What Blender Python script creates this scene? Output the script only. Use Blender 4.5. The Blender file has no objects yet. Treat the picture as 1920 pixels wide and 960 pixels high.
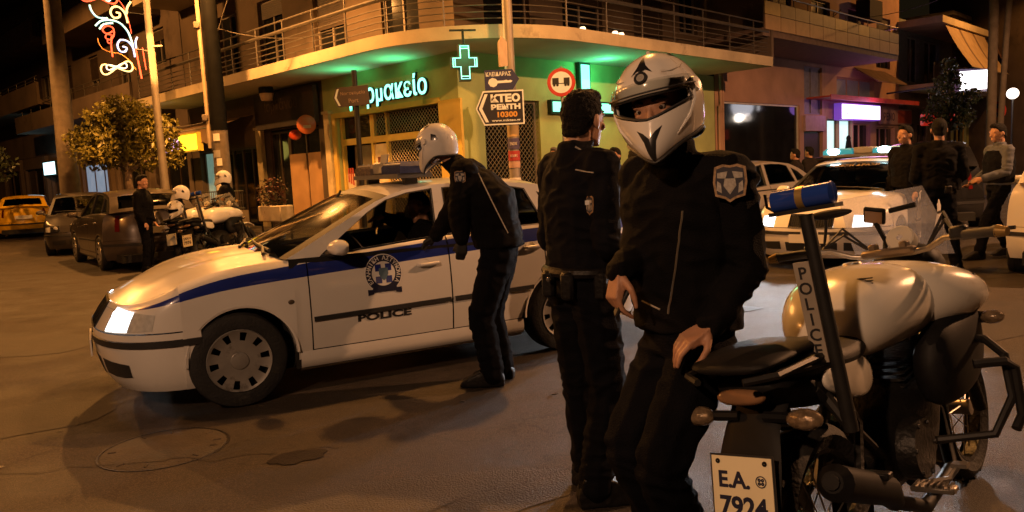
import bpy, bmesh, math, random
from mathutils import Vector, Matrix, noise
V = Vector
sc = bpy.context.scene
COL = sc.collection
RND = random.Random(7)
PI = math.pi
rad = math.radians

# ------------------------------------------------------------------ camera
F_PX, PITCH, ROLL, CAM_H = 1450.0, rad(6.26), rad(-2.83), 1.463
cam = bpy.data.cameras.new('camera')
cam.sensor_width = 36; cam.lens = 36 * F_PX / 1920
cam.clip_start = 0.05; cam.clip_end = 3000
cam.dof.use_dof = False
camo = bpy.data.objects.new('camera', cam); COL.objects.link(camo)
_f = V((0, math.cos(PITCH), -math.sin(PITCH))); _u = V((0, math.sin(PITCH), math.cos(PITCH))); _r = V((1, 0, 0))
_R = _r * math.cos(ROLL) + _u * math.sin(ROLL); _U = -_r * math.sin(ROLL) + _u * math.cos(ROLL)
camo.matrix_world = Matrix(((_R.x, _U.x, -_f.x, 0), (_R.y, _U.y, -_f.y, 0), (_R.z, _U.z, -_f.z, CAM_H), (0, 0, 0, 1)))
sc.camera = camo

# ------------------------------------------------------------------ sky, exposure
w = bpy.data.worlds.new("World"); sc.world = w; w.use_nodes = True
nt = w.node_tree; nt.nodes.clear()
sky = nt.nodes.new('ShaderNodeTexSky'); sky.sky_type = 'NISHITA'; sky.sun_disc = False
sky.sun_elevation = rad(2.0); sky.sun_rotation = rad(200)
mixc = nt.nodes.new('ShaderNodeMixRGB'); mixc.blend_type = 'MULTIPLY'; mixc.inputs[0].default_value = 1
mixc.inputs[2].default_value = (1.0, .62, .38, 1)
bg = nt.nodes.new('ShaderNodeBackground'); bg.inputs['Strength'].default_value = 0.004
ow = nt.nodes.new('ShaderNodeOutputWorld')
nt.links.new(sky.outputs[0], mixc.inputs[1]); nt.links.new(mixc.outputs[0], bg.inputs[0]); nt.links.new(bg.outputs[0], ow.inputs[0])
sc.view_settings.view_transform = 'Standard'; sc.view_settings.look = 'None'
sc.view_settings.exposure = -0.1; sc.view_settings.gamma = 1.0
sc.cycles.use_denoising = True
sc.cycles.max_bounces = 6; sc.cycles.sample_clamp_indirect = 3.0; sc.cycles.sample_clamp_direct = 12.0
sc.cycles.caustics_reflective = False; sc.cycles.caustics_refractive = False

# ------------------------------------------------------------------ materials
def srgb(h):
    h = h.lstrip('#'); c = [int(h[i:i + 2], 16) / 255 for i in (0, 2, 4)]
    return tuple(x / 12.92 if x <= .04045 else ((x + .055) / 1.055) ** 2.4 for x in c)
MATS = {}
def mat(name, color, rough=.5, metal=0.0, var=.12, vscale=6.0, bump=0.0, bscale=40.0, coat=0.0, emit=None, estr=0.0,
        trans=0.0, spec=.5, alpha=1.0, wear=None, ior=1.45, rvar=.0):
    if name in MATS: return MATS[name]
    m = bpy.data.materials.new(name); m.use_nodes = True; MATS[name] = m
    t = m.node_tree; b = t.nodes['Principled BSDF']
    b.inputs['Roughness'].default_value = rough; b.inputs['Metallic'].default_value = metal
    b.inputs['Specular IOR Level'].default_value = spec; b.inputs['Coat Weight'].default_value = coat
    b.inputs['Coat Roughness'].default_value = .06; b.inputs['IOR'].default_value = ior
    b.inputs['Transmission Weight'].default_value = trans; b.inputs['Alpha'].default_value = alpha
    co = t.nodes.new('ShaderNodeTexCoord')
    n = t.nodes.new('ShaderNodeTexNoise'); n.inputs['Scale'].default_value = vscale; n.inputs['Detail'].default_value = 6
    t.links.new(co.outputs['Object'], n.inputs['Vector'])
    r = t.nodes.new('ShaderNodeMapRange'); r.inputs[1].default_value = .3; r.inputs[2].default_value = .7
    r.inputs[3].default_value = 1 - var; r.inputs[4].default_value = 1 + var
    t.links.new(n.outputs['Fac'], r.inputs[0])
    mx = t.nodes.new('ShaderNodeMixRGB'); mx.blend_type = 'MULTIPLY'; mx.inputs[0].default_value = 1
    mx.inputs[1].default_value = (*color, 1); t.links.new(r.outputs[0], mx.inputs[2])
    last = mx.outputs[0]
    if wear:   # (colour, scale, threshold): dirt or wear patches with a shape of their own
        n2 = t.nodes.new('ShaderNodeTexNoise'); n2.inputs['Scale'].default_value = wear[1]; n2.inputs['Detail'].default_value = 8
        n2.inputs['Roughness'].default_value = .65
        t.links.new(co.outputs['Object'], n2.inputs['Vector'])
        r2 = t.nodes.new('ShaderNodeMapRange'); r2.inputs[1].default_value = wear[2]; r2.inputs[2].default_value = wear[2] + .12
        t.links.new(n2.outputs['Fac'], r2.inputs[0])
        m2 = t.nodes.new('ShaderNodeMixRGB'); m2.inputs[2].default_value = (*wear[0], 1)
        t.links.new(r2.outputs[0], m2.inputs[0]); t.links.new(last, m2.inputs[1]); last = m2.outputs[0]
    t.links.new(last, b.inputs['Base Color'])
    if rvar:
        r3 = t.nodes.new('ShaderNodeMapRange'); r3.inputs[1].default_value = .3; r3.inputs[2].default_value = .7
        r3.inputs[3].default_value = max(.02, rough - rvar); r3.inputs[4].default_value = min(1, rough + rvar)
        t.links.new(n.outputs['Fac'], r3.inputs[0]); t.links.new(r3.outputs[0], b.inputs['Roughness'])
    if emit:
        b.inputs['Emission Color'].default_value = (*emit, 1); b.inputs['Emission Strength'].default_value = estr
    if bump:
        n3 = t.nodes.new('ShaderNodeTexNoise'); n3.inputs['Scale'].default_value = bscale; n3.inputs['Detail'].default_value = 5
        t.links.new(co.outputs['Object'], n3.inputs['Vector'])
        bp = t.nodes.new('ShaderNodeBump'); bp.inputs['Strength'].default_value = bump; bp.inputs['Distance'].default_value = .02
        t.links.new(n3.outputs['Fac'], bp.inputs['Height']); t.links.new(bp.outputs[0], b.inputs['Normal'])
    return m

# ------------------------------------------------------------------ mesh building
def frame_from(z, hint=V((0, 0, 1))):
    z = z.normalized()
    if abs(z.dot(hint)) > .98: hint = V((1, 0, 0)) if abs(z.x) < .9 else V((0, 1, 0))
    x = hint.cross(z).normalized(); y = z.cross(x)
    return x, y, z
class MB:
    def __init__(s): s.b = bmesh.new(); s.mi = 0
    def _f(s, vs, mi=None, smooth=True):
        try: f = s.b.faces.new(vs)
        except ValueError: return None
        f.material_index = s.mi if mi is None else mi; f.smooth = smooth
        return f
    def v(s, p): return s.b.verts.new(p)
    def box(s, c, size, rot=None, bev=0.0):
        hx, hy, hz = size[0] / 2, size[1] / 2, size[2] / 2
        M = rot if rot is not None else Matrix.Identity(3)
        if bev:
            pts = []
            for sx in (-1, 1):
                for sy in (-1, 1):
                    for sz in (-1, 1):
                        for k in range(3):
                            d = [bev, bev, bev]; d[k] = 0
                            pts.append(V(c) + M @ V((sx * (hx - d[0]), sy * (hy - d[1]), sz * (hz - d[2]))))
            return s.hull(pts)
        vs = [s.v(V(c) + M @ V((x * hx, y * hy, z * hz))) for x in (-1, 1) for y in (-1, 1) for z in (-1, 1)]
        for q in ((0, 1, 3, 2), (4, 6, 7, 5), (0, 4, 5, 1), (2, 3, 7, 6), (0, 2, 6, 4), (1, 5, 7, 3)): s._f([vs[i] for i in q])
    def corners(s, P):   # 8 points ordered (a0b0c0,a0b0c1,a0b1c0,...)
        vs = [s.v(p) for p in P]
        fs = [s._f([vs[i] for i in q]) for q in ((0, 1, 3, 2), (4, 6, 7, 5), (0, 4, 5, 1), (2, 3, 7, 6), (0, 2, 6, 4), (1, 5, 7, 3))]
    def hull(s, pts):
        t = bmesh.new(); [t.verts.new(p) for p in pts]
        r = bmesh.ops.convex_hull(t, input=t.verts[:])
        mp = {}
        for f in t.faces:
            vs = []
            for v in f.verts:
                if v not in mp: mp[v] = s.v(v.co)
                vs.append(mp[v])
            s._f(vs)
        t.free()
    def cyl(s, p0, p1, r0, r1=None, n=12, caps=True): s.tube([p0, p1], [r0, r0 if r1 is None else r1], n, caps)
    def tube(s, pts, r, n=8, caps=True, closed=False, flat=1.0):
        pts = [V(p) for p in pts]; m = len(pts)
        rr = r if isinstance(r, (list, tuple)) else [r] * m
        rings = []; px = None
        for i, p in enumerate(pts):
            a = pts[i - 1] if (i or closed) else pts[i]; b = pts[(i + 1) % m] if (i < m - 1 or closed) else pts[i]
            t = (b - a).normalized()
            if px is None: x, y, _ = frame_from(t)
            else:
                x = px - t * px.dot(t)
                if x.length < 1e-5: x, y, _ = frame_from(t)
                x.normalize(); y = t.cross(x)
            px = x
            rings.append([s.v(p + (x * math.cos(2 * PI * k / n) + y * flat * math.sin(2 * PI * k / n)) * rr[i]) for k in range(n)])
        for i in range(m - (0 if closed else 1)):
            A, B = rings[i], rings[(i + 1) % m]
            for k in range(n): s._f([A[k], A[(k + 1) % n], B[(k + 1) % n], B[k]])
        if caps and not closed:
            s._f(rings[0][::-1]); s._f(rings[-1])
    def ell(s, c, r, rot=None, nu=16, nv=10):
        M = rot if rot is not None else Matrix.Identity(3); c = V(c)
        if not isinstance(r, (list, tuple)): r = (r, r, r)
        rows = []
        for j in range(1, nv):
            ph = PI * j / nv
            rows.append([s.v(c + M @ V((r[0] * math.sin(ph) * math.cos(2 * PI * i / nu), r[1] * math.sin(ph) * math.sin(2 * PI * i / nu), r[2] * math.cos(ph)))) for i in range(nu)])
        T = s.v(c + M @ V((0, 0, r[2]))); B = s.v(c - M @ V((0, 0, r[2])))
        for i in range(nu):
            s._f([T, rows[0][i], rows[0][(i + 1) % nu]]); s._f([B, rows[-1][(i + 1) % nu], rows[-1][i]])
            for j in range(nv - 2): s._f([rows[j][i], rows[j + 1][i], rows[j + 1][(i + 1) % nu], rows[j][(i + 1) % nu]])
    def grid(s, P, mi=None, close_u=False, close_v=False, skip=None):
        vs = [[s.v(p) for p in row] for row in P]; nr = len(vs); nc = len(vs[0])
        for i in range(nr - (0 if close_u else 1)):
            for j in range(nc - (0 if close_v else 1)):
                if skip and skip(i, j): continue
                q = [vs[i][j], vs[(i + 1) % nr][j], vs[(i + 1) % nr][(j + 1) % nc], vs[i][(j + 1) % nc]]
                s._f(q, mi(i, j) if callable(mi) else mi)
        return vs
    def prism(s, poly, M, h, mi_side=None):   # poly in xy of M, extruded along +z of M by h
        a = [s.v(M @ V((x, y, 0))) for x, y in poly]; b = [s.v(M @ V((x, y, h))) for x, y in poly]
        n = len(poly)
        s._f(a[::-1], smooth=False); s._f(b, smooth=False)
        for i in range(n): s._f([a[i], a[(i + 1) % n], b[(i + 1) % n], b[i]], mi_side)
    def lathe(s, prof, M, n=24, a0=0, a1=2 * PI):
        full = abs(a1 - a0 - 2 * PI) < 1e-6; k = n if full else n + 1
        P = [[M @ V((r * math.cos(a0 + (a1 - a0) * i / n), r * math.sin(a0 + (a1 - a0) * i / n), z)) for r, z in prof] for i in range(k)]
        s.grid(P, close_u=full)
    def disc(s, c, nrm, r, n=16):
        x, y, _ = frame_from(V(nrm)); c = V(c)
        s._f([s.v(c + x * r * math.cos(2 * PI * i / n) + y * r * math.sin(2 * PI * i / n)) for i in range(n)])
    def mesh(s, name, mats, angle=38, recalc=True, dist=0.0):
        if dist: bmesh.ops.remove_doubles(s.b, verts=s.b.verts[:], dist=dist)
        if recalc: bmesh.ops.recalc_face_normals(s.b, faces=s.b.faces[:])
        me = bpy.data.meshes.new(name); s.b.to_mesh(me); s.b.free()
        for m in (mats if isinstance(mats, (list, tuple)) else [mats]): me.materials.append(m)
        if angle is not None: me.set_sharp_from_angle(angle=rad(angle))
        return me
    def build(s, name, mats, parent=None, angle=38, recalc=True, dist=0.0, kind=None, label=None, M=None):
        return link(name, s.mesh(name, mats, angle, recalc, dist), parent, kind, label, M)
def link(name, me, parent=None, kind=None, label=None, M=None):
    o = bpy.data.objects.new(name, me); COL.objects.link(o)
    if parent: o.parent = parent
    if M is not None: o.matrix_basis = M
    if kind: o['kind'] = kind
    if label: o['label'] = label
    return o
def tag(o, label, cat, group=None, kind=None):
    o['label'] = label; o['category'] = cat
    if group: o['group'] = group
    if kind: o['kind'] = kind
    return o
def thing(name, label, cat, loc=(0, 0, 0), rotz=0.0, group=None, rot=None):
    o = bpy.data.objects.new(name, None); COL.objects.link(o); o.empty_display_size = .1
    o.location = loc; o.rotation_euler = rot if rot else (0, 0, rotz)
    return tag(o, label, cat, group)
def copy_tree(o, parent=None):
    kids = [c for c in KIDS(o)]
    c = o.copy(); COL.objects.link(c)
    if parent: c.parent = parent
    for k in kids: copy_tree(k, c)
    return c
def KIDS(o): return [c for c in COL.objects if c.parent == o]
def setmat(o, old, new):
    for i, s_ in enumerate(o.data.materials):
        if s_ == old: o.data.materials[i] = new

WORK = bpy.data.scenes.new('workbench')   # a bare scene in which single meshes are evaluated, removed at the end
def evaluated(ob):
    WORK.collection.objects.link(ob); vl = WORK.view_layers[0]; vl.update()
    return bpy.data.meshes.new_from_object(ob.evaluated_get(vl.depsgraph))
def text_mesh(s, size, ext=.004, bold=0.0, spacing=1.0, m=None):
    key = (s, size, ext, bold, spacing)
    cu = bpy.data.curves.new('t', 'FONT'); cu.body = s; cu.size = size; cu.extrude = ext; cu.offset = bold
    cu.align_x = 'CENTER'; cu.align_y = 'CENTER'; cu.space_character = spacing; cu.resolution_u = 3
    ob = bpy.data.objects.new('t', cu)
    me = evaluated(ob)
    bpy.data.objects.remove(ob); bpy.data.curves.remove(cu)
    me.materials.clear()
    if m: me.materials.append(m)
    return me
def text(s, size, m, parent, M, name='lettering', ext=.004, bold=0.0, spacing=1.0, stretch=None):
    me = text_mesh(s, size, ext, bold, spacing, m)
    if stretch:   # squeeze to a given width and height
        xs = [v.co.x for v in me.vertices]; ys = [v.co.y for v in me.vertices]
        if xs:
            sx = stretch[0] / (max(xs) - min(xs)); sy = stretch[1] / (max(ys) - min(ys)); cx = (max(xs) + min(xs)) / 2; cy = (max(ys) + min(ys)) / 2
            for v in me.vertices: v.co.x = (v.co.x - cx) * sx; v.co.y = (v.co.y - cy) * sy
    me.name = name
    return link(name, me, parent, M=M)
def axes(o, x, y, z):
    o, x, y, z = V(o), V(x), V(y), V(z)
    return Matrix(((x.x, y.x, z.x, o.x), (x.y, y.y, z.y, o.y), (x.z, y.z, z.z, o.z), (0, 0, 0, 1)))
def lerp(a, b, t): return a + (b - a) * t
def interp(tab, x):
    if x <= tab[0][0]: return tab[0][1]
    for i in range(len(tab) - 1):
        if x <= tab[i + 1][0]:
            t = (x - tab[i][0]) / (tab[i + 1][0] - tab[i][0]); return lerp(tab[i][1], tab[i + 1][1], t)
    return tab[-1][1]
def sinterp(tab, x):   # smooth (Catmull-Rom on non-uniform knots)
    n = len(tab)
    if x <= tab[0][0]: return tab[0][1]
    if x >= tab[-1][0]: return tab[-1][1]
    for i in range(n - 1):
        if x <= tab[i + 1][0]:
            x0, y0 = tab[i]; x1, y1 = tab[i + 1]; h = x1 - x0; t = (x - x0) / h
            m0 = (y1 - tab[i - 1][1]) / (x1 - tab[i - 1][0]) if i else (y1 - y0) / h
            m1 = (tab[i + 2][1] - y0) / (tab[i + 2][0] - x0) if i + 2 < n else (y1 - y0) / h
            return ((2 * t ** 3 - 3 * t * t + 1) * y0 + (t ** 3 - 2 * t * t + t) * h * m0 + (-2 * t ** 3 + 3 * t * t) * y1 + (t ** 3 - t * t) * h * m1)

# facade frames: the corner of the pharmacy building; u runs along a facade away from the corner, n points to the street
CX, CY = -1.0, 17.2
S2 = math.sqrt(.5)
class Facade:
    def __init__(s, ud, nd, flip): s.u, s.n, s.flip = V((*ud, 0)), V((*nd, 0)), flip
    def P(s, u, n, z): return V((CX, CY, 0)) + s.u * u + s.n * n + V((0, 0, z))
    def box(s, mb, u0, u1, n0, n1, z0, z1): mb.corners([s.P(u, n, z) for u in (u0, u1) for n in (n0, n1) for z in (z0, z1)])
    def M(s, u, n, z): return axes(s.P(u, n, z), s.u * s.flip, (0, 0, 1), s.n)   # x reads rightward for the viewer
LF = Facade((-S2, S2), (-S2, -S2), -1)
RF = Facade((S2, S2), (S2, -S2), 1)
# ------------------------------------------------------------------ street lamps (heads above the frame); some are added to fill walls and awnings
SODIUM = (1.0, .40, .088)
M_pole_grey = mat('galvanised pole', (.25, .22, .19), .55, .4, bump=.15, bscale=30)
M_lampglass = mat('sodium lamp glass', (.9, .8, .6), .3, emit=(1.0, .6, .25), estr=40)
M_lampbody = mat('lamp housing', (.12, .12, .12), .5, .5)
def lamp_light(name, loc, energy, color, size=.35, spot=None, target=None, blend=.6):
    l = bpy.data.lights.new(name, 'SPOT' if spot else 'POINT'); l.energy = energy; l.color = color; l.shadow_soft_size = size
    o = bpy.data.objects.new(name, l); COL.objects.link(o); o.location = loc
    if spot:
        l.spot_size = rad(spot); l.spot_blend = blend
        d = V(target) - V(loc); o.rotation_euler = d.to_track_quat('-Z', 'Y').to_euler()
    return o
def street_lamp(base, top, head, energy, label, color=SODIUM, r0=.085, r1=.05, group=None, size=.12, cone=174):
    """pole from base to top, arm out to head; the head holds a sodium lamp"""
    t = thing('street_lamp', label, 'street lamp', base, group=group); b0 = V(base)
    m = MB(); m.tube([(0, 0, 0), (0, 0, .25), V(top) - b0], [r0 * 1.5, r0, r1], 12); m.build('pole', M_pole_grey, t)
    a = V(top) - b0; h = V(head) - b0
    m = MB(); m.tube([a - V((0, 0, .5)), a, lerp(a, h, .5) + V((0, 0, .25)), h], r1 * .8, 8); m.build('arm', M_pole_grey, t)
    d = (h - a); d.z = 0; d.normalize(); sd = V((-d.y, d.x, 0))
    m = MB(); m.hull([h + d * i * .36 + sd * j * .13 + V((0, 0, k)) for i in (-1, 1) for j in (-1, 1) for k in (0, .1)] + [h + V((0, 0, .16))])
    m.build('lamp_head', M_lampbody, t)
    m = MB(); m.hull([h + d * i * .3 + sd * j * .1 + V((0, 0, k)) for i in (-1, 1) for j in (-1, 1) for k in (-.05, -.002)]); m.build('lamp_glass', M_lampglass, t)
    lh = h + b0 - V((0, 0, .22)); lamp_light('sodium_light', lh, energy, color, size, cone, lh - V((0, 0, 5)), .12)
    return t
street_lamp((.13, 14.4, .14), (.13, 14.4, 7.7), (1.12, 9.3, 7.7), 3100, 'tall street lamp on the pharmacy corner carrying the arrow boards', r0=.105, r1=.08, cone=150)
street_lamp((-12.6, 6.2, .14), (-12.6, 6.2, 6.6), (-10.4, 6.6, 6.6), 1500, 'added wall fill lamp on a post at the left of the crossing', color=(1.0, .35, .065))  # low lamp added out of view, only to fill the pharmacy walls
street_lamp((-5.6, -4.6, .14), (-5.6, -4.6, 5.4), (-3.6, -3.2, 5.4), 1500, 'street lamp behind the photographer', color=(1, .54, .29))
street_lamp((14.5, 7.0, .14), (14.5, 7.0, 7.2), (12.6, 8.2, 7.2), 7500, 'added facade fill lamp on a post at the right of the crossing', color=(1, .46, .20))  # unseen lamp added to brighten the right pharmacy wall and the salmon facade
street_lamp((-19.0, 20.5, .14), (-19, 20.5, 9.0), (-17.5, 21.5, 9.0), 4200, 'street lamp over the parked cars')
street_lamp((26.5, 33.0, .14), (26.5, 33.0, 9.5), (24.0, 34.2, 9.5), 1600, 'added fill lamp for the awnings, far along the right hand street')  # lamp added out of view to brighten the far awnings

# ------------------------------------------------------------------ ground
def asphalt():
    m = mat('asphalt', (.041, .0305, .0205), .72, var=.42, vscale=2.2, bump=.6, bscale=210, wear=((.026, .0195, .0135), .55, .54), spec=.5, rvar=.14)
    t = m.node_tree; b = t.nodes['Principled BSDF']
    co = t.nodes.new('ShaderNodeTexCoord'); vo = t.nodes.new('ShaderNodeTexVoronoi'); vo.inputs['Scale'].default_value = 95
    t.links.new(co.outputs['Object'], vo.inputs['Vector'])
    old = b.inputs['Base Color'].links[0].from_socket
    r = t.nodes.new('ShaderNodeMapRange'); r.inputs[1].default_value = 0; r.inputs[2].default_value = .6; r.inputs[3].default_value = 1.6; r.inputs[4].default_value = .6
    t.links.new(vo.outputs['Distance'], r.inputs[0])
    mx = t.nodes.new('ShaderNodeMixRGB'); mx.blend_type = 'MULTIPLY'; mx.inputs[0].default_value = 1
    t.links.new(old, mx.inputs[1]); t.links.new(r.outputs[0], mx.inputs[2])
    # long wavy cracks and seams
    no = t.nodes.new('ShaderNodeTexNoise'); no.inputs['Scale'].default_value = .8; no.inputs['Detail'].default_value = 7
    t.links.new(co.outputs['Object'], no.inputs['Vector'])
    a = t.nodes.new('ShaderNodeMath'); a.operation = 'SUBTRACT'; a.inputs[1].default_value = .5; t.links.new(no.outputs['Fac'], a.inputs[0])
    ab = t.nodes.new('ShaderNodeMath'); ab.operation = 'ABSOLUTE'; t.links.new(a.outputs[0], ab.inputs[0])
    r2 = t.nodes.new('ShaderNodeMapRange'); r2.inputs[1].default_value = .0; r2.inputs[2].default_value = .006; r2.inputs[3].default_value = .55; r2.inputs[4].default_value = 1
    t.links.new(ab.outputs[0], r2.inputs[0])
    mx2 = t.nodes.new('ShaderNodeMixRGB'); mx2.blend_type = 'MULTIPLY'; mx2.inputs[0].default_value = 1
    t.links.new(mx.outputs[0], mx2.inputs[1]); t.links.new(r2.outputs[0], mx2.inputs[2])
    t.links.new(mx2.outputs[0], b.inputs['Base Color'])
    return m
M_asph = asphalt()
m = MB(); m.grid([[(x, y, 0) for x in (-400, -60, -20, 0, 20, 60, 400)] for y in (-400, -20, 0, 10, 20, 40, 120, 600)]); m.build('road', M_asph, kind='structure')
M_pave = mat('pavement slabs', (.19, .17, .14), .75, var=.25, vscale=3, bump=.35, bscale=45, wear=((.10, .09, .08), 2.0, .56))
M_kerb = mat('kerb stone', (.26, .25, .22), .75, var=.2, vscale=5, bump=.3, bscale=30)
def corner_path(nl, nr, r, ul, ur, k=14):
    """line parallel to both facades (nl, nr off the walls) with a rounded corner, from left to right"""
    # corner point in X,Y
    sx = 16.2 - nl / S2; dx = 18.2 - nr / S2
    c = V(((sx - dx) / 2, (sx + dx) / 2, 0)); ctr = c + V((0, r / S2, 0))
    a0 = c + V((-S2, S2, 0)) * r; a1 = c + V((S2, S2, 0)) * r
    L0 = LF.P(ul, nl, 0); R0 = RF.P(ur, nr, 0)
    pts = [L0, lerp(L0, a0, .5)]
    for i in range(k + 1):
        a = rad(225) + rad(90) * i / k
        pts.append(ctr + V((math.cos(a), math.sin(a), 0)) * r)
    return pts + [lerp(a1, R0, .5), R0]
kp = corner_path(2.3, 2.9, 3.0, 60, 70)
kp2 = corner_path(2.17, 2.77, 2.9, 60, 70)
inner = [LF.P(60, -.5, 0), LF.P(30, -.5, 0)] + [LF.P(0, -.5, 0)] * 15 + [RF.P(35, -.5, 0), RF.P(70, -.5, 0)]
m = MB(); m.grid([[p + V((0, 0, .13)) for p in kp2], [p + V((0, 0, .145)) for p in inner]]); m.build('pavement', M_pave, kind='structure')
m = MB(); m.grid([[p + V((0, 0, z)) for p in q] for q, z in ((kp, -.02), (kp, .12), (kp2, .134), (kp2, -.02))]); m.build('kerb', M_kerb, kind='structure')
# paving joints: real slabs near the corner
RND.seed(5)
slab_me = None
M_slab = mat('paving slab', (.22, .19, .155), .75, var=.22, vscale=4, bump=.35, bscale=45, wear=((.10, .09, .08), 3.0, .58))
for F, nmax, u1 in ((LF, 2.1, 12.0),):
    u = .3
    while u < u1:
        n = .1
        while n < nmax - .5:
            if slab_me is None:
                q = MB(); q.box((0, 0, 0), (.485, .485, .05), bev=.006); slab_me = q.mesh('paving_slab', M_slab)
            M = axes(F.P(u + .25, n + .25, .143 + RND.uniform(-.002, .003)), F.u, F.n, (0, 0, 1))
            if F is LF and u < .4 and n > 1: pass
            o = link('paving_slab', slab_me, bpy.data.objects['pavement'], M=M)
            n += .5
        u += .5
# manhole on the road
M_iron = mat('cast iron', (.035, .032, .03), .5, .6, bump=.4, bscale=60)
mh = thing('manhole_cover', 'round iron manhole cover sunk in the asphalt before the patrol car', 'manhole cover', (-2.02, 4.25, .002))
m = MB(); m.lathe([(.349, 0), (.348, .002), (.338, .002), (.337, -.0)], Matrix.Identity(4), 40); m.build('ring', M_iron, mh)
m = MB(); m.lathe([(0.001, .001), (.325, .001), (.33, -.002)], Matrix.Identity(4), 40)
for k in range(9): m.tube([(.30 * math.cos(k * 2.4), .30 * math.sin(k * 2.4), .001), (.30 * math.cos(k * 2.4) * .86, .30 * math.sin(k * 2.4) * .86, .001)], .006, 5)
m.build('lid', mat('worn manhole lid', (.036, .027, .019), .7, var=.35, vscale=9, bump=.5, bscale=70, wear=((.03, .028, .026), 4, .5)), mh)
# old repairs: thin dark patches, a sealed seam and oil stains on the road
M_patch = mat('asphalt repair', (.026, .020, .0145), .7, var=.3, vscale=2.5, bump=.6, bscale=110, wear=((.038, .029, .020), 2.2, .58))
M_tar = mat('tar seam', (.018, .014, .011), .8, var=.2, bump=.2, bscale=60)
M_oil = mat('oil stain', (.017, .013, .010), .38, var=.3, vscale=5, bump=.3, bscale=90)
road = bpy.data.objects['road']
def patch(nm, c, rx, ry, rot, m_, z, seed, k=26, rough=.18):
    rr = random.Random(seed); q = MB(); pts = []
    for i in range(k):
        a = 2 * PI * i / k; f = 1 + rough * noise.noise(V((math.cos(a) * 1.7, math.sin(a) * 1.7, seed * 3.1))); x, y = rx * math.cos(a) * f, ry * math.sin(a) * f
        pts.append((x * math.cos(rot) - y * math.sin(rot) + c[0], x * math.sin(rot) + y * math.cos(rot) + c[1]))
    q._f([q.v((x, y, z)) for x, y in pts]); return q.build(nm, m_, road, recalc=False)
patch('asphalt_patch', (-3.35, 4.9), .62, .42, .3, M_patch, .003, 3); patch('asphalt_patch', (-.6, 3.3), .9, .35, .25, M_patch, .003, 5); patch('asphalt_patch', (3.4, 6.4), 1.5, .7, .5, M_patch, .003, 8)
patch('asphalt_patch', (-5.6, 7.6), 1.6, .6, -.2, M_patch, .003, 12); patch('oil_stain', (-1.2, 4.0), .16, .10, .4, M_oil, .005, 21, 18, .4); patch('oil_stain', (.9, 4.9), .3, .16, 1.0, M_oil, .005, 22, 18, .4); patch('oil_stain', (-2.9, 3.6), .2, .13, .2, M_oil, .005, 24, 18, .4); patch('oil_stain', (2.0, 7.5), .4, .2, .2, M_oil, .005, 27, 18, .4)
def seam_line(pts, w_, z=.006):
    q = MB(); P = []
    for i, p in enumerate(pts):
        a, b_ = V(pts[max(0, i - 1)]), V(pts[min(len(pts) - 1, i + 1)]); d = (b_ - a).normalized(); s_ = V((-d.y, d.x)) * w_ * (1 + .5 * noise.noise(V((i * .7, 2.2, 0))))
        P.append([V((p[0] - s_.x, p[1] - s_.y, z)), V((p[0] + s_.x, p[1] + s_.y, z))])
    q.grid(P); return q.build('tar_seam', M_tar, road, recalc=False)
def wob(x0, y0, x1, y1, n, amp, sd): return [(lerp(x0, x1, i / n) + amp * noise.noise(V((i * .35, sd, 0))), lerp(y0, y1, i / n) + amp * noise.noise(V((i * .35, sd + 9, 0)))) for i in range(n + 1)]
seam_line(wob(-3.6, 3.9, -1.0, 4.1, 40, .12, 1), .0035); seam_line(wob(-1.4, 2.6, 3.2, 5.6, 40, .2, 4), .003); seam_line(wob(-9, 9.3, 9, 8.4, 60, .3, 7), .007)
for i in range(26):   # small litter
    rr = random.Random(100 + i); x, y = rr.uniform(-5, 4), rr.uniform(3.2, 12); q = MB(); s_ = rr.uniform(.008, .03); a = rr.uniform(0, 3)
    q.hull([(x + s_ * math.cos(a + t_) * k, y + s_ * math.sin(a + t_) * k, .004 + h) for t_, k, h in ((0, 1, 0), (1.9, .7, 0), (3.5, 1.1, .004), (5, .8, .0), (2.5, .4, .008))]); q.build('litter', (M_oil, mat('pale litter', (.3, .27, .22), .8))[i % 3 == 0], road)
# painted line remains on the right
M_paint = mat('worn road paint', (.42, .4, .36), .7, var=.4, vscale=8, wear=((.07, .065, .06), 6.0, .5))

# ------------------------------------------------------------------ buildings
M_yg = mat('yellow green render', (.42, .46, .19), .8, var=.16, vscale=1.5, bump=.25, bscale=25, wear=((.31, .33, .14), 1.1, .60))
M_yel = mat('yellow painted frame', (.62, .44, .10), .6, var=.12, vscale=3, bump=.1)
M_cream = mat('cream concrete', (.42, .35, .24), .8, var=.2, vscale=1.2, bump=.3, bscale=20, wear=((.22, .18, .13), 1.4, .60))
M_soffit = mat('soffit plaster', (.44, .40, .30), .85, var=.14, vscale=.8, bump=.2, bscale=15)
M_plast = mat('brown plaster', (.105, .075, .05), .85, var=.25, vscale=.9, bump=.3, bscale=18, wear=((.06, .044, .03), .8, .57))
M_dplast = mat('dark plaster', (.115, .085, .065), .85, var=.25, vscale=.9, bump=.3, bscale=18, wear=((.06, .045, .035), .8, .57))
M_orange = mat('salmon render', (.42, .25, .17), .8, var=.18, vscale=1.0, bump=.25, bscale=20, wear=((.27, .17, .10), .9, .6))
M_rail = mat('painted railing', (.10, .088, .075), .45, .3, var=.2, vscale=8)
M_dark = mat('dark interior', (.012, .011, .010), .8)
M_glass = mat('night window glass', (.012, .013, .014), .06, var=.3, vscale=2, spec=.6)
M_shut = mat('wooden shutter', (.05, .034, .024), .6, var=.25, vscale=5, bump=.2)
M_frame = mat('window frame', (.22, .19, .16), .5, var=.15)
M_wood = mat('dark brown joinery', (.06, .038, .025), .5, var=.25, vscale=6, bump=.2)
M_beige = mat('beige blind board', (.40, .24, .11), .75, var=.15, vscale=2, bump=.15)
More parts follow.
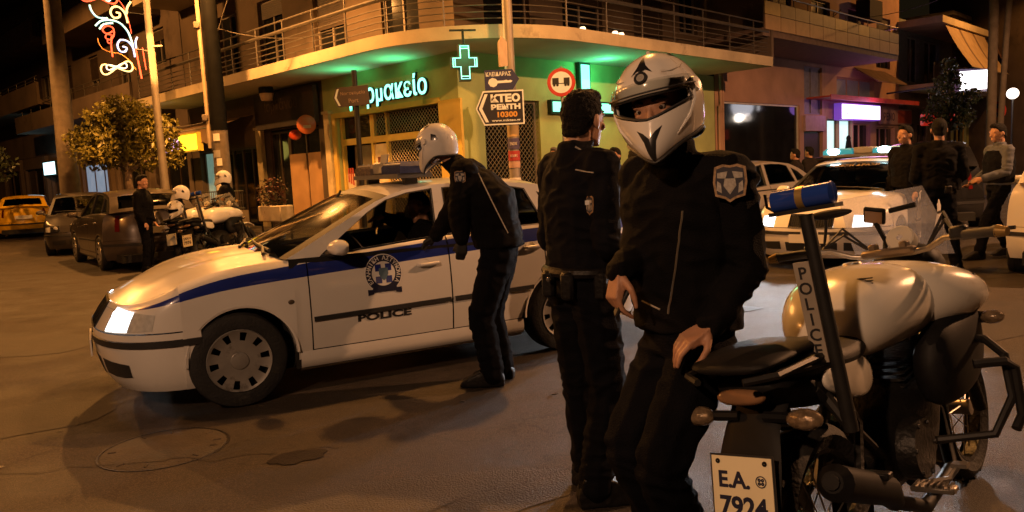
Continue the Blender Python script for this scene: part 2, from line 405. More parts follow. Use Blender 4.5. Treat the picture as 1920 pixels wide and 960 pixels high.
M_white = mat('white painted metal', (.62, .58, .50), .45, var=.1)
M_paper = mat('white paper', (.70, .67, .60), .8, var=.08)
def wall(F, parent, name, u0, u1, z0, z1, ops, n, m_, depth=.22):
    us = sorted({u0, u1, *[o[0] for o in ops], *[o[1] for o in ops]}); zs = sorted({z0, z1, *[o[2] for o in ops], *[o[3] for o in ops]})
    mb = MB(); inop = lambda u, z: any(o[0] < u < o[1] and o[2] < z < o[3] for o in ops)
    for i in range(len(us) - 1):
        for j in range(len(zs) - 1):
            if not inop((us[i] + us[i + 1]) / 2, (zs[j] + zs[j + 1]) / 2):
                mb._f([mb.v(F.P(u, n, z)) for u, z in ((us[i], zs[j]), (us[i + 1], zs[j]), (us[i + 1], zs[j + 1]), (us[i], zs[j + 1]))], smooth=False)
    for a, b, c, d, *_ in ops:
        for (ua, za), (ub, zb) in (((a, c), (b, c)), ((b, c), (b, d)), ((b, d), (a, d)), ((a, d), (a, c))):
            mb._f([mb.v(F.P(ua, n, za)), mb.v(F.P(ub, n, zb)), mb.v(F.P(ub, n - depth, zb)), mb.v(F.P(ua, n - depth, za))], smooth=False)
    return mb.build(name, m_, parent, recalc=False)
def window(F, parent, o, n, depth=.18, shut=None, bars=1, frame=None, pane=None, name='window', pane_label=None):
    a, b, c, d = o[:4]; q = MB(); t = .06
    F.box(q, a, a + t, n - depth, n - depth + .06, c, d); F.box(q, b - t, b, n - depth, n - depth + .06, c, d)
    F.box(q, a + t, b - t, n - depth, n - depth + .06, d - t, d); F.box(q, a + t, b - t, n - depth, n - depth + .06, c, c + t)
    for k in range(1, bars + 1):
        u = lerp(a, b, k / (bars + 1)); F.box(q, u - .03, u + .03, n - depth + .002, n - depth + .056, c + t, d - t)
    w_ = q.build(name, frame or M_frame, parent)
    for k in range(bars + 1):
        q = MB(); F.box(q, lerp(a, b, k / (bars + 1)) + .03, lerp(a, b, (k + 1) / (bars + 1)) - .03, n - depth + .01, n - depth + .02, c + t, d - t)
        q.build('pane', pane or M_glass, w_)
    if shut:   # rolling shutter, lowered part way: slats are real ridges
        q = MB(); z = d - t
        while z > lerp(d, c, shut):
            F.box(q, a + .05, b - .05, n - depth + .07, n - depth + .085, z - .05, z); z -= .056
        q.build('shutter', M_shut, w_)
    return w_
def core(F, parent, u0, u1, z0, z1, n=-.75, deep=-9, m_=None):
    q = MB(); F.box(q, u0, u1, deep, n, z0, z1); return q.build('inner_wall', m_ or M_dark, parent)

# --- corner building (pharmacy) -------------------------------------------------
cb = thing('corner_building', 'corner apartment building with a curved balcony slab above the green lit pharmacy', 'building', (0, 0, 0))
up_ops_L = [(1.2, 2.6, 4.4, 6.7), (4.2, 5.6, 4.4, 6.7), (7.2, 8.6, 4.4, 6.7), (10.0, 11.2, 4.4, 6.7)]
up_ops_L2 = [(a, b, 7.55, 9.7) for a, b, _, _ in up_ops_L]
wall(LF, cb, 'wall', 0, 14, 4.39, 7.4, up_ops_L, 0, M_plast)
wall(LF, cb, 'wall', 0, 14, 7.55, 11.5, up_ops_L2, 0, M_plast)
for i, o in enumerate(up_ops_L + up_ops_L2): window(LF, cb, o, 0, shut=(0, .55, .2, 0, .4, 0, .7, .3)[i] or None)
up_ops_R = [(.9, 2.4, 4.4, 6.8), (3.6, 5.2, 4.4, 6.8), (6.6, 8.0, 4.4, 6.8), (8.9, 9.9, 5.3, 6.8)]
up_ops_R2 = [(a, b, 7.6, 9.7) for a, b, _, _ in up_ops_R]
wall(RF, cb, 'wall', 0, 10.8, 4.39, 7.4, up_ops_R, 0, M_plast)
wall(RF, cb, 'wall', 0, 10.8, 7.55, 11.5, up_ops_R2, 0, M_plast)
for i, o in enumerate(up_ops_R + up_ops_R2): window(RF, cb, o, 0, shut=(0, .5, 1, .3, 0, .6, 0, .2)[i] or None)
# ground floor, left facade
gl = [(.62, 4.85, .45, 3.06), (5.75, 8.75, .3, 3.0), (9.25, 12.3, .2, 3.1)]
wall(LF, cb, 'wall', 0, 5.45, .1, 4.12, [(.62, 4.85, .1, 3.06)], 0, M_yg)
wall(LF, cb, 'wall', 5.45, 14, .1, 4.12, [(5.75, 8.75, .1, 3.0), (9.25, 13.4, .1, 2.6)], 0, M_plast)
gr = [(.75, 2.6, .5, 3.12)]
wall(RF, cb, 'wall', 0, 10.8, .1, 4.12, gr, 0, M_yg)
q = MB(); 
q.corners([LF.P(u, n, z) for u in (.9, 14) for n in (-8, -.85) for z in (0, 11.4)]); q.corners([RF.P(u, n, z) for u in (.9, 10.75) for n in (-8, -.85) for z in (0, 11.4)])
q.build('inner_wall', M_dark, cb)
q = MB(); q.corners([LF.P(u, n, z) for u in (0, 14) for n in (-9, 0) for z in (11.5, 11.7)]); q.build('roof', M_cream, cb)
# yellow portal round the shop front: pier, lintel, left post
q = MB(); LF.box(q, -.12, .62, .003, .07, .1, 3.10); LF.box(q, .62, 4.85, .003, .06, 3.06, 3.19); LF.box(q, 4.85, 5.02, .003, .06, .1, 3.19); q.build('portal', M_yel, cb)
for u0, u1, z1 in ((5.05, 5.3, 3.2), (8.8, 9.12, 3.05)):
    q = MB(); LF.box(q, u0, u1, .003, .12, .1, z1); LF.box(q, u0 - .04, u1 + .04, .003, .16, z1, z1 + .07); q.build('pilaster', mat('cream painted pilaster', (.55, .45, .26), .7, var=.15, bump=.2), cb)
# pharmacy shop front
M_steel = mat('steel door frame', (.16, .14, .11), .4, .5)
fr = MB()
for u in (.66, 2.78, 3.42, 4.75): LF.box(fr, u - .04, u + .04, -.16, -.06, .1, 3.04)
LF.box(fr, .7, 4.71, -.155, -.065, 2.34, 2.5); LF.box(fr, .7, 2.74, -.155, -.065, .95, 1.05); LF.box(fr, 3.3, 3.4, -.155, -.064, 2.5, 3.04)
fr.build('shop_front_frame', M_yel, cb)
for (u0, u1, z0, z1) in ((.7, 3.25, 2.5, 3.04), (3.45, 4.7, 2.5, 3.04), (.7, 2.74, 1.05, 2.34)):
    q = MB(); LF.box(q, u0, u1, -.15, -.14, z0, z1); q.build('pane', M_glass, cb)
def lattice(F, u0, u1, z0, z1, n, step=.11, r=.006):
    q = MB(); w_, h_ = u1 - u0, z1 - z0
    for s_ in (1, -1):
        k = -h_
        while k < w_:
            a = max(0, k); b = min(w_, k + h_)
            if b - a > .02:
                za, zb = (a - k, b - k) if s_ > 0 else (h_ - (a - k), h_ - (b - k))
                q.tube([F.P(u0 + a, n + .004 * s_, z0 + za), F.P(u0 + b, n + .004 * s_, z0 + zb)], r, 4, caps=False)
            k += step
    return q
M_grille = mat('security grille', (.30, .25, .18), .45, .5)
for a in ((.7, 3.25, 2.52, 3.02), (.7, 2.74, .6, 2.33)):
    lattice(LF, *a, -.03).build('security_grille', M_grille, cb, kind='stuff')
q = MB(); LF.box(q, 2.84, 3.38, -.16, -.1, .1, 2.3); q.build('notice_board', mat('notice board cream', (.66, .54, .36), .7), cb)
q = MB(); LF.box(q, 2.96, 3.24, -.099, -.08, 1.65, 1.98); q.build('box_sign', mat('dark red box', (.12, .03, .015), .5), cb)
q = MB(); LF.box(q, 3.5, 3.95, -.18, -.1, .1, 2.3); q.build('door_leaf', M_steel, cb)
q = MB(); LF.box(q, 4.0, 4.33, -.2, -.15, .1, 2.3); q.build('door_leaf', M_wood, cb)
for z0, z1, u0, u1 in ((1.9, 2.1, 4.05, 4.2), (1.55, 1.8, 4.03, 4.22), (1.2, 1.45, 4.05, 4.2), (1.0, 1.15, 4.06, 4.2)):
    q = MB(); LF.box(q, u0, u1, -.149, -.143, z0, z1); q.build('notice', M_paper, cb)
q = MB(); LF.box(q, 4.36, 4.7, -.18, -.12, .1, 1.6); q.build('poster', mat('pale poster', (.6, .5, .38), .7), cb)
for k in range(3):
    q = MB(); LF.box(q, 4.40 + k * .1, 4.46 + k * .1, -.119, -.11, 1.3 + .04 * k, 1.75); q.build('red_ribbon', mat('red print', (.35, .05, .03), .6), cb)
# dark grilled window on the right of the corner
window(RF, cb, gr[0], 0, bars=1, depth=.2)
lattice(RF, .77, 2.58, .52, 3.1, -.04, .13).build('security_grille', M_grille, cb, kind='stuff')
# shops further along the left facade
q = MB(); LF.box(q, 5.5, 8.78, .12, .26, 3.02, 4.0); q.build('signboard', mat('old brown signboard', (.045, .032, .028), .6, var=.3, vscale=3), cb)
text('Ιορδάνου', .42, mat('faded sign letters', (.10, .075, .055), .7), cb, LF.M(7.25, .263, 3.62), ext=.003)
for a, b in ((5.85, 6.55), (6.65, 7.55)):
    q = MB(); LF.box(q, a, b, -.12, -.08, .5, 2.25); q.build('blind_panel', M_beige, cb)
for a, b in ((5.78, 7.6), (7.62, 8.7)):
    window(LF, cb, (a, b, .5, 2.95), 0, depth=.2, bars=1, frame=M_wood)
q = MB(); LF.box(q, 5.75, 8.75, -.2, -.05, .1, .5); q.build('stall_riser', M_dplast, cb)
window(LF, cb, (9.3, 11.2, .2, 2.6), 0, depth=.2, bars=2, frame=M_wood)
window(LF, cb, (11.2, 12.5, .2, 2.6), 0, depth=.2, bars=1, frame=M_wood)
window(LF, cb, (12.55, 13.35, .2, 2.6), 0, depth=.2, bars=0, frame=M_steel, pane=mat('pale green lit door', (.2, .3, .26), .4, emit=(.45, .75, .6), estr=.28, var=.5, vscale=3))
# balcony slab with rounded corner
so = corner_path(1.7, 2.2, 3.2, 14, 10.35)
def slab(parent, outer, inn, z0, z1, name='balcony_slab', m_=None, lip=True):
    q = MB(); zt, zb = V((0, 0, z1)), V((0, 0, z0)); q.mi = 1
    q.grid([[p + zb for p in outer], [p + zb for p in inn]])
    q.mi = 0; q.grid([[p + zt for p in inn], [p + zt for p in outer]]); q.grid([[p + zt for p in outer], [p + zb for p in outer]])
    for i in (0, -1): q._f([q.v(x) for x in (outer[i] + zb, outer[i] + zt, inn[i] + zt, inn[i] + zb)])
    return q.build(name, [m_ or M_cream, M_soffit], parent, angle=30)
def inner_for(outer, ul, ur): return [LF.P(ul, -.1, 0), LF.P(ul * .5, -.1, 0)] + [LF.P(0, -.1, 0)] * (len(outer) - 4) + [RF.P(ur * .5, -.1, 0), RF.P(ur, -.1, 0)]
slab(cb, so, inner_for(so, 14, 10.35), 4.12, 4.385)
q = MB(); q.grid([[p + V((0, 0, z)) for p in pp] for pp, z in ((so, 4.117), (corner_path(1.62, 2.12, 3.12, 14, 10.3), 4.108), (corner_path(1.56, 2.06, 3.06, 14, 10.28), 4.117))]); q.build('drip_edge', M_cream, cb)
so2 = corner_path(1.5, 1.9, 3.0, 14, 10.3)
slab(cb, so2, inner_for(so2, 14, 10.3), 7.4, 7.62)
def resample(path, step):
    out = [path[0].copy()]; acc = 0
    for a, b in zip(path, path[1:]):
        L = (b - a).length; d = step - acc
        while d <= L: out.append(a + (b - a) * (d / L)); d += step
        acc = (acc + L) % step
    return out
def railing(parent, path, z0, h, rails, step=1.35, r=.014):
    for zr, rr in rails:
        q = MB(); q.tube([p + V((0, 0, z0 + zr)) for p in path], rr, 6); q.build('rail', M_rail, parent)
    for p in resample(path, step):
        q = MB(); q.cyl(p + V((0, 0, z0)), p + V((0, 0, z0 + h)), .02, n=6); q.build('railing_post', M_rail, parent)
rp = corner_path(1.6, 2.1, 3.1, 13.9, 10.25)
railing(cb, rp, 4.385, .98, [(.14, .012), (.27, .012), (.40, .012), (.53, .012), (.72, .045), (.96, .02)])
rp2 = corner_path(1.4, 1.8, 2.9, 13.9, 10.2)
railing(cb, rp2, 7.62, .98, [(.2, .012), (.4, .012), (.6, .012), (.75, .04), (.96, .02)])
# end screen wall at the right end of the balcony
q = MB(); RF.box(q, 10.36, 10.5, .05, 2.15, 4.39, 11.0); q.build('party_screen', M_dplast, cb)
# small things on the balcony: bright candle jars
M_jar = mat('lit glass jar', (.9, .8, .6), .3, emit=(1, .75, .45), estr=3.0)
for i, (px_u, n) in enumerate(((2.1, 1.85), (3.2, 1.9), (3.5, 1.85))):
    q = MB(); q.lathe([(.001, 0), (.06, 0), (.07, .1), (.05, .13)], Matrix.Translation(RF.P(px_u, n, 4.39)), 10)
    tag(q.build('candle_jar', M_jar), ('lit jar standing alone on the balcony edge above the pharmacy', 'lit jar at the left of a close pair on the balcony edge', 'lit jar at the right of a close pair on the balcony edge')[i], 'candle jar', 'lit jars on the balcony')
# air conditioning drum under the slab
dr = thing('ceiling_lamp', 'unlit drum lamp hanging under the balcony slab beside the dark signboard', 'lamp', LF.P(7.35, .6, 4.11))
q = MB(); q.cyl((0, 0, 0), (0, 0, -.16), .2, .2, 16); q.build('lamp_base', M_dark, dr)
q = MB(); q.cyl((0, 0, -.165), (0, 0, -.36), .2, .15, 16); q.build('lamp_shade', mat('peach shade', (.5, .36, .24), .5), dr)
# beige awning further along
aw = thing('shop_awning', 'folded beige awning with scalloped valance beside the yellow lit sign', 'awning', LF.P(9.2, 0, 0))
def lw(F, org, u, n, z): return F.P(u, n, z) - F.P(*org)
q = MB(); og = (9.2, 0, 0)
P = [[lw(LF, og, u, n, z) for u in [9.3 + .25 * i for i in range(18)]] for n, z in ((.02, 3.55), (.5, 3.42), (1.0, 3.24))]
q.grid(P); q.grid([P[-1], [p - V((0, 0, .42 + (.07 if i % 2 else 0))) for i, p in enumerate(P[-1])]]); q.build('awning_cloth', mat('beige awning cloth', (.26, .17, .10), .85, var=.2, vscale=2, bump=.2), aw)
q = MB(); q.tube([P[-1][0], P[-1][-1]], .025, 8); q.build('front_bar', M_frame, aw)

# --- dim apartment block at the left -------------------------------------------
lb = thing('apartment_block', 'dim brown apartment block with stacked balcony slabs along the street at the left', 'building', (0, 0, 0))
ops = []
for fl in range(3):
    for k in range(9):
        u = 15.4 + k * 3.5; ops.append((u, u + 1.3, 5.0 + fl * 3.05 + (.0 if k % 2 else .9), 7.15 + fl * 3.05))
wall(LF, lb, 'wall', 14.01, 48, 3.4, 14, ops, .02, M_dplast)
RND.seed(3)
for o in ops: window(LF, lb, o, .02, shut=RND.choice((None, .3, .8, 1.0)))
gops = [(14.4, 17.5, .15, 2.7), (18.1, 21.5, .15, 2.7), (22.2, 26.0, .15, 2.7), (26.8, 30.8, .15, 2.8), (31.5, 35.5, .15, 2.8), (36.2, 40.2, .15, 2.8)]
wall(LF, lb, 'wall', 14.01, 48, .1, 3.38, gops, .02, M_dplast)
for i, o in enumerate(gops):
    window(LF, lb, o, .02, depth=.2, bars=2, frame=M_wood, pane=mat('blue white lit shop', (.2, .25, .3), .4, emit=(.45, .65, .9), estr=.35, var=.6, vscale=2) if i == 2 else None)
core(LF, lb, 14.02, 48, 0, 13.9)
q = MB(); LF.box(q, 14.0, 48.1, -9, .03, 14, 14.25); q.build('roof', M_dplast, lb)
for z, u0, u1, n, mm in ((7.55, 15.5, 23.5, 1.7, M_plast), (4.35, 15.0, 30, 1.5, M_dplast), (5.35, 25.5, 47, 1.6, M_plast), (8.0, 25.5, 47, 1.6, M_plast), (11.0, 15, 47, 1.5, M_dplast)):
    q = MB(); LF.box(q, u0, u1, .02, n, z, z + .22); LF.box(q, u0, u1, n - .1, n, z + .22, z + .75 + (.2 if u0 > 20 else 0)); q.build('balcony', mm, lb)
    q = MB()
    for h in (1.05, 1.2): q.tube([LF.P(u0, n - .05, z + h), LF.P(u1, n - .05, z + h)], .018, 6)
    for k in range(int((u1 - u0) / 1.5)): q.cyl(LF.P(u0 + .3 + k * 1.5, n - .05, z + .7), LF.P(u0 + .3 + k * 1.5, n - .05, z + 1.2), .012, n=6)
    q.build('balcony_rail', M_rail, lb)
for u in (17.7, 21.9, 26.4, 31.1, 35.9):
    q = MB(); LF.box(q, u - .18, u + .18, .03, .2, .1, 3.35); q.build('pilaster', M_plast, lb)

# --- salmon building at the right ------------------------------------------------
ob = thing('salmon_building', 'salmon coloured building with a tiled balcony right of the pharmacy corner', 'building', (0, 0, 0))
oops = [(11.35, 16.9, .45, 3.36), (17.25, 18.95, .15, 2.4), (17.3, 18.9, 3.05, 4.85)]
wall(RF, ob, 'wall', 10.81, 19.15, .1, 4.95, oops, .01, M_orange)
window(RF, ob, oops[0], .01, bars=0, depth=.12, frame=M_white)
window(RF, ob, oops[2], .01, bars=1, depth=.14, frame=mat('lilac grey shutter frame', (.22, .19, .22), .6), pane=mat('grey shutter', (.20, .18, .20), .6, var=.2))
q = MB(); RF.box(q, 17.3, 18.9, -.16, -.1, .15, 2.35); q.build('door', mat('dark door', (.03, .026, .026), .5), ob)
q = MB(); RF.box(q, 17.2, 19.0, .012, .1, 2.42, 3.0); q.build('door_panel', mat('pinkish door panel', (.40, .27, .27), .6), ob)
wall(RF, ob, 'wall', 19.16, 27.4, .1, 4.95, [(19.35, 20.45, .15, 2.9), (20.55, 21.9, .15, 2.9), (22.0, 23.9, .15, 2.75), (24.6, 26.9, .15, 2.6), (20.3, 24.3, 3.75, 4.6)], .01, M_orange)
M_lit = mat('lit shop window', (.5, .6, .6), .3, emit=(.62, .95, .90), estr=1.1, var=.3, vscale=3)
window(RF, ob, (19.35, 20.45, .15, 2.9), .01, bars=0, frame=M_steel, pane=M_lit)
window(RF, ob, (20.55, 21.9, .15, 2.9), .01, bars=0, frame=M_steel, pane=M_lit)
window(RF, ob, (22.0, 23.9, .15, 2.75), .01, bars=1, frame=M_orange)
window(RF, ob, (24.6, 26.9, .15, 2.6), .01, bars=2, frame=M_orange)
window(RF, ob, (20.3, 24.3, 3.75, 4.6), .01, bars=2, frame=M_orange, pane=mat('frosted pane', (.3, .32, .36), .4))
oo = [(u, u + 1.7, 5.2, 7.4) for u in (11.2, 14.6, 18.0, 21.5, 24.6)] + [(u, u + 1.7, 8.4, 10.6) for u in (11.2, 14.6, 18.0, 21.5, 24.6)]
wall(RF, ob, 'wall', 10.81, 27.4, 4.96, 12, oo, 0, M_orange)
for i, o in enumerate(oo): window(RF, ob, o, 0, shut=(None, .5, None, .8, .3)[i % 5], frame=M_wood)
core(RF, ob, 10.82, 27.4, 0, 11.8); q = MB(); RF.box(q, 10.8, 27.4, -9, .05, 12, 12.2); q.build('roof', M_cream, ob)
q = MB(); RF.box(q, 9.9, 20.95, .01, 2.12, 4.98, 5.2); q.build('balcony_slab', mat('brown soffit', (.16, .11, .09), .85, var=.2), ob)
q = MB(); RF.box(q, 9.95, 20.9, 2.10, 2.13, 5.15, 5.98); RF.box(q, 20.87, 20.9, .02, 2.1, 5.15, 5.98); q.build('parapet', M_dplast, ob)
tile_m = [mat('tile salmon', (.34, .20, .11), .5, var=.12, vscale=4), mat('tile yellow', (.52, .36, .12), .5, var=.1, vscale=4), mat('tile grey brown', (.17, .13, .10), .5, var=.15, vscale=4)]
for k in range(11):
    a = 9.97 + k * .993; q = MB(); RF.box(q, a + .012, a + .981, 2.132, 2.16, 5.17, 5.58); q.build('tile', tile_m[0], ob)
    q = MB(); RF.box(q, a + .012, a + .981, 2.132, 2.155, 5.6, 5.96); q.build('tile', tile_m[1 if k in (0, 5, 7) else 2], ob)
q = MB(); q.tube([RF.P(9.95, 2.1, 6.2), RF.P(20.9, 2.1, 6.2), RF.P(20.9, .1, 6.2)], .025, 8)
for k in range(12): q.cyl(RF.P(9.97 + k * .99, 2.1, 5.95), RF.P(9.97 + k * .99, 2.1, 6.2), .014, n=6)
q.build('balcony_rail', mat('bright rail', (.5, .42, .36), .35, .6), ob)
q = MB()
for u, h in ((11.05, 4.9), (11.18, 4.9), (10.95, 3.2)): q.tube([RF.P(u, .08, .2), RF.P(u, .08, h)], .045, 8)
q.build('drain_pipe', M_orange, ob)
for u0, z0, u1, z1 in ((14.0, 6.9, 17.5, 6.5), (17.5, 6.5, 20.5, 7.2), (19.5, 5.6, 21.5, 6.8)):
    q = MB(); q.tube([lerp(RF.P(u0, .1, z0), RF.P(u1, .1, z1), t) - V((0, 0, .25 * math.sin(PI * t))) for t in [i / 8 for i in range(9)]], .018, 5); q.build('cable', M_dark, ob)
q = MB(); RF.box(q, 21.8, 23.2, .2, .75, 6.9, 7.7); q.build('air_conditioner', M_dark, ob)
# red canopy line over the two shops, small tiled awning above
cn = thing('shop_canopy', 'thin red canopy edge glowing over the pink lit shop sign', 'canopy', RF.P(19.3, 0, 0))
def rw(u, n, z): return RF.P(u, n, z) - RF.P(19.3, 0, 0)
q = MB(); q.corners([rw(u, n, z) for u in (17.4, 27.2) for n in (.05, .95) for z in (3.60, 3.66)]); q.build('canopy_board', mat('red canopy', (.35, .05, .04), .5), cn)
q = MB(); q.corners([rw(u, n, z) for u in (17.4, 27.2) for n in (.951, .98) for z in (3.52, 3.70)]); q.build('canopy_edge', mat('red canopy edge', (.42, .05, .05), .5), cn)
q = MB(); q.corners([rw(u, n, z) for u in (22.0, 25.5) for n, z in ((.05, 5.0), (1.0, 4.35)) for z2 in (0,)] + [rw(u, n, z + .05) for u in (22.0, 25.5) for n, z in ((.05, 5.0), (1.0, 4.35))])
q.build('upper_awning', mat('brown awning', (.16, .09, .05), .8, var=.3, vscale=4), cn)

# --- building with long awnings, and the street beyond ----------------------------
ab = thing('awning_building', 'low building with a long sloping striped awning over its balcony', 'building', (0, 0, 0))
M_blue = mat('grey blue render', (.20, .22, .21), .8, var=.2, bump=.2)
bo = [(28.6, 30.2, 4.75, 6.9), (31.0, 33.4, 4.75, 6.9)]
wall(RF, ab, 'wall', 27.41, 35.5, 4.3, 7.6, bo, 0, M_blue)
for o in bo: window(RF, ab, o, 0, frame=mat('pale frame', (.4, .4, .36), .5))
bg_ = [(28.0, 29.6, .15, 2.8), (30.0, 31.6, .15, 2.8), (32.2, 34.8, .15, 2.8)]
wall(RF, ab, 'wall', 27.41, 35.5, .1, 4.29, bg_, 0, M_plast)
for o in bg_: window(RF, ab, o, 0, frame=M_wood)
core(RF, ab, 27.42, 35.5, 0, 7.5)
q = MB(); RF.box(q, 27.2, 35.6, -9, 1.9, 7.1, 7.4); q.build('roof', M_cream, ab)
q = MB(); RF.box(q, 27.45, 34.9, .01, 1.5, 4.28, 4.5); q.build('balcony_slab', M_cream, ab)
q = MB(); RF.box(q, 28.8, 34.9, 1.42, 1.5, 4.5, 5.15); q.build('parapet', mat('pink parapet', (.33, .24, .2), .8), ab)
q = MB(); q.tube([RF.P(27.5, 1.46, 5.4), RF.P(34.9, 1.46, 5.4)], .025, 6)
for k in range(14): q.cyl(RF.P(27.5 + k * .1, 1.46, 4.5), RF.P(27.5 + k * .1, 1.46, 5.4), .012, n=5)
q.build('balcony_rail', M_rail, ab)
aw2 = thing('balcony_awning', 'long sloping beige striped awning hanging from the roof edge of the low building', 'awning', RF.P(27.5, 0, 0))
def rw2(u, n, z): return RF.P(u, n, z) - RF.P(27.5, 0, 0)
q = MB(); q.grid([[rw2(28.0 + i * .32, lerp(1.75, 2.9, t) - .08 * math.sin(PI * t), lerp(7.15, 5.05, t)) for i in range(21)] for t in [k / 8 for k in range(9)]], mi=lambda i, j: 1 if j in (6, 13) else 0)
q.build('awning_cloth', [mat('beige cloth', (.36, .26, .16), .85, var=.15, vscale=3, bump=.2), mat('brown stripe', (.14, .09, .06), .85)], aw2)
q = MB(); q.tube([rw2(28, 2.9, 5.05), rw2(34.4, 2.9, 5.05)], .03, 6); q.build('front_bar', M_frame, aw2)
fb = thing('street_building', 'dark building with drawn awnings at the far end of the right hand street', 'building', (0, 0, 0))
fo = [(36 + k * 3.2, 38 + k * 3.2, 4.9, 6.9) for k in range(6)]
wall(RF, fb, 'wall', 35.51, 56, 4.2, 8.6, fo, 0, M_plast)
for o in fo: window(RF, fb, o, 0, shut=.6)
fo2 = [(36 + k * 3.2, 38.4 + k * 3.2, .15, 3.0) for k in range(6)]
wall(RF, fb, 'wall', 35.51, 56, .1, 4.19, fo2, 0, M_yg)
for o in fo2: window(RF, fb, o, 0, frame=M_yel)
core(RF, fb, 35.52, 56, 0, 8.5)
q = MB(); RF.box(q, 35.4, 56, -9, .1, 8.6, 8.8); RF.box(q, 36, 56, .1, 1.8, 6.9, 7.1); RF.box(q, 36, 56, 1.7, 1.8, 7.1, 7.9); q.build('roof', M_cream, fb)
q = MB(); RF.box(q, 35.9, 56, .02, 1.6, 4.2, 4.45); q.build('balcony_slab', M_cream, fb)
q = MB(); q.grid([[RF.P(36.4 + i * .6, lerp(1.7, 2.7, t), lerp(6.9, 4.9, t)) for i in range(24)] for t in (0, .33, .66, 1)], mi=lambda i, j: 0 if (j // 4) % 2 else 1)
q.build('awning_cloth', [mat('dark brown cloth', (.12, .07, .045), .85, var=.2), mat('rust cloth', (.17, .085, .05), .85, var=.2)], fb)
eb = thing('end_building', 'dim building with pale floor edges behind the paired poles at the right', 'building', (0, 0, 0))
q = MB(); q.box((33, 44, 6.5), (13, 10, 13)); q.build('wall', M_dplast, eb)
for k in range(4):
    q = MB(); q.box((33, 38.6, 3.6 + k * 2.9), (13.2, 1.4, .35)); q.build('balcony', M_plast, eb)
    for j in range(4):
        q = MB(); q.box((28.6 + j * 2.9, 38.97, 1.7 + k * 2.9), (1.5, .06, 2.0)); q.build('window', M_glass, eb)
# houses opposite, behind the photographer: reflected in paint and glass
hb = thing('rear_building', 'dark building across the crossing behind the photographer', 'building', (0, -22, 0))
q = MB(); q.box((0, -4, 6), (60, 8, 12)); q.build('wall', M_dplast, hb)
# ------------------------------------------------------------------ cars
def glass_mat(name, tint, refl=1.0, rough=.03):
    m = bpy.data.materials.new(name); m.use_nodes = True; t = m.node_tree; t.nodes.clear()
    tr = t.nodes.new('ShaderNodeBsdfTransparent'); tr.inputs[0].default_value = (*tint, 1)
    gl = t.nodes.new('ShaderNodeBsdfGlossy'); gl.inputs['Roughness'].default_value = rough
    fr = t.nodes.new('ShaderNodeFresnel'); fr.inputs[0].default_value = 1.5
    ml = t.nodes.new('ShaderNodeMath'); ml.operation = 'MULTIPLY'; ml.inputs[1].default_value = refl; ml.use_clamp = True
    mx = t.nodes.new('ShaderNodeMixShader'); o = t.nodes.new('ShaderNodeOutputMaterial')
    no = t.nodes.new('ShaderNodeTexNoise'); no.inputs['Scale'].default_value = 3
    rr = t.nodes.new('ShaderNodeMapRange'); rr.inputs[3].default_value = max(.01, rough - .02); rr.inputs[4].default_value = rough + .06
    t.links.new(no.outputs['Fac'], rr.inputs[0]); t.links.new(rr.outputs[0], gl.inputs['Roughness'])
    t.links.new(fr.outputs[0], ml.inputs[0]); t.links.new(ml.outputs[0], mx.inputs[0]); t.links.new(tr.outputs[0], mx.inputs[1])
    t.links.new(gl.outputs[0], mx.inputs[2]); t.links.new(mx.outputs[0], o.inputs[0])
    return m
G_CLEAR = glass_mat('windscreen glass', (.60, .60, .55), 2.6, .05)
G_TINT = glass_mat('tinted side glass', (.10, .11, .12), 1.3)
G_LENS = glass_mat('lamp lens', (.85, .85, .85), 1.4)
M_whitecar = mat('white car paint', (.68, .66, .62), .28, var=.05, vscale=2, coat=.8, bump=.015, bscale=150, wear=((.55, .50, .43), 2.3, .62))
M_bluestripe = mat('police blue stripe', (.012, .025, .20), .3, var=.06, coat=.6)
M_rubber = mat('black rubber trim', (.018, .018, .019), .6, var=.2, bump=.1, bscale=80)
M_tyre = mat('tyre rubber', (.014, .014, .014), .75, var=.3, vscale=12, bump=.3, bscale=60, wear=((.04, .036, .03), 5.0, .6))
M_cap = mat('silver wheel cover', (.36, .35, .33), .38, .55, var=.15, vscale=8, wear=((.14, .12, .10), 7.0, .58))
M_under = mat('underbody black', (.01, .01, .01), .9)
M_chrome = mat('chrome', (.75, .75, .75), .12, 1.0, var=.05)
M_seat = mat('seat fabric', (.025, .025, .028), .85, bump=.2)
M_plate = mat('number plate white', (.72, .70, .64), .5, var=.05)
M_black = mat('black lettering', (.012, .012, .014), .6)
M_navy = mat('navy lettering', (.012, .014, .04), .5)
M_whitefilm = mat('white film', (.70, .69, .66), .5, var=.04)
M_red = mat('red tail lens', (.10, .006, .005), .2, coat=.5)
M_redlit = mat('lit tail lens', (.5, .03, .01), .2, emit=(1, .10, .03), estr=2.2)
M_amber = mat('amber lens', (.75, .32, .06), .2, coat=.5)
M_clearlens = mat('clear lamp lens', (.50, .50, .48), .12, coat=.6, var=.15, vscale=30)
M_reflector = mat('lamp reflector', (.6, .6, .6), .15, .9, var=.3, vscale=25)
M_bowl = mat('lit headlamp bowl', (.6, .6, .6), .2, .6, emit=(.95, .93, .9), estr=5, var=.5, vscale=22)
M_headlit = mat('lit headlamp', (1, 1, 1), .3, emit=(.95, .95, 1.0), estr=30)
Z_ARCH, R_ARCH, XF = .314, .358, -.032
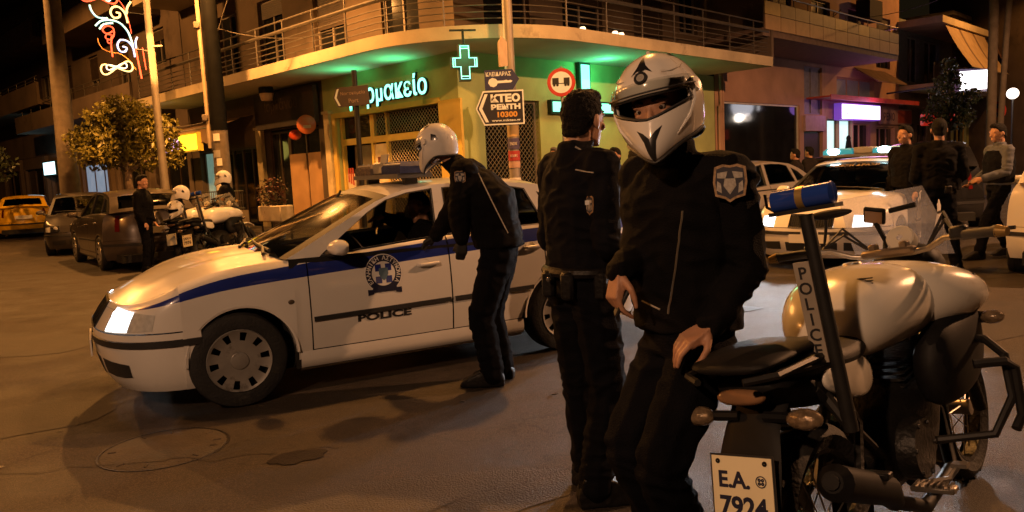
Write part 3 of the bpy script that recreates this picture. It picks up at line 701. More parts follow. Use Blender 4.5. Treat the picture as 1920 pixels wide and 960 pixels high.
CS = dict(
    xn=[(.15, .78), (.24, .85), (.36, .89), (.47, .905), (.55, .90), (.60, .872), (.68, .81), (.74, .745), (.80, .64)],
    xt=[(.15, -3.46), (.3, -3.55), (.46, -3.60), (.60, -3.585), (.8, -3.55), (.98, -3.47), (1.10, -3.40)],
    wz=[(.15, .79), (.22, .825), (.35, .852), (.50, .866), (.62, .866), (.76, .857), (.90, .838), (1.02, .80), (1.2, .78)],
    zt=[(-3.6, 1.00), (-3.3, 1.045), (-2.9, 1.05), (-2.4, 1.045), (-1.5, 1.015), (-.6, .945), (-.4, .945), (0., .925), (.28, .862), (.50, .775), (.62, .735), (.76, .72), (.9, .71)],
    hc=[(-.45, 1.005), (0, .975), (.3, .915), (.55, .83), (.66, .775), (.745, .735)],
    slo=[(-3.6, .955), (-3.15, .945), (-2.34, .913), (-1.54, .875), (-.467, .822), (.02, .79), (.283, .752), (.575, .700), (.7, .69)],
    shi=[(-3.6, .985), (-3.15, 1.02), (-2.4, 1.015), (-1.5, .985), (-.6, .925), (-.467, .912), (.011, .868), (.275, .812), (.575, .706), (.7, .692)],
    rail=[(-.36, .945), (-.79, 1.168), (-1.05, 1.302), (-1.25, 1.372), (-1.55, 1.408), (-2.0, 1.408), (-2.4, 1.37), (-2.75, 1.262), (-3.05, 1.12), (-3.2, 1.062)],
    ws=(0, 1.16), rf=(1.16, 2.42), deck=-3.2,
    win=[[(-.60, .957), (-.80, 1.10), (-.99, 1.228), (-1.13, 1.303), (-1.30, 1.347), (-1.505, 1.369), (-1.475, 1.022)],
         [(-1.585, 1.03), (-1.605, 1.372), (-1.85, 1.375), (-2.12, 1.362), (-2.30, 1.33), (-2.42, 1.05)],
         [(-2.50, 1.058), (-2.42, 1.295), (-2.62, 1.22), (-2.86, 1.075)]])
HATCH = dict(CS); HATCH.update(
    xt=[(.15, -3.02), (.3, -3.12), (.46, -3.16), (.60, -3.15), (.8, -3.13), (.98, -3.08), (1.10, -3.04)],
    zt=[(-3.2, 1.02), (-2.9, 1.05), (-2.4, 1.045), (-1.5, 1.015), (-.6, .945), (-.4, .945), (0., .925), (.28, .862), (.50, .775), (.62, .735), (.76, .72), (.9, .71)],
    slo=CS['slo'], rail=[(-.36, .945), (-.79, 1.168), (-1.05, 1.302), (-1.25, 1.382), (-1.55, 1.42), (-2.0, 1.425), (-2.45, 1.395), (-2.75, 1.33), (-2.95, 1.18), (-3.04, 1.05)],
    deck=-3.04,
    win=CS['win'][:1] + [[(-1.585, 1.03), (-1.605, 1.375), (-1.85, 1.385), (-2.15, 1.375), (-2.38, 1.345), (-2.42, 1.05)], [(-2.50, 1.058), (-2.47, 1.325), (-2.66, 1.28), (-2.84, 1.075)]])
def smooth01(t): return t * t * (3 - 2 * t)
class Car:
    NE = 2.5
    def __init__(s, spec, warp): s.S = spec; s.w = warp; s.xs0 = .22; s.xt0 = min(p[1] for p in spec['xt']) + .72
    def yg(s, z): return .785 - (z - .97) * .36
    def W(s, z): return sinterp(s.S['wz'], z)
    def top(s, x): return sinterp(s.S['zt'], x)
    def pt(s, c, z, off=0.0, cap=None):
        """c: ('x',x) or ('n',q) nose / ('t',q) tail with q 0..1 towards the centre line"""
        k, a = c
        if k == 'x': x, cy, cx = a, 1.0, 0.0
        else: cy = math.cos(a * PI / 2) ** (2 / s.NE) if a < 1 else 0.0; cx = math.sin(a * PI / 2) ** (2 / s.NE)
        xtop = s.colx(c); zt = s.top(xtop) if cap is None else cap
        r, ry = (.10, .085) if xtop > -.42 else (.05, .03)
        if xtop < s.xt0 - .1: r, ry = .07, .06
        y = s.W(z); d = zt - z
        if d < r: y -= ry * (1 - math.sqrt(max(0, 1 - ((r - max(d, 0)) / r) ** 2)))
        y += off
        if k == 'n': x = s.xs0 + (sinterp(s.S['xn'], z) + off - s.xs0) * cx
        if k == 't': x = s.xt0 + (sinterp(s.S['xt'], z) - off - s.xt0) * cx
        return V((x, y * cy, z))
    def colx(s, c):
        k, a = c
        if k == 'x': return a
        cx = math.sin(a * PI / 2) ** (2 / s.NE)
        return s.xs0 + (.735 - s.xs0) * cx if k == 'n' else s.xt0 + (sinterp(s.S['xt'], .98) - s.xt0) * cx
def arch_bottom(x, sill, xa):
    d = R_ARCH ** 2 - (x - xa) ** 2
    return max(sill, Z_ARCH + math.sqrt(d)) if d > 1e-9 else sill
def wheel_mesh():
    q = MB(); R = .314; w_ = .095
    q.lathe([(.20, -w_ * .8), (.215, -w_), (.27, -w_ * 1.03), (R - .012, -w_ * .92), (R, -w_ * .7), (R, -w_ * .25), (R - .008, -w_ * .22), (R - .008, -w_ * .15), (R, -w_ * .12), (R, w_ * .12), (R - .008, w_ * .15), (R - .008, w_ * .22), (R, w_ * .25), (R, w_ * .7), (R - .012, w_ * .92), (.27, w_ * 1.03), (.215, w_), (.20, w_ * .8)], Matrix.Rotation(PI / 2, 4, 'X'), 40)
    tyre = q.mesh('wheel', M_tyre)
    q = MB(); M = Matrix.Rotation(-PI / 2, 4, 'X')
    prof = [(.001, .062), (.03, .062), (.055, .058), (.058, .05), (.10, .052), (.135, .05), (.172, .055), (.19, .06), (.205, .066), (.213, .05)]
    n = 80
    P = [[M @ V((r * math.cos(2 * PI * i / n), r * math.sin(2 * PI * i / n), z + w_ * .35)) for r, z in prof] for i in range(n)]
    q.grid(P, close_u=True, skip=lambda i, j: (j in (5, 6) and i % 8 in (0, 1, 2)) )
    # slot walls: back plate
    q.mi = 1; q.lathe([(.001, w_ * .35 + .0), (.20, w_ * .35 + .0)], M, 40)
    cap = q.mesh('hub_cap', [M_cap, M_under])
    return tyre, cap
TYRE, CAP = wheel_mesh()
def ring_text(s, r, size, a0, a1, m_, ext=.001):
    b = bmesh.new()
    for i, ch in enumerate(s):
        if ch == ' ': continue
        a = rad(lerp(a0, a1, i / (len(s) - 1)))
        me = text_mesh(ch, size, ext, .0006)
        me.transform(Matrix.Translation((r * math.cos(a), r * math.sin(a), 0)) @ Matrix.Rotation(a - PI / 2, 4, 'Z')); b.from_mesh(me)
    me = bpy.data.meshes.new('ring_lettering'); b.to_mesh(me); b.free(); me.materials.append(m_); return me
def police_emblem(parent, M, R):
    """round police badge: dark ring with lettering, white field with blue squares and a shield, ribbon"""
    e = MB(); e.mi = 0; e.lathe([(R * .66, .001), (R, .001)], M, 40); e.mi = 1; e.lathe([(.0005, .0012), (R * .655, .0012)], M, 32)
    e.lathe([(R, .0008), (R * 1.05, .0008)], M, 40)
    o = e.build('emblem', [M_navy, M_whitefilm], parent, recalc=False)
    q = MB(); k = R * .25
    for ix in (-1, 1):
        for iy in (-1, 1): q.box(M @ V((ix * k * 1.15, iy * k * 1.3, .0018)), (k * 1.35 if abs(M[0][0]) > .5 else .002, .002 if abs(M[0][0]) > .5 else k * 1.35, k * 1.5))
    q.build('blue_squares', M_bluestripe, o)
    q = MB(); q.prism([(-k, k * 1.2), (k, k * 1.2), (k * 1.05, -.1 * k), (.6 * k, -k), (0, -1.5 * k), (-.6 * k, -k), (-1.05 * k, -.1 * k)], M @ Matrix.Translation((0, 0, .003)), .001)
    q.build('shield', mat('badge shield grey blue', (.10, .16, .22), .4), o)
    rl_ = link('ring_lettering', ring_text('ΕΛΛΗΝΙΚΗ ΑΣΤΥΝΟΜΙΑ', R * .83, R * .30, 212, -32, M_whitefilm), o, M=M @ Matrix.Translation((0, 0, .0015)), kind='stuff')
    q = MB(); q.prism([(-.72 * R, -.98 * R), (.72 * R, -.98 * R), (.66 * R, -.72 * R), (0, -.84 * R), (-.66 * R, -.72 * R)], M @ Matrix.Translation((0, 0, .0025)), .001)
    q.prism([(-.95 * R, -1.12 * R), (-.62 * R, -1.06 * R), (-.62 * R, -.82 * R), (-.95 * R, -.8 * R)], M @ Matrix.Translation((0, 0, .0015)), .001)
    q.prism([(.95 * R, -1.12 * R), (.62 * R, -1.06 * R), (.62 * R, -.82 * R), (.95 * R, -.8 * R)], M @ Matrix.Translation((0, 0, .0015)), .001)
    q.build('ribbon', M_navy, o)
def build_car(name, label, cat, loc, rotz, paint, spec=CS, group=None, dims=(4.45, .835, 2.512, 1.43, 1.0), police=False, front_open=False, lights=None, tails=None,
              plate=None, windscreen_text=None, moulding=True, chrome_strip=False, light_bar=False, interior=True, rear_plate=None, bar_lit=False, low_paint=None, deco=None):
    t = thing(name, label, cat, loc, rotz, group)
    L, fo, wb, H, Wd = dims; ro_c = -min(p[1] for p in spec['xt']) - 2.512; ro = L - fo - wb
    def warp(p):
        x = (p.x if p.x < .36 else .36 + (p.x - .36) * (fo - .36) / .545) if p.x > 0 else (p.x * wb / 2.512 if p.x > -2.512 else -wb + (p.x + 2.512) * ro / ro_c)
        z = p.z if p.z < .7 else .7 + (p.z - .7) * (H - .7) / (1.445 - .7)
        return V((x, p.y * Wd, z))
    c = Car(spec, warp); S = spec
    def fin(q, nm, mats, par=None, **k):
        for v in q.b.verts: v.co = warp(v.co)
        return q.build(nm, mats, par or t, **k)
    PM = [paint, M_bluestripe if police else paint, low_paint or paint]
    def rows(x, zb, n1=5, n2=2, n3=5, top=None):
        zt = (c.top(x) if top is None else top); lo = min(sinterp(S['slo'], x), zt - .03); hi = min(sinterp(S['shi'], x), zt - .012)
        if zb >= lo: lo = zb + .002
        if hi <= lo: hi = lo + .002
        r = [lerp(zb, lo, i / n1) for i in range(n1)] + [lerp(lo, hi, i / n2) for i in range(n2)]
        r += [lerp(hi, zt, math.sin(PI / 2 * i / n3)) for i in range(n3 + 1)]
        return r
    NR = (5, 2, 5)
    rmat = lambda i, j: 1 if 5 <= j < 7 else 0
    tail_x = c.xt0
    for sd in (1, -1):
        mir = (lambda p: p) if sd > 0 else (lambda p: V((p.x, -p.y, p.z)))
        def panel(nm, cols, zbf, mfn=rmat, top=None, **k):
            q = MB(); q.grid([[mir(c.pt(cc, z)) for z in rows(c.colx(cc), zbf(cc), top=top)] for cc in cols], mi=mfn)
            # inward return flange at both ends and along the bottom
            return fin(q, nm, PM, angle=50, **k)
        # front fender: nose upper part, then the arch zone
        nose = [('n', q_) for q_ in (.86, .80, .72, .64, .56, .48, .4, .32, .24, .16, .08)]
        zsplit = .555
        panel('fender', nose + [('x', .22), ('x', XF + R_ARCH + .002)], lambda cc: zsplit + .004)
        xs = [XF + R_ARCH + .001, XF + R_ARCH] + [XF + R_ARCH * math.cos(PI * i / 18) for i in range(1, 18)] + [XF - R_ARCH, XF - R_ARCH - .001, -.435, -.483]
        q = MB(); P = []
        for i, x in enumerate(xs):
            zb = .555 if i == 0 else arch_bottom(x, .30 if x < 0 else .33, XF)
            if i == len(xs) - 4: zb = Z_ARCH
            if x <= XF - R_ARCH - 5e-4: zb = .20
            P.append([mir(c.pt(('x', x), z)) for z in rows(x, zb)])
        q.grid(P, mi=rmat); fin(q, 'fender', PM, angle=50)
        # lip and wheel housings
        for xa in (XF, -2.512):
            q = MB(); q.grid([[mir(V((xa + r * math.cos(a), y, Z_ARCH + r * math.sin(a)))) for y, r in ((.852, R_ARCH + .006), (.866, R_ARCH + .004), (.862, R_ARCH - .012), (.80, R_ARCH - .014))] for a in [PI * i / 24 for i in range(25)]])
            fin(q, 'arch_lip', paint)
            q = MB(); q.grid([[mir(V((xa + r * math.cos(a), y, Z_ARCH + r * math.sin(a)))) for y, r in ((.81, R_ARCH - .012), (.5, R_ARCH - .012), (.5, .02))] for a in [-.35 + (PI + .7) * i / 24 for i in range(25)]])
            fin(q, 'wheel_housing', M_under)
        # front bumper half
        bcols = [('n', q_) for q_ in (1, .94, .86, .78, .7, .62, .54, .46, .38, .3, .22, .12)] + [('x', .22), ('x', .28), ('x', XF + R_ARCH + .004)]
        q = MB(); zz = [.165, .19, .23, .29, .36, .43, .47, .505, .53, .55]
        q.grid([[mir(c.pt(cc, z, cap=9)) for z in zz] for cc in bcols]); fin(q, 'front_bumper', low_paint or paint)
        q = MB(); q.grid([[mir(c.pt(cc, z, off=o, cap=9)) for z, o in ((.462, .0), (.464, .010), (.505, .010), (.508, .0))] for cc in [('n', q_) for q_ in (.95, .86, .78, .7, .62, .54, .46, .38, .3, .22, .12)] + [('x', .22), ('x', .305)]])
        fin(q, 'bumper_strip', M_rubber)
        q = MB(); q.grid([[mir(c.pt(('n', q_), lerp(z0, .375 - .02 * (1 - t_), k), off=.004, cap=9)) for k in (0, .5, 1)] for t_, q_, z0 in ((0, .44, .27), (.3, .52, .262), (.6, .62, .262), (1, .74, .27))])
        fin(q, 'fog_grille', M_rubber)
        # headlight: reflector behind a clear lens
        hz = lambda q_: (lerp(.575, .565, (q_ - .24) / .42), lerp(.672, .712, (q_ - .24) / .42))
        lit = lights if lights else None
        q = MB(); qs = [.24, .29, .34, .39, .43]
        q.grid([[mir(c.pt(('n', q_), lerp(*hz(q_), k), off=.003, cap=9)) for k in (0, .33, .66, 1)] for q_ in qs]); fin(q, 'headlight_side', M_clearlens)
        qs = [.435, .49, .55, .61, .66]
        q = MB(); q.grid([[mir(c.pt(('n', q_), lerp(*hz(q_), k), off=.003, cap=9)) for k in (0, .2, .4, .6, .8, 1)] for q_ in qs]); bowl = fin(q, 'headlight', M_bowl if lit else M_reflector)
        q = MB(); p_ = c.pt(('n', .56), .64, off=.000, cap=9); p2_ = c.pt(('n', .56), .64, off=.02, cap=9); nn_ = (p2_ - p_).normalized(); X_, Y_, Z_ = frame_from(mir(nn_))
        q.ell(mir(p_), (.062, .062, .012), rot=Matrix((X_, Y_, Z_)).transposed(), nu=20); fin(q, 'bulb', M_headlit if lit else M_clearlens, bowl)
        q = MB(); q.grid([[mir(c.pt(('n', q_), lerp(*hz(q_), k), off=.012, cap=9)) for k in (0, .33, .66, 1)] for q_ in qs]); fin(q, 'lens', G_LENS, bowl)
        # doors
        for xa, xb, nm in ((-.492, -1.535, 'door'), (-1.546, -2.36, 'door')):
            cols = [xa + (xb - xa) * i / 14 for i in range(15)]
            q = MB(); q.grid([[mir(c.pt(('x', x), z)) for z in rows(x, arch_bottom(x, .315, -2.512) + (.012 if arch_bottom(x, .315, -2.512) > .316 else 0), top=c.top(x) - .004)] for x in cols], mi=rmat)
            d = fin(q, nm, PM, angle=50)
            if moulding:
                q = MB(); x0, x1 = xa - .01, max(xb + .01, -2.235)
                q.grid([[mir(c.pt(('x', lerp(x0, x1, i / 8)), lerp(.507, .535, i / 8 * .6 if xa > -1 else .6 + .4 * i / 8) + dz, off=o)) for dz, o in ((0, .001), (.002, .012), (.032, .012), (.034, .001))] for i in range(9)]); fin(q, 'door_moulding', M_rubber, d)
            hx = -1.365 if xa > -1 else -2.26
            hz_ = .82 if xa > -1 else .87
            q = MB(); q.tube([mir(V((hx + dx, .842 + o, hz_ + dx * -.05))) for dx, o in ((-.085, 0), (-.07, .03), (0, .036), (.06, .03), (.075, 0))], .014, 8); fin(q, 'door_handle', paint, d)
            q = MB(); q.lathe([(.001, -.002), (.03, 0), (.042, .006)], axes(mir(V((hx + .02, .842, hz_ - .004))), (1, 0, 0), (0, 0, 1), (0, sd, 0)), 14); fin(q, 'handle_recess', M_rubber if not police else paint, d)
        # sill
        q = MB(); q.grid([[mir(V((x, y, z))) for y, z in ((.80, .17), (.838, .20), (.852, .25), (.845, .308))] for x in (XF - R_ARCH - .01, -.8, -1.2, -1.6, -2.512 + R_ARCH + .01)]); fin(q, 'sill', paint)
        q = MB(); q.grid([[mir(V((x, y, z))) for y, z in ((.83, .19), (.83, .95))] for x in (-R_ARCH - .01, -.9, -1.5, -2.512 + R_ARCH)]); fin(q, 'inner_panel', M_under)
        # rear quarter
        xs = [-2.37] + [-2.512 + R_ARCH * math.cos(PI * i / 18) for i in range(7, 18)] + [-2.512 - R_ARCH, -2.512 - R_ARCH - .001]
        q = MB(); q.grid([[mir(c.pt(('x', x), z)) for z in rows(x, arch_bottom(x, .30, -2.512))] for x in xs], mi=rmat); fin(q, 'quarter_panel', PM, angle=50)
        tc = [('x', -2.512 - R_ARCH - .001)] + ([('x', lerp(-2.512 - R_ARCH, tail_x, .5))] if tail_x < -2.95 else []) + [('t', q_) for q_ in (.02, .1, .2, .3, .4, .5, .6, .7, .8, .9, 1)]
        tc = [cc for cc in tc if c.colx(cc) <= -2.512 - R_ARCH]
        panel('quarter_panel', tc, lambda cc: .56)
        q = MB(); q.grid([[mir(c.pt(cc, z, off=.012, cap=9)) for z in (.2, .26, .36, .46, .53, .556)] for cc in tc]); fin(q, 'rear_bumper', low_paint or paint)
        q = MB(); q.grid([[mir(c.pt(cc, z, off=o, cap=9)) for z, o in ((.455, .012), (.457, .022), (.50, .022), (.503, .012))] for cc in tc]); fin(q, 'bumper_strip', M_rubber)
        q = MB(); q.grid([[mir(c.pt(('t', q_), z, off=.006, cap=9)) for z in ((.66, .74, .82, .90) if spec is CS else (.72, .82, .92, 1.0))] for q_ in (.18, .28, .38, .48, .56)]); fin(q, 'tail_light', M_redlit if tails else M_red)
        # side frame with window openings
        b = bmesh.new(); rl = S['rail']
        belt = [(x, c.top(x) - .006) for x in (-.36, -.5, -.7, -1.0, -1.5, -2.0, -2.4, -2.8, rl[-1][0])]
        out = [(lerp(-.36, rl[-1][0], i / 40)) for i in range(41)]
        outer = [(x, interp([(-p[0], p[1]) for p in rl], -x)) for x in out] + belt[::-1][1:-1]
        edges = []
        def loop(pts):
            vs = [b.verts.new((x, 0, z)) for x, z in pts]
            edges.extend(b.edges.new((vs[i], vs[(i + 1) % len(vs)])) for i in range(len(vs)))
        outer[0] = (outer[0][0], outer[0][1] + .004)
        loop(outer); [loop(w_) for w_ in S['win']]
        bmesh.ops.triangle_fill(b, edges=edges, use_beauty=True)
        q = MB(); mp = {}
        for f in b.faces:
            vs = []
            for v in f.verts:
                if v not in mp: mp[v] = q.v(mir(V((v.co.x, c.yg(v.co.z), v.co.z))))
                vs.append(mp[v])
            q._f(vs)
        b.free()
        q.mi = 1
        for w_ in S['win']:
            n = len(w_)
            for i in range(n):
                (x0, z0), (x1, z1) = w_[i], w_[(i + 1) % n]
                q._f([q.v(mir(V((x0, c.yg(z0), z0)))), q.v(mir(V((x1, c.yg(z1), z1)))), q.v(mir(V((x1, c.yg(z1) - .035, z1)))), q.v(mir(V((x0, c.yg(z0) - .035, z0))))])
        fin(q, 'window_frame', [paint, M_rubber])
        for k, w_ in enumerate(S['win']):
            # black seal band round the opening, proud of the frame
            q = MB(); cx_ = sum(p[0] for p in w_) / len(w_); cz_ = sum(p[1] for p in w_) / len(w_)
            n = len(w_); gw = lambda p, s_: (p[0] + (p[0] - cx_) * s_ / (.3 + abs(p[0] - cx_)), p[1] + (p[1] - cz_) * s_ / (.12 + abs(p[1] - cz_)))
            P = [[mir(V((x, c.yg(z) + o, z))) for (x, z), o in ((gw(p, .018), .002), (gw(p, .0), .003))] for p in w_]
            q.grid(P, close_u=True); fin(q, 'window_seal', M_rubber)
            if front_open and sd > 0 and k == 0: continue
            q = MB(); q._f([q.v(mir(V((x, c.yg(z) - .02, z)))) for x, z in w_]); fin(q, 'side_window', G_CLEAR if k == 0 else G_TINT)
        if chrome_strip:
            q = MB(); q.tube([mir(V((x, c.W(1.0) - .03, c.top(x) + .004))) for x in (-.6, -1.0, -1.5, -2.0, -2.42)], .006, 6); fin(q, 'belt_trim', M_chrome)
        # mirror
        q = MB(); M = Matrix.Translation(mir(V((-.69, .955, 1.012))))
        q.hull([M @ V((dx, mir(V((0, dy, 0))).y, dz)) for dx, dy, dz in ((.06, -.10, -.05), (.06, .08, -.055), (.07, -.09, .02), (.065, .07, .025), (.03, -.1, .058), (.03, .06, .055), (-.05, -.11, .058), (-.05, .09, .05), (-.055, -.11, -.055), (-.055, .09, -.058), (-.055, .105, 0), (.0, .10, -.0), (.085, -.02, -.01), (.05, .1, -.02))])
        mo = fin(q, 'mirror', paint); md = mo.modifiers.new('s', 'SUBSURF'); md.levels = 1; md.render_levels = 1
        q = MB(); q.tube([mir(V((-.64, .80, .955))), mir(V((-.66, .90, .972)))], .025, 8); fin(q, 'mirror_arm', M_rubber, mo)
        # wheels
        for xa in (0, -wb):
            wo = link('wheel', TYRE, t, M=Matrix.Translation((xa, (.775 if sd > 0 else -.775) * Wd, .314)) @ (Matrix.Identity(4) if sd > 0 else Matrix.Rotation(PI, 4, 'Z')))
            link('hub_cap', CAP, wo)
    # hood, cowl, deck
    hcols = [('n', q_) for q_ in (1, .93, .86, .78, .7, .62, .54, .46, .38, .3, .2, .1)] + [('x', x) for x in (.22, .12, 0, -.12, -.24, -.34)]
    q = MB(); P = []
    for cc in hcols:
        x = c.colx(cc); e = c.pt(cc, c.top(x)); hc = max(sinterp([(a, b_) for a, b_ in S['hc']], e.x), e.z + .003)
        P.append([V((e.x, e.y * k, e.z + (hc - e.z) * (1 - abs(k) ** 2.2) * min(1, e.y / .5) + (.012 if .55 < abs(k) < .8 else 0) * smooth01(max(0, min(1, (.6 - e.x) * 3))))) for k in [-1 + i / 12 for i in range(25)]])
    q.grid(P); fin(q, 'bonnet', paint, angle=60)
    q = MB(); e = P[-1]; q.grid([[p + V((0, 0, -.006)) for p in e], [V((p.x - .10 + .0 * abs(p.y), p.y, p.z - .03)) for p in e], [V((p.x - .2, p.y, p.z - .02)) for p in e]]); fin(q, 'cowl', M_rubber)
    # upper shell: windscreen, roof, rear window
    rl = S['rail']
    def railp(x): z = interp([(-p[0], p[1]) for p in rl], -x); return V((x, c.yg(z), z))
    xr0, xr1, xe = -1.16, (-2.42 if spec is CS else -2.72), rl[-1][0]
    def shell(x, k):
        p = railp(x)
        bow = interp([(.36, .14), (1.16, .05), (2.0, 0), (2.6, -.03), (3.3, -.06)], -x); cr = interp([(.36, .045), (1.16, .05), (1.6, .036), (2.3, .05), (3.3, .03)], -x)
        f = 1 - abs(k) ** 2.4
        return V((p.x + bow * f, p.y * k, p.z + cr * f))
    ks = [-1 + i / 10 for i in range(21)]
    q = MB(); q.grid([[shell(lerp(-.36, xr0, i / 10), k) for k in ks] for i in range(11)], mi=lambda i, j: 1 if j in (0, 19) or i in (9,) else 0); fin(q, 'windscreen', [G_CLEAR, M_rubber], angle=60)
    q = MB(); q.grid([[shell(lerp(xr0, xr1, i / 12), k) for k in ks] for i in range(13)]); fin(q, 'roof', paint, angle=60)
    q = MB(); q.grid([[shell(lerp(xr1, xe, i / 8), k) for k in ks] for i in range(9)], mi=lambda i, j: 1 if j in (0, 1, 18, 19) or i in (0, 7) else 0); fin(q, 'rear_window', [G_TINT, paint], angle=60)
    # deck between rear window foot and tail
    q = MB(); P = [[shell(xe, k) for k in ks]]
    dc = ([('x', lerp(xe, tail_x, .5))] if tail_x < xe - .05 else []) + [('t', q_) for q_ in (.02, .1, .2, .3, .4, .5, .6, .7, .8, .9, 1)]
    dc = [cc for cc in dc if c.colx(cc) < xe]
    for cc in dc:
        x = c.colx(cc); e = c.pt(cc, c.top(x)); P.append([V((e.x, e.y * k, e.z + .02 * (1 - k * k))) for k in ks])
    q.grid(P); fin(q, 'boot_lid', paint, angle=60)
    # grille
    q = MB(); gcols = [('n', 1)] + [('n', q_) for q_ in (.95, .90, .85)]
    for sd in (1, -1):
        q.mi = 1; q.grid([[V((p.x, p.y * sd, p.z)) for p in [c.pt(cc, z, off=.004, cap=9) for z in (.57, .62, .67, .715)]] for cc in gcols])
        q.mi = 0
        for k in range(4): pass
    for k in range(9):
        for sd in (1, -1):
            p = [c.pt(('n', .86 + .14 * k / 8), z, off=.008, cap=9) for z in (.575, .64, .71)]
            q.tube([V((a.x, a.y * sd, a.z)) for a in p], .005, 5)
    edge = [c.pt(('n', q_), .722, off=.008, cap=9) for q_ in (.845, .9, .95, 1)]; low = [c.pt(('n', q_), .565, off=.008, cap=9) for q_ in (1, .95, .9, .845)]
    lp = edge + [V((p.x, -p.y, p.z)) for p in edge[::-1][1:]] + [V((p.x, -p.y, p.z)) for p in low[::-1]] + low[1:] if False else [V((p.x, p.y, p.z)) for p in edge] + [V((p.x, -p.y, p.z)) for p in edge[-2::-1]] + [V((p.x, -p.y, p.z)) for p in low[::-1]] + [p for p in low[1:]]
    q.tube(lp, .010, 6, closed=True); fin(q, 'grille', [M_chrome, M_under])
    # lower air intake and plate
    q = MB()
    for sd in (1, -1): q.grid([[V((p.x, p.y * sd, p.z)) for p in [c.pt(('n', q_), z, off=.003, cap=9) for z in (.25, .3, .37)]] for q_ in (1, .93, .86, .80)])
    fin(q, 'air_intake', M_rubber)
    if plate is not None:
        q = MB(); q.box((.925, 0, .42), (.012, .52, .11)); pl = fin(q, 'number_plate', M_plate)
        if plate: text(plate, .085, M_black, pl, axes(warp(V((.925, 0, .42))) + V((.009, 0, 0)), (0, 1, 0), (0, 0, 1), (1, 0, 0)), ext=.001)
    if rear_plate is not None:
        xb = min(p[1] for p in spec['xt']); q = MB(); q.box((xb - .01, 0, .66 if spec is CS else .72), (.014, .52, .12)); pl = fin(q, 'number_plate', M_plate)
        if rear_plate: text(rear_plate, .09, M_black, pl, axes(warp(V((xb - .01, 0, .66 if spec is CS else .72))) - V((.012, 0, 0)), (0, -1, 0), (0, 0, 1), (-1, 0, 0)), ext=.001)
    # wipers
    for y0, y1 in ((.55, -.1), (-.05, -.62)):
        q = MB(); pts = []
        for i in range(6):
            k = lerp(y0, y1, i / 5) / .78; p = shell(-.36 - .03 - .05 * (i / 5), k); pts.append(p + V((.012, 0, .016)))
        q.tube(pts, [.012, .011, .01, .009, .008, .006], 6); q.tube([pts[0] + V((.05, .05, -.02)), pts[1], pts[3]], [.014, .012, .007], 6); fin(q, 'wiper', M_rubber)
    # inside
    q = MB(); q.box((-1.4, 0, .24), (3.8, 1.36, .14)); q.box((-1.35, 0, .34), (2.6, 1.5, .08)); fin(q, 'floor_pan', M_under)
    if interior:
        q = MB(); q.hull([V((x, y, z)) for y in (-.72, .72) for x, z in ((-.42, .93), (-.75, .93), (-.82, .82), (-.42, .5))]); q.hull([V((x, y, z)) for y in (.2, .58) for x, z in ((-.7, .97), (-.80, .97), (-.82, .9), (-.7, .9))]); fin(q, 'dashboard', M_seat)
        q = MB(); sc_ = V((-1.0, .37, .90)); ax = V((-.82, 0, .45)).normalized(); e1 = V((0, 1, 0)); e2 = ax.cross(e1)
        q.tube([sc_ + (e1 * math.cos(a) + e2 * math.sin(a)) * .185 for a in [2 * PI * i / 24 for i in range(24)]], .013, 6, closed=True)
        for a in (0, PI, -PI / 2): q.tube([sc_, sc_ + (e1 * math.cos(a) + e2 * math.sin(a)) * .18], .012, 6)
        q.tube([sc_, sc_ - ax * .25], .03, 8); fin(q, 'steering_wheel', M_rubber)
        for y in (.37, -.37):
            q = MB(); q.hull([V((x, y + dy, z)) for dy in (-.24, .24) for x, z in ((-1.02, .42), (-1.02, .50), (-1.5, .46), (-1.5, .38))])
            q.hull([V((x, y + dy * s_, z)) for dy in (-.23, .23) for x, z, s_ in ((-1.44, .42, 1), (-1.58, .42, 1), (-1.68, 1.04, .8), (-1.78, 1.0, .8), (-1.64, .7, 1.05))])
            q.hull([V((x, y + dy, z)) for dy in (-.12, .12) for x, z in ((-1.70, 1.06), (-1.78, 1.06), (-1.72, 1.22), (-1.79, 1.22))])
            q.tube([(-1.74, y - .05, 1.0), (-1.75, y - .05, 1.1)], .008, 5); fin(q, 'seat', M_seat)
        q = MB(); q.hull([V((x, y, z)) for y in (-.68, .68) for x, z in ((-2.05, .45), (-2.5, .42), (-2.62, 1.0), (-2.4, .95))]); fin(q, 'seat', M_seat)
        q = MB(); q.box((-.98, 0, 1.30), (.05, .22, .07)); q.tube([(-.96, 0, 1.33), (-1.0, 0, 1.39)], .01, 5); fin(q, 'inner_mirror', M_rubber)
    if windscreen_text:
        a, b_ = shell(-.98, .02), shell(-1.05, .02); up = (b_ - a).normalized(); n_ = V((0, 1, 0)).cross(up)
        if n_.x < 0: n_ = -n_
        a, up = warp(a), (warp(b_) - warp(a)).normalized()
        text(windscreen_text, .085, mat('dull gold film', (.22, .16, .08), .6), t, axes(a + n_ * .02 + V((0, 0, .002)), (0, 1, 0), up, n_), ext=.001, bold=.004, spacing=1.15, name='windscreen_lettering')
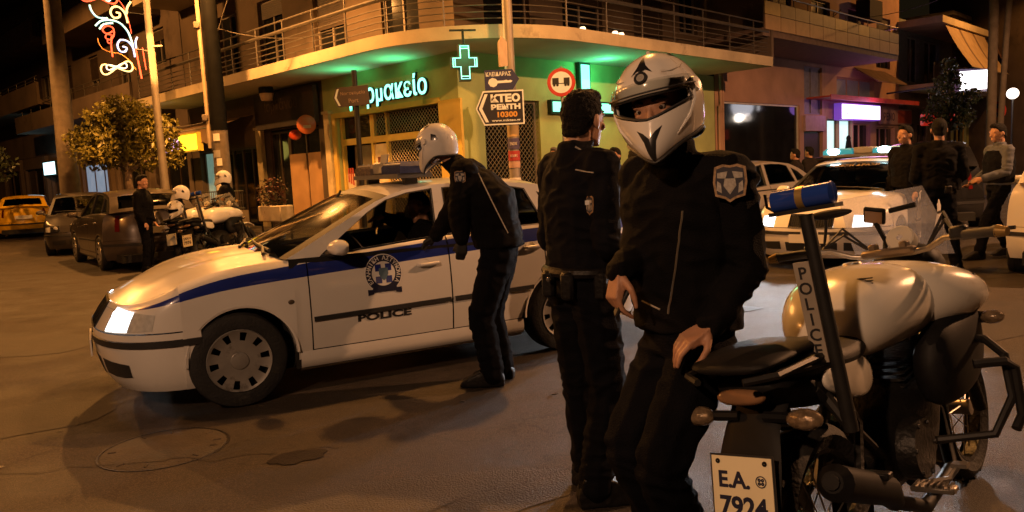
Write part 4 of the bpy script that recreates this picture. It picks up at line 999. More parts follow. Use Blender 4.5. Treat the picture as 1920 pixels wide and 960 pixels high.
    if light_bar:
        zb = H + .02; lb_ = thing('light_bar', '', '', (0, 0, 0)); [lb_.__delitem__(k) for k in ('label', 'category') if k in lb_]; COL.objects.unlink(lb_); bpy.data.objects.remove(lb_)
        x0 = -1.42 * wb / 2.512
        q = MB(); q.hull([V((x0 + dx, y, z)) for dx in (-.14, .14) for y in (-.56, .56) for z in (zb, zb + .035)])
        for y in (-.45, .45): q.box((x0, y, zb - .03), (.1, .06, .08))
        bar = q.build('light_bar', mat('light bar tray', (.10, .10, .10), .5, var=.15), t)
        for y0, y1, mm in ((.14, .57, 0), (-.57, -.14, 1)):
            q = MB(); q.hull([V((x0 + dx * s_, lerp(y0, y1, .5) + (y - lerp(y0, y1, .5)) * s_, z)) for y in (y0, y1) for dx in (-.12, .12) for z, s_ in ((zb + .036, 1), (zb + .09, 1), (zb + .125, .82))])
            q.build('beacon_lens', deco[mm], bar)
            if bar_lit:
                q = MB(); yc = lerp(y0, y1, .5); q.ell((x0 + .115, yc - .06, zb + .08), (.03, .095, .05)); q.build('beacon_flash', deco[2], bar)
        q = MB(); q.box((x0, 0, zb + .085), (.2, .27, .10), bev=.012); q.build('speaker', deco[3], bar)
        if not bar_lit:
            q = MB(); q.box((x0 + .09, .12, zb + .12), (.012, .16, .15), rot=Matrix.Rotation(rad(-12), 3, 'Y')); q.build('panel', deco[3], bar)
    return t
M_lens_blue = mat('blue beacon lens', (.05, .06, .13), .15, coat=.6, var=.25, vscale=20)
M_lens_yel = mat('yellow cast beacon lens', (.16, .13, .11), .15, coat=.6, var=.3, vscale=20)
M_greybox = mat('grey speaker box', (.24, .23, .21), .5)
YAW = rad(208.1)
CARP = V((-2.223, 5.74, 0))
pc = build_car('police_car', 'white patrol car with blue stripe and POLICE lettering, an officer bent at its window', 'police car', CARP, YAW, M_whitecar, police=True,
               front_open=True, lights=True, light_bar=True, chrome_strip=True, plate='', deco=(M_lens_blue, M_lens_yel, None, M_greybox))
def conform(o, sd, car=Car(CS, None)):
    """press a decal onto the body side, keeping its own small relief"""
    me = o.data.copy() if o.data.users > 1 else o.data; o.data = me
    me.transform(o.matrix_basis); o.matrix_basis = Matrix.Identity(4)
    for v in me.vertices: v.co.y = sd * (car.W(v.co.z) + .0016 + max(0, abs(v.co.y) - .9))
    for k in KIDS(o): conform(k, sd)
for sd in (1, -1):
    conform(text('POLICE', .07, M_black, pc, axes((-1.008, .9005 * sd, .489), (-sd, 0, 0), (0, 0, 1), (0, sd, 0)), ext=.0005, bold=.003, stretch=(.40, .052)), sd)
    police_emblem(pc, axes(V((-1.02, .90 * sd, .785)), (-sd, 0, 0), (0, 0, 1), (0, sd, 0)), .132)
    for o in KIDS(pc):
        if o.name.startswith('emblem') and abs(sum(v.co.y for v in o.data.vertices) / len(o.data.vertices) - .9 * sd) < .02: conform(o, sd)
# side repeater
q = MB(); q.ell((-.36, .864, .66), (.022, .008, .016)); q.build('side_repeater', mat('smoked repeater', (.08, .06, .04), .3), pc)
# headlamp beams of the patrol car
def beam(loc, yaw, energy, cone=70, drop=-.08, color=(.92, .95, 1.0)):
    d = V((math.cos(yaw), math.sin(yaw), drop))
    return lamp_light('headlamp_beam', loc, energy, color, .06, cone, V(loc) + d, .5)
def carw(base, yaw, p): return V(base) + Matrix.Rotation(yaw, 3, 'Z') @ V(p)
for y in (.56, -.56): beam(carw(CARP, YAW, (.93, y, .66)), YAW, 60, 75)

# ---- the other cars
OV = dict(spec=CS)
# second patrol car facing the crossing
c2p, c2y = V((4.36, 10.45, 0)), rad(-131)
M_flash = mat('lit cyan beacon', (.6, .9, 1), .3, emit=(.62, .95, 1.0), estr=26)
M_lens_cyan = mat('cyan beacon lens', (.03, .20, .26), .15, coat=.6, emit=(.05, .6, .75), estr=.35)
c2 = build_car('police_car', 'white patrol car with lit headlamps and cyan roof beacons behind the large motorcycle', 'police car', c2p, c2y, M_whitecar, police=False, lights=True, plate='', dims=(4.37, .86, 2.54, 1.41, .985),
               windscreen_text='ΑΜΕΣΗ ΔΡΑΣΗ', light_bar=True, bar_lit=True, deco=(M_lens_cyan, M_lens_cyan, M_flash, M_greybox))
for y in (.5, -.5): beam(carw(c2p, c2y, (.92, y, .66)), c2y, 640, 64, -.12)
M_silver = mat('silver car paint', (.30, .28, .26), .3, .4, var=.06, coat=.6)
M_darkcar = mat('dark grey car paint', (.045, .04, .038), .28, .3, var=.08, coat=.8)
M_blackcar = mat('black car paint', (.012, .012, .013), .2, var=.08, coat=.8)
M_grey = mat('brown grey car paint', (.085, .07, .06), .32, .35, var=.08, coat=.7)
M_taxi = mat('yellow car paint', (.62, .36, .015), .3, var=.06, coat=.7)
build_car('parked_car', 'silver saloon car half hidden behind the helmeted man, beside the second patrol car', 'car', (2.75, 12.75, 0), rad(-140), M_silver, dims=(4.3, .85, 2.5, 1.43, .98), moulding=False)
build_car('parked_car', 'black car behind the silver saloon and the beacon lit patrol car', 'car', (7.4, 18.6, 0), rad(-128), M_blackcar, dims=(4.3, .85, 2.5, 1.45, .98), moulding=False)
build_car('parked_car', 'black hatchback with a white rear plate behind the officer in a grey shirt', 'car', (9.1, 17.2, 0), rad(66), M_blackcar, spec=HATCH, dims=(4.1, .85, 2.55, 1.62, 1.0), moulding=False, rear_plate='ΥΖΝ-2321')
build_car('parked_car', 'white car with a lit red tail lamp cut by the right picture edge', 'car', (8.1, 10.5, 0), rad(52), M_whitecar, spec=HATCH, dims=(4.0, .85, 2.5, 1.45, 1.0), tails=True, moulding=False)
build_car('parked_car', 'brown grey saloon parked nearest the two men at the left', 'car', (-8.55, 16.85, 0), rad(128), M_grey, spec=HATCH, dims=(4.2, .85, 2.55, 1.46, .98), moulding=True, rear_plate='')
build_car('parked_car', 'dark hatchback with amber lit lamp between the saloon and the yellow car', 'car', (-10.4, 18.9, 0), rad(-62), M_darkcar, spec=HATCH, dims=(3.9, .82, 2.45, 1.45, .96), moulding=False, plate='')
build_car('parked_car', 'yellow car cut by the left picture edge', 'car', (-18.2, 29.5, 0), rad(118), M_taxi, spec=HATCH, dims=(4.2, .85, 2.55, 1.44, .98), moulding=False, rear_plate='')
# ------------------------------------------------------------------ police motorcycles
M_bikewhite = mat('white bike paint', (.66, .64, .58), .22, var=.04, vscale=3, coat=.9, bump=.012, bscale=120, wear=((.52, .47, .40), 4.0, .63))
M_bikeblack = mat('black bike plastic', (.007, .007, .0075), .55, spec=.18, var=.3, vscale=14)
M_vinyl = mat('black seat vinyl', (.009, .0088, .0088), .6, spec=.22, var=.2, bump=.12, bscale=260)
M_engine = mat('engine metal', (.014, .0135, .013), .45, .4, var=.35, vscale=14, bump=.3, bscale=50)
M_alu = mat('bare aluminium', (.34, .31, .27), .35, .85, var=.2, vscale=10)
M_bluebeacon = mat('blue beacon dome', (.015, .045, .26), .12, var=.2, coat=.7)
def screen_mat():
    m = bpy.data.materials.new('milky bike screen'); m.use_nodes = True; t = m.node_tree; t.nodes.clear(); N = t.nodes.new
    tr = N('ShaderNodeBsdfTransparent'); tr.inputs[0].default_value = (.75, .76, .78, 1); tl = N('ShaderNodeBsdfTranslucent'); tl.inputs[0].default_value = (.55, .56, .6, 1)
    df = N('ShaderNodeBsdfDiffuse'); df.inputs[0].default_value = (.30, .30, .32, 1); gl = N('ShaderNodeBsdfGlossy'); gl.inputs['Roughness'].default_value = .14
    no = N('ShaderNodeTexNoise'); no.inputs['Scale'].default_value = 30; no.inputs['Detail'].default_value = 6
    r = N('ShaderNodeMapRange'); r.inputs[1].default_value = .35; r.inputs[2].default_value = .7; r.inputs[3].default_value = .20; r.inputs[4].default_value = .27
    a = N('ShaderNodeMixShader'); a.inputs[0].default_value = .35; b = N('ShaderNodeMixShader'); c = N('ShaderNodeMixShader'); c.inputs[0].default_value = .14; o = N('ShaderNodeOutputMaterial')
    L = t.links.new; L(no.outputs['Fac'], r.inputs[0]); L(tl.outputs[0], a.inputs[1]); L(df.outputs[0], a.inputs[2]); L(r.outputs[0], b.inputs[0]); L(tr.outputs[0], b.inputs[1]); L(a.outputs[0], b.inputs[2])
    L(b.outputs[0], c.inputs[1]); L(gl.outputs[0], c.inputs[2]); L(c.outputs[0], o.inputs[0]); return m
G_SCREEN = screen_mat()
M_stem = mat('black beacon mast', (.014, .0135, .013), .5, spec=.3, var=.25, vscale=20)
M_policeplate = mat('grey police plate', (.27, .235, .19), .55, var=.15)
M_smoked = mat('smoked amber lens', (.30, .22, .14), .10, .55, coat=.8, var=.45, vscale=55, bump=.3, bscale=70)
def subdiv(o, n=2):
    m = o.modifiers.new('s', 'SUBSURF'); m.levels = n; m.render_levels = n; return o
def loft(q, sections, close=True, caps=True):
    """sections: list of (x, [(y,z)...]) rings"""
    R_ = [[V((x, y, z)) for y, z in ring] for x, ring in sections]
    vs = q.grid(R_, close_v=True)
    if caps: q._f(vs[0][::-1]); q._f(vs[-1])
def oval(cy, cz, ry, rz, n=12, p=2.4):
    return [(cy + ry * math.copysign(abs(math.cos(2 * PI * i / n)) ** (2 / p), math.cos(2 * PI * i / n)), cz + rz * math.copysign(abs(math.sin(2 * PI * i / n)) ** (2 / p), math.sin(2 * PI * i / n))) for i in range(n)]
def moto_wheel(t, x, R, wd):
    q = MB(); M = Matrix.Translation((x, 0, R)) @ Matrix.Rotation(PI / 2, 4, 'X')
    prof = [(R - .085, -wd * .32)] + [(R - .085 + .085 * math.sin(PI * k / 10) ** .6, wd * .5 * -math.cos(PI * k / 10)) for k in range(1, 10)] + [(R - .085, wd * .32)]
    q.lathe(prof, M, 44)
    for k in range(44):   # tread blocks
        a = 2 * PI * k / 44; s_ = 1 if k % 2 else -1
        q.box(M @ V(((R + .001) * math.cos(a), (R + .001) * math.sin(a), s_ * wd * .16)), (.02, wd * .26, .012), rot=(M.to_3x3() @ Matrix.Rotation(a + PI / 2, 3, 'Z') @ Matrix.Rotation(PI / 2, 3, 'X')))
    w_ = q.build('wheel', M_tyre, t)
    q = MB(); q.lathe([(R - .10, -wd * .3), (R - .085, -wd * .34), (R - .085, wd * .34), (R - .10, wd * .3)], M, 36); q.build('rim', M_engine, w_)
    q = MB()
    for k in range(16):
        a = 2 * PI * k / 16; b = a + (.35 if k % 2 else -.35)
        q.tube([M @ V((.04 * math.cos(b), .04 * math.sin(b), .03 * (1 if k % 4 < 2 else -1))), M @ V(((R - .1) * math.cos(a), (R - .1) * math.sin(a), 0))], .003, 4)
    q.cyl(M @ V((0, 0, -.06)), M @ V((0, 0, .06)), .035, n=12); q.build('spokes', M_alu, w_)
    q = MB(); q.lathe([(.07, -.075), (.14, -.075), (.14, -.071), (.07, -.071)], M, 28); q.build('brake_disc', M_alu, w_)
def motorcycle(name, label, loc, yaw, lean, plate, group=None, steer=0.0):
    t = thing(name, label, 'motorcycle', loc, group=group, rot=(-lean, 0, yaw)); t.rotation_mode = 'XYZ'
    moto_wheel(t, 0, .32, .15); moto_wheel(t, 1.48, .32, .11)
    S = lambda o: subdiv(o, 2)
    # tank, with a white shroud on each side
    q = MB(); loft(q, [(.20, oval(0, .845, .085, .055)), (.28, oval(0, .88, .16, .12)), (.40, oval(0, .91, .215, .155)), (.56, oval(0, .92, .25, .165)), (.72, oval(0, .915, .25, .16)), (.86, oval(0, .89, .20, .125)), (.98, oval(0, .86, .12, .07))]); tk = S(q.build('fuel_tank', M_bikewhite, t, angle=70))
    q = MB(); q.tube([(.40, 0, 1.046), (.52, 0, 1.066), (.66, 0, 1.068), (.80, 0, 1.05)], .003, 5); q.lathe([(.001, .012), (.03, .012), (.036, .004), (.036, -.01)], Matrix.Translation((.6, 0, 1.068)), 20); q.build('filler_cap', M_alu, tk)
    q = MB()
    for i in range(2):
        for j in range(2): q.box((.395 + i * .004, -.065 - i * .02, 1.028 - j * .014), (.010, .014, .008))
    for j in range(4): q.box((.40, -.115, 1.036 - j * .009), (.010, .05, .004))
    q.build('flag_sticker', M_black, tk)
    q = MB(); loft(q, [(.60, oval(0, .93, .16, .10)), (.66, oval(0, .925, .26, .145)), (.76, oval(0, .92, .325, .155)), (.90, oval(0, .905, .365, .14)), (1.02, oval(0, .885, .34, .11)), (1.10, oval(0, .87, .25, .07)), (1.13, oval(0, .86, .15, .035))]); cov = S(q.build('front_cowl', M_bikewhite, t, angle=70))
    for sd in (1, -1):
        sh_ = cov
        q = MB(); q.box((.92, sd * .318, .935), (.05, .02, .022), bev=.005); q.box((.90, sd * .305, .965), (.03, .02, .012), bev=.004); q.build('badge', M_chrome, sh_)
        q = MB(); loft(q, [(.30, oval(sd * .12, .74, .02, .05)), (.16, oval(sd * .14, .75, .025, .075)), (.02, oval(sd * .145, .775, .022, .06)), (-.1, oval(sd * .14, .80, .015, .03))]); S(q.build('side_panel', M_bikewhite, t, angle=70))
        # lower black fairing / radiator cover with front indicator
        q = MB(); loft(q, [(.55, oval(sd * .2, .66, .07, .13)), (.75, oval(sd * .235, .70, .075, .17)), (.95, oval(sd * .24, .74, .07, .17)), (1.08, oval(sd * .20, .78, .05, .12))]); S(q.build('side_fairing', M_bikeblack, t))
        q = MB(); q.tube([(.98, sd * .24, .80), (.97, sd * .30, .795)], .022, 8); i_ = q.build('indicator_arm', M_bikeblack, t)
        q = MB(); q.ell((.965, sd * .33, .795), (.03, .042, .026)); q.build('indicator_lens', M_smoked, i_)
        # crash bars
        q = MB(); q.tube([(.62, sd * .18, .42), (.66, sd * .36, .44), (.70, sd * .42, .56), (.72, sd * .41, .70), (.80, sd * .34, .74), (.95, sd * .2, .74)], .015, 8); q.tube([(.66, sd * .425, .46), (.70, sd * .44, .50), (.70, sd * .44, .66), (.66, sd * .425, .69), (.62, sd * .34, .69)], .016, 8); q.build('crash_bar', M_stem, t)
        # pegs, passenger pegs
        q = MB(); q.box((.30, sd * .26, .36), (.05, .13, .018), bev=.004)
        for k in range(7): q.box((.30, sd * (.21 + k * .017), .372), (.05, .006, .012))
        q.build('foot_peg', M_alu, t)
        q = MB(); q.box((-.02, sd * .21, .50), (.04, .10, .02), bev=.004); q.tube([(-.02, sd * .17, .5), (.1, sd * .14, .62), (.02, sd * .12, .78)], .014, 6); q.build('passenger_peg', M_engine, t)
        # rear indicators
        q = MB(); q.tube([(-.28, sd * .04, .735), (-.285, sd * .12, .735)], .016, 8); i_ = q.build('indicator_arm', M_bikeblack, t)
        q = MB(); q.ell((-.295, sd * .165, .735), (.034, .052, .03)); q.build('indicator_lens', M_smoked, i_)
        # grab rail
        q = MB(); q.tube([(.10, sd * .14, .83), (-.05, sd * .15, .85), (-.22, sd * .14, .86), (-.31, sd * .09, .865)], .013, 8); q.build('grab_rail', M_stem, t)
    # seat, tail
    q = MB(); loft(q, [(.36, oval(0, .83, .10, .05)), (.26, oval(0, .83, .15, .055)), (.10, oval(0, .82, .17, .06)), (-.05, oval(0, .845, .165, .065)), (-.2, oval(0, .86, .14, .055)), (-.28, oval(0, .865, .10, .035))]); S(q.build('seat', M_vinyl, t))
    q = MB(); loft(q, [(.15, oval(0, .74, .14, .07)), (-.05, oval(0, .77, .145, .075)), (-.2, oval(0, .80, .13, .065)), (-.31, oval(0, .82, .105, .04))]); S(q.build('tail_cowl', M_bikeblack, t))
    q = MB(); loft(q, [(.0, oval(0, .895, .12, .02)), (-.08, oval(0, .905, .14, .03)), (-.22, oval(0, .905, .145, .03)), (-.34, oval(.0, .90, .14, .026)), (-.40, oval(.0, .89, .11, .016))]); S(q.build('luggage_pad', M_vinyl, t))
    q = MB()
    for sd in (1, -1): q.tube([(.02, sd * .13, .86), (-.15, sd * .155, .875), (-.36, sd * .14, .87), (-.42, sd * .07, .865)], .011, 6)
    q.build('luggage_rack', M_stem, t)
    q = MB(); loft(q, [(-.30, oval(0, .80, .085, .028)), (-.335, oval(0, .80, .078, .024)), (-.345, oval(0, .80, .05, .012))]); S(q.build('tail_light', mat('dull tail lens', (.22, .12, .06), .2, coat=.6), t))
    # mudguard and plate
    q = MB(); loft(q, [(-.22, oval(0, .76, .09, .03)), (-.29, oval(0, .70, .085, .018)), (-.345, oval(0, .60, .10, .014)), (-.375, oval(0, .47, .09, .012)), (-.38, oval(0, .42, .07, .01))]); q.build('mudguard', M_bikeblack, t)
    q = MB(); M = axes((-.395, 0, .545), (0, -1, 0), V((.18, 0, .985)).normalized(), V((-.985, 0, .18)).normalized())
    q.mi = 1; q.prism([(-.098, -.108), (.098, -.108), (.098, .108), (-.098, .108)], M @ Matrix.Translation((0, 0, -.006)), .004)
    q.mi = 0; q.prism([(-.092, -.102), (.092, -.102), (.092, .102), (-.092, .102)], M @ Matrix.Translation((0, 0, -.0018)), .0025)
    pl = q.build('number_plate', [mat('bike plate cream', (.72, .66, .46), .5, var=.05), M_black], t)
    MT = M @ Matrix.Translation((0, 0, .0012))
    if plate[0]: text(plate[0], .07, M_navy, pl, MT @ Matrix.Translation((-.024, .038, 0)), ext=.0006, bold=.0022, stretch=(.096, .047))
    if plate[0]: text(plate[1], .07, M_navy, pl, MT @ Matrix.Translation((0, -.035, 0)), ext=.0006, bold=.0022, stretch=(.145, .058))
    q = MB()
    for ex, ey in ((-.072, .087), (.072, .087)): q.lathe([(.001, .002), (.007, .0018), (.0075, 0)], MT @ Matrix.Translation((ex, ey, 0)), 10)
    q.build('bolt', M_engine, pl)
    q = MB(); q.lathe([(.0135, .0008), (.0165, .0008)], MT @ Matrix.Translation((.058, .038, 0)), 20)
    for a in range(4): q.lathe([(.001, .0008), (.005, .0008)], MT @ Matrix.Translation((.058 + .007 * math.cos(a * PI / 2 + .78), .038 + .007 * math.sin(a * PI / 2 + .78), 0)), 8)
    q.build('plate_seal', M_navy, pl)
    # frame, engine, swing arm, exhaust
    q = MB(); loft(q, [(.30, oval(0, .42, .12, .13)), (.45, oval(0, .46, .18, .18)), (.65, oval(0, .48, .19, .19)), (.82, oval(0, .50, .15, .17)), (.90, oval(0, .52, .08, .10))]); q.build('engine', M_engine, t)
    q = MB()
    for k in range(6): loft(q, [(.56 + .06 * 0, oval(0, .60 + k * .024, .13, .007)), (.82, oval(0, .62 + k * .024, .13, .007))])
    q.build('cylinder_fins', M_engine, t)
    for sd in (1, -1):
        q = MB(); q.lathe([(.001, .0), (.10, .0), (.11, -.03), (.11, -.06)], axes((.46, sd * .20, .44), (1, 0, 0), (0, 0, 1), (0, sd, 0)), 18)
        for a in range(6): q.cyl(V((.46 + .09 * math.cos(a), sd * .2, .44 + .09 * math.sin(a))), V((.46 + .09 * math.cos(a), sd * .206, .44 + .09 * math.sin(a))), .008, n=6)
        q.build('engine_cover', M_engine, t)
    q = MB(); q.tube([(.3, .09, .42), (0, .11, .32)], .026, 8); q.tube([(.3, -.09, .42), (0, -.11, .32)], .026, 8); q.cyl((0, -.13, .32), (0, .13, .32), .016); q.build('swing_arm', M_engine, t)
    q = MB(); q.tube([(.86, -.06, .6), (.93, -.10, .45), (.8, -.16, .27), (.4, -.19, .26), (.15, -.19, .36)], .024, 10); q.tube([(.15, -.19, .36), (.08, -.20, .42), (-.28, -.215, .56)], [.03, .046, .05], 14); q.build('exhaust', M_bikeblack, t)
    q = MB(); q.tube([(-.28, -.215, .56), (-.30, -.216, .568)], [.052, .03], 14); q.tube([(-.29, -.215, .564), (-.31, -.217, .572)], .022, 10); q.build('exhaust_tip', M_bikeblack, t)
    q = MB(); q.tube([(.35, 0, .80), (.9, 0, .92), (1.06, 0, .86)], .035, 8); q.tube([(.9, .05, .9), (.85, .12, .5), (.5, .12, .3)], .02, 8); q.tube([(.9, -.05, .9), (.85, -.12, .5), (.5, -.12, .3)], .02, 8)
    q.tube([(.34, .1, .78), (-.2, .1, .80)], .016, 8); q.tube([(.34, -.1, .78), (-.2, -.1, .80)], .016, 8); q.tube([(.35, .11, .42), (-.12, .12, .78)], .016, 8); q.tube([(.35, -.11, .42), (-.12, -.12, .78)], .016, 8); q.build('frame', M_stem, t)
    q = MB(); pts = [V((.02 + .25 * k / 20, -.0, .40 + .30 * k / 20)) for k in range(21)]
    q.tube([(.06, 0, .42), (.24, 0, .72)], .02, 8); q.tube([V((.06 + .18 * k / 60, .035 * math.cos(k * .63), .42 + .3 * k / 60)) + V((0, 0, .035 * math.sin(k * .63) * .0)) for k in range(61)], .006, 5); q.build('shock_absorber', M_alu, t)
    q = MB(); q.tube([(.30, .2, .34), (.22, .32, .02)], .012, 8); q.box((.22, .325, .012), (.06, .05, .012)); q.build('side_stand', M_stem, t)
    q = MB(); q.tube([(.42, -.18, .33), (.55, -.23, .31), (.62, -.24, .33)], .009, 6); q.box((.625, -.245, .335), (.04, .05, .014)); q.build('brake_pedal', M_alu, t)
    # front end
    fs = V((-.42, 0, .9)).normalized(); ax = V((1.48, 0, .32))
    for sd in (1, -1):
        q = MB(); a = ax + V((0, sd * .095, 0)); q.tube([a, a + fs * .34], .028, 10); q.tube([a + fs * .34, a + fs * .80], .021, 10); q.build('fork', M_engine, t)
    q = MB(); top = ax + fs * .72; q.hull([top + V((dx, dy, dz)) for dx in (-.04, .04) for dy in (-.13, .13) for dz in (-.015, .015)]); q.hull([top - fs * .18 + V((dx, dy, dz)) for dx in (-.04, .04) for dy in (-.13, .13) for dz in (-.015, .015)]); q.build('fork_yoke', M_engine, t)
    q = MB(); loft(q, [(1.20, oval(0, .64, .075, .02)), (1.34, oval(0, .70, .085, .02)), (1.50, oval(0, .715, .085, .02)), (1.66, oval(0, .68, .075, .02)), (1.82, oval(0, .62, .05, .012))]); S(q.build('front_mudguard', M_bikewhite, t))
    # handlebar
    hb_ = V((.98, 0, 1.065)); rs = Matrix.Rotation(steer, 3, 'Z')
    def H(x, y, z): return hb_ + rs @ V((x, y, z))
    q = MB(); q.tube([H(-.11, .40, .05), H(-.08, .32, .05), H(-.03, .22, .045), H(.0, .15, .01), H(.01, .09, -.0), H(.01, -.09, 0), H(0, -.15, .01), H(-.03, -.22, .045), H(-.08, -.32, .05), H(-.11, -.40, .05)], .012, 10); hbar = q.build('handlebar', M_alu, t)
    for sd in (1, -1):
        q = MB(); q.tube([H(-.08, sd * .30, .05), H(-.112, sd * .405, .05)], .019, 12); q.tube([H(-.112, sd * .405, .05), H(-.118, sd * .42, .05)], .022, 12); q.build('grip', M_rubber, hbar)
        q = MB(); q.tube([H(-.04, sd * .27, .05), H(.0, sd * .33, .052), H(-.01, sd * .45, .05)], .008, 6); q.box(H(-.06, sd * .28, .06), (.05, .06, .05), bev=.008); q.build('lever', M_engine, hbar)
        if sd > 0:
            q = MB(); q.tube([H(-.02, sd * .25, .06), H(.02, sd * .24, .15), H(.02, sd * .24, .19)], .008, 6)
            q.ell(H(.02, sd * .22, .20), (.022, .10, .02)); S(q.build('mirror', M_bikeblack, t))
        q = MB(); q.tube([H(-.115, sd * .415, .05), H(-.125, sd * .45, .045)], [.024, .016], 10); q.build('bar_end', mat('brass bar end', (.42, .28, .10), .35, .7), hbar)
    q = MB(); q.box(H(.0, 0, .012), (.07, .2, .03), bev=.008); q.box(H(.01, .06, .03), (.05, .03, .04), bev=.006); q.box(H(.01, -.06, .03), (.05, .03, .04), bev=.006); q.build('bar_clamp', mat('bronze tinted clamp', (.20, .15, .10), .4, .6, var=.25, vscale=20), t)
    # instruments, front fairing, screen
    q = MB(); M = axes(H(.09, -.02, .06), (0, -1, 0), V((.5, 0, .86)).normalized(), V((-.86, 0, .5)).normalized())
    q.lathe([(.012, .004), (.05, .004), (.055, 0), (.055, -.05)], M, 20); q.build('instrument', mat('pale instrument face', (.52, .50, .44), .4), t)
    q = MB(); loft(q, [(1.05, oval(0, .98, .14, .10)), (1.18, oval(0, .98, .15, .13)), (1.30, oval(0, .95, .12, .12)), (1.36, oval(0, .93, .06, .07))]); S(q.build('front_fairing', M_bikeblack, t))
    q = MB(); q.ell((1.33, 0, .93), (.04, .085, .07)); q.build('headlight', M_clearlens, t)
    q = MB(); q.grid([[V((1.24 - .17 * k / 6 - .06 * (y / .17) ** 2 * 1.2, y * (1 - .14 * (k / 6) ** 2), 1.03 + .29 * k / 6)) for y in [-.19 + .38 * i / 20 for i in range(21)]] for k in range(7)]); q.build('windscreen', G_SCREEN, t)
    q = MB(); q.box((1.06, .06, 1.23), (.02, .085, .075), rot=Matrix.Rotation(rad(-30), 3, 'Y') @ Matrix.Rotation(rad(18), 3, 'X'), bev=.006); ph = q.build('device_holder', M_bikeblack, t)
    q = MB(); q.box((1.044, .06, 1.223), (.004, .066, .056), rot=Matrix.Rotation(rad(-30), 3, 'Y') @ Matrix.Rotation(rad(18), 3, 'X')); q.build('screen', mat('dull brown screen', (.22, .13, .07), .3), ph)
    q = MB(); q.tube([(1.06, .06, 1.2), (1.08, .04, 1.12), (1.02, .03, 1.07)], .01, 6); q.tube([(1.06, 0, 1.24), (1.07, -.1, 1.25)], .012, 6); q.build('holder_arm', M_bikeblack, t)
    # cables
    for k, (sd, z) in enumerate(((1, .02), (1, .05), (-1, .03), (-1, .06))):
        q = MB(); q.tube([H(-.03, sd * .26, .05), H(.08, sd * .2, .08 + z), H(.13, sd * .1, .0), H(.05, sd * .05, -.12)], .006, 5); q.build('cable', M_rubber, t)
    # beacon mast at the tail with its plate
    b0 = V((-.06, -.185, .64)); b1 = V((-.08, -.165, 1.285)); d = (b1 - b0).normalized()
    q = MB(); q.tube([b0, b1], [.022, .020], 10); q.tube([b0 + V((0, .005, .02)), V((-.05, -.11, .76))], .018, 8); mast = q.build('beacon_mast', M_stem, t)
    q = MB(); c = b0 + d * .36 + V((-.024, .034, 0)); X = V((0, -1, 0)); X = (X - d * X.dot(d)).normalized(); N = X.cross(d)
    q.box(c, (.048, .30, .005), rot=Matrix((X, d, N)).transposed()); pp = q.build('police_plate', M_policeplate, mast)
    for i, ch in enumerate('POLICE'):
        text(ch, .05, M_black, pp, axes(c + N * .0032 + d * (.115 - .046 * i), -d * .0 + X, d, N), ext=.0004, bold=.001)
    q = MB(); c = b1 + V((0, 0, .05)); q.tube([c + V((0, s_, 0)) for s_ in (-.092, -.088, -.012, .012, .088, .092)], [.024, .034, .034, .034, .034, .024], 18); bc = q.build('beacon', M_bluebeacon, mast)
    q = MB(); q.tube([c + V((0, -.011, 0)), c + V((0, .011, 0))], .0355, 18); q.build('band', mat('brass band', (.5, .34, .12), .35, .7), bc)
    q = MB(); q.hull([c + V((dx, dy, dz)) for dx in (-.03, .03) for dy in (-.10, .10) for dz in (-.042, -.03)]); q.tube([c + V((.02, .09, -.035)), c + V((.03, .13, -.01)), c + V((.02, .125, .03))], .005, 5); q.build('beacon_base', M_stem, bc)
    return t
mb1 = motorcycle('police_motorcycle', 'large white and black motorcycle with plate E.A. 7924 and a blue beacon mast', (.95, 2.282, 0), rad(45.1), rad(9.2), ('E.A.', '7924'), 'police motorcycles', steer=rad(0))
mb2 = motorcycle('police_motorcycle', 'white police motorcycle with plate EAH 7976 parked before the small helmeted man', (-5.46, 13.8, 0), rad(78), rad(9), ('EAH', '7976'), 'police motorcycles', steer=rad(-12))
mb3 = motorcycle('police_motorcycle', 'white police motorcycle carrying two helmets, standing right beside the bareheaded man', (-5.98, 14.25, 0), rad(84), rad(7), ('', ''), 'police motorcycles', steer=rad(-8))
# ------------------------------------------------------------------ people
M_skin = mat('skin', (.36, .19, .115), .55, var=.12, vscale=25, bump=.08, bscale=160)
M_hair = mat('black hair', (.007, .006, .005), .75, spec=.15, var=.4, vscale=60, bump=.6, bscale=150)
M_greyhair = mat('grey hair', (.10, .095, .09), .75, spec=.2, var=.3, vscale=60, bump=.5, bscale=150)
M_jacket = mat('black uniform jacket', (.0042, .004, .0046), .85, spec=.1, var=.3, vscale=7, bump=.45, bscale=240)
M_navyj = mat('navy uniform jacket', (.0048, .005, .0072), .85, spec=.1, var=.3, vscale=7, bump=.45, bscale=240)
M_trous = mat('navy uniform trousers', (.0038, .0041, .006), .9, spec=.08, var=.3, vscale=6, bump=.5, bscale=220)
M_boot = mat('black leather boot', (.008, .0075, .0075), .45, var=.3, vscale=20, bump=.25, bscale=60, spec=.25)
M_darkcoat = mat('dark brown coat', (.012, .009, .008), .85, spec=.2, var=.3, bump=.4, bscale=150)
M_shirt = mat('grey blue shirt', (.07, .078, .10), .8, var=.15, bump=.3, bscale=150)
M_glove = mat('black glove', (.012, .012, .013), .6, bump=.3, bscale=120)
M_helm = mat('white helmet shell', (.66, .64, .60), .2, var=.04, vscale=6, coat=.9, bump=.01, bscale=80, wear=((.48, .42, .36), 9.0, .66))
M_helmblack = mat('black helmet graphic', (.014, .014, .016), .3, coat=.5)
M_liner = mat('helmet liner', (.010, .010, .010), .9)
G_VISOR = glass_mat('clear visor', (.80, .82, .80), 2.0, .04)
M_silverthread = mat('silver thread', (.34, .31, .27), .6, var=.3, vscale=120)
M_goldthread = mat('bronze thread', (.30, .19, .10), .65, var=.4, vscale=90)
M_eye = mat('eye white', (.24, .21, .19), .25)
M_iris = mat('dark iris', (.02, .012, .008), .1)
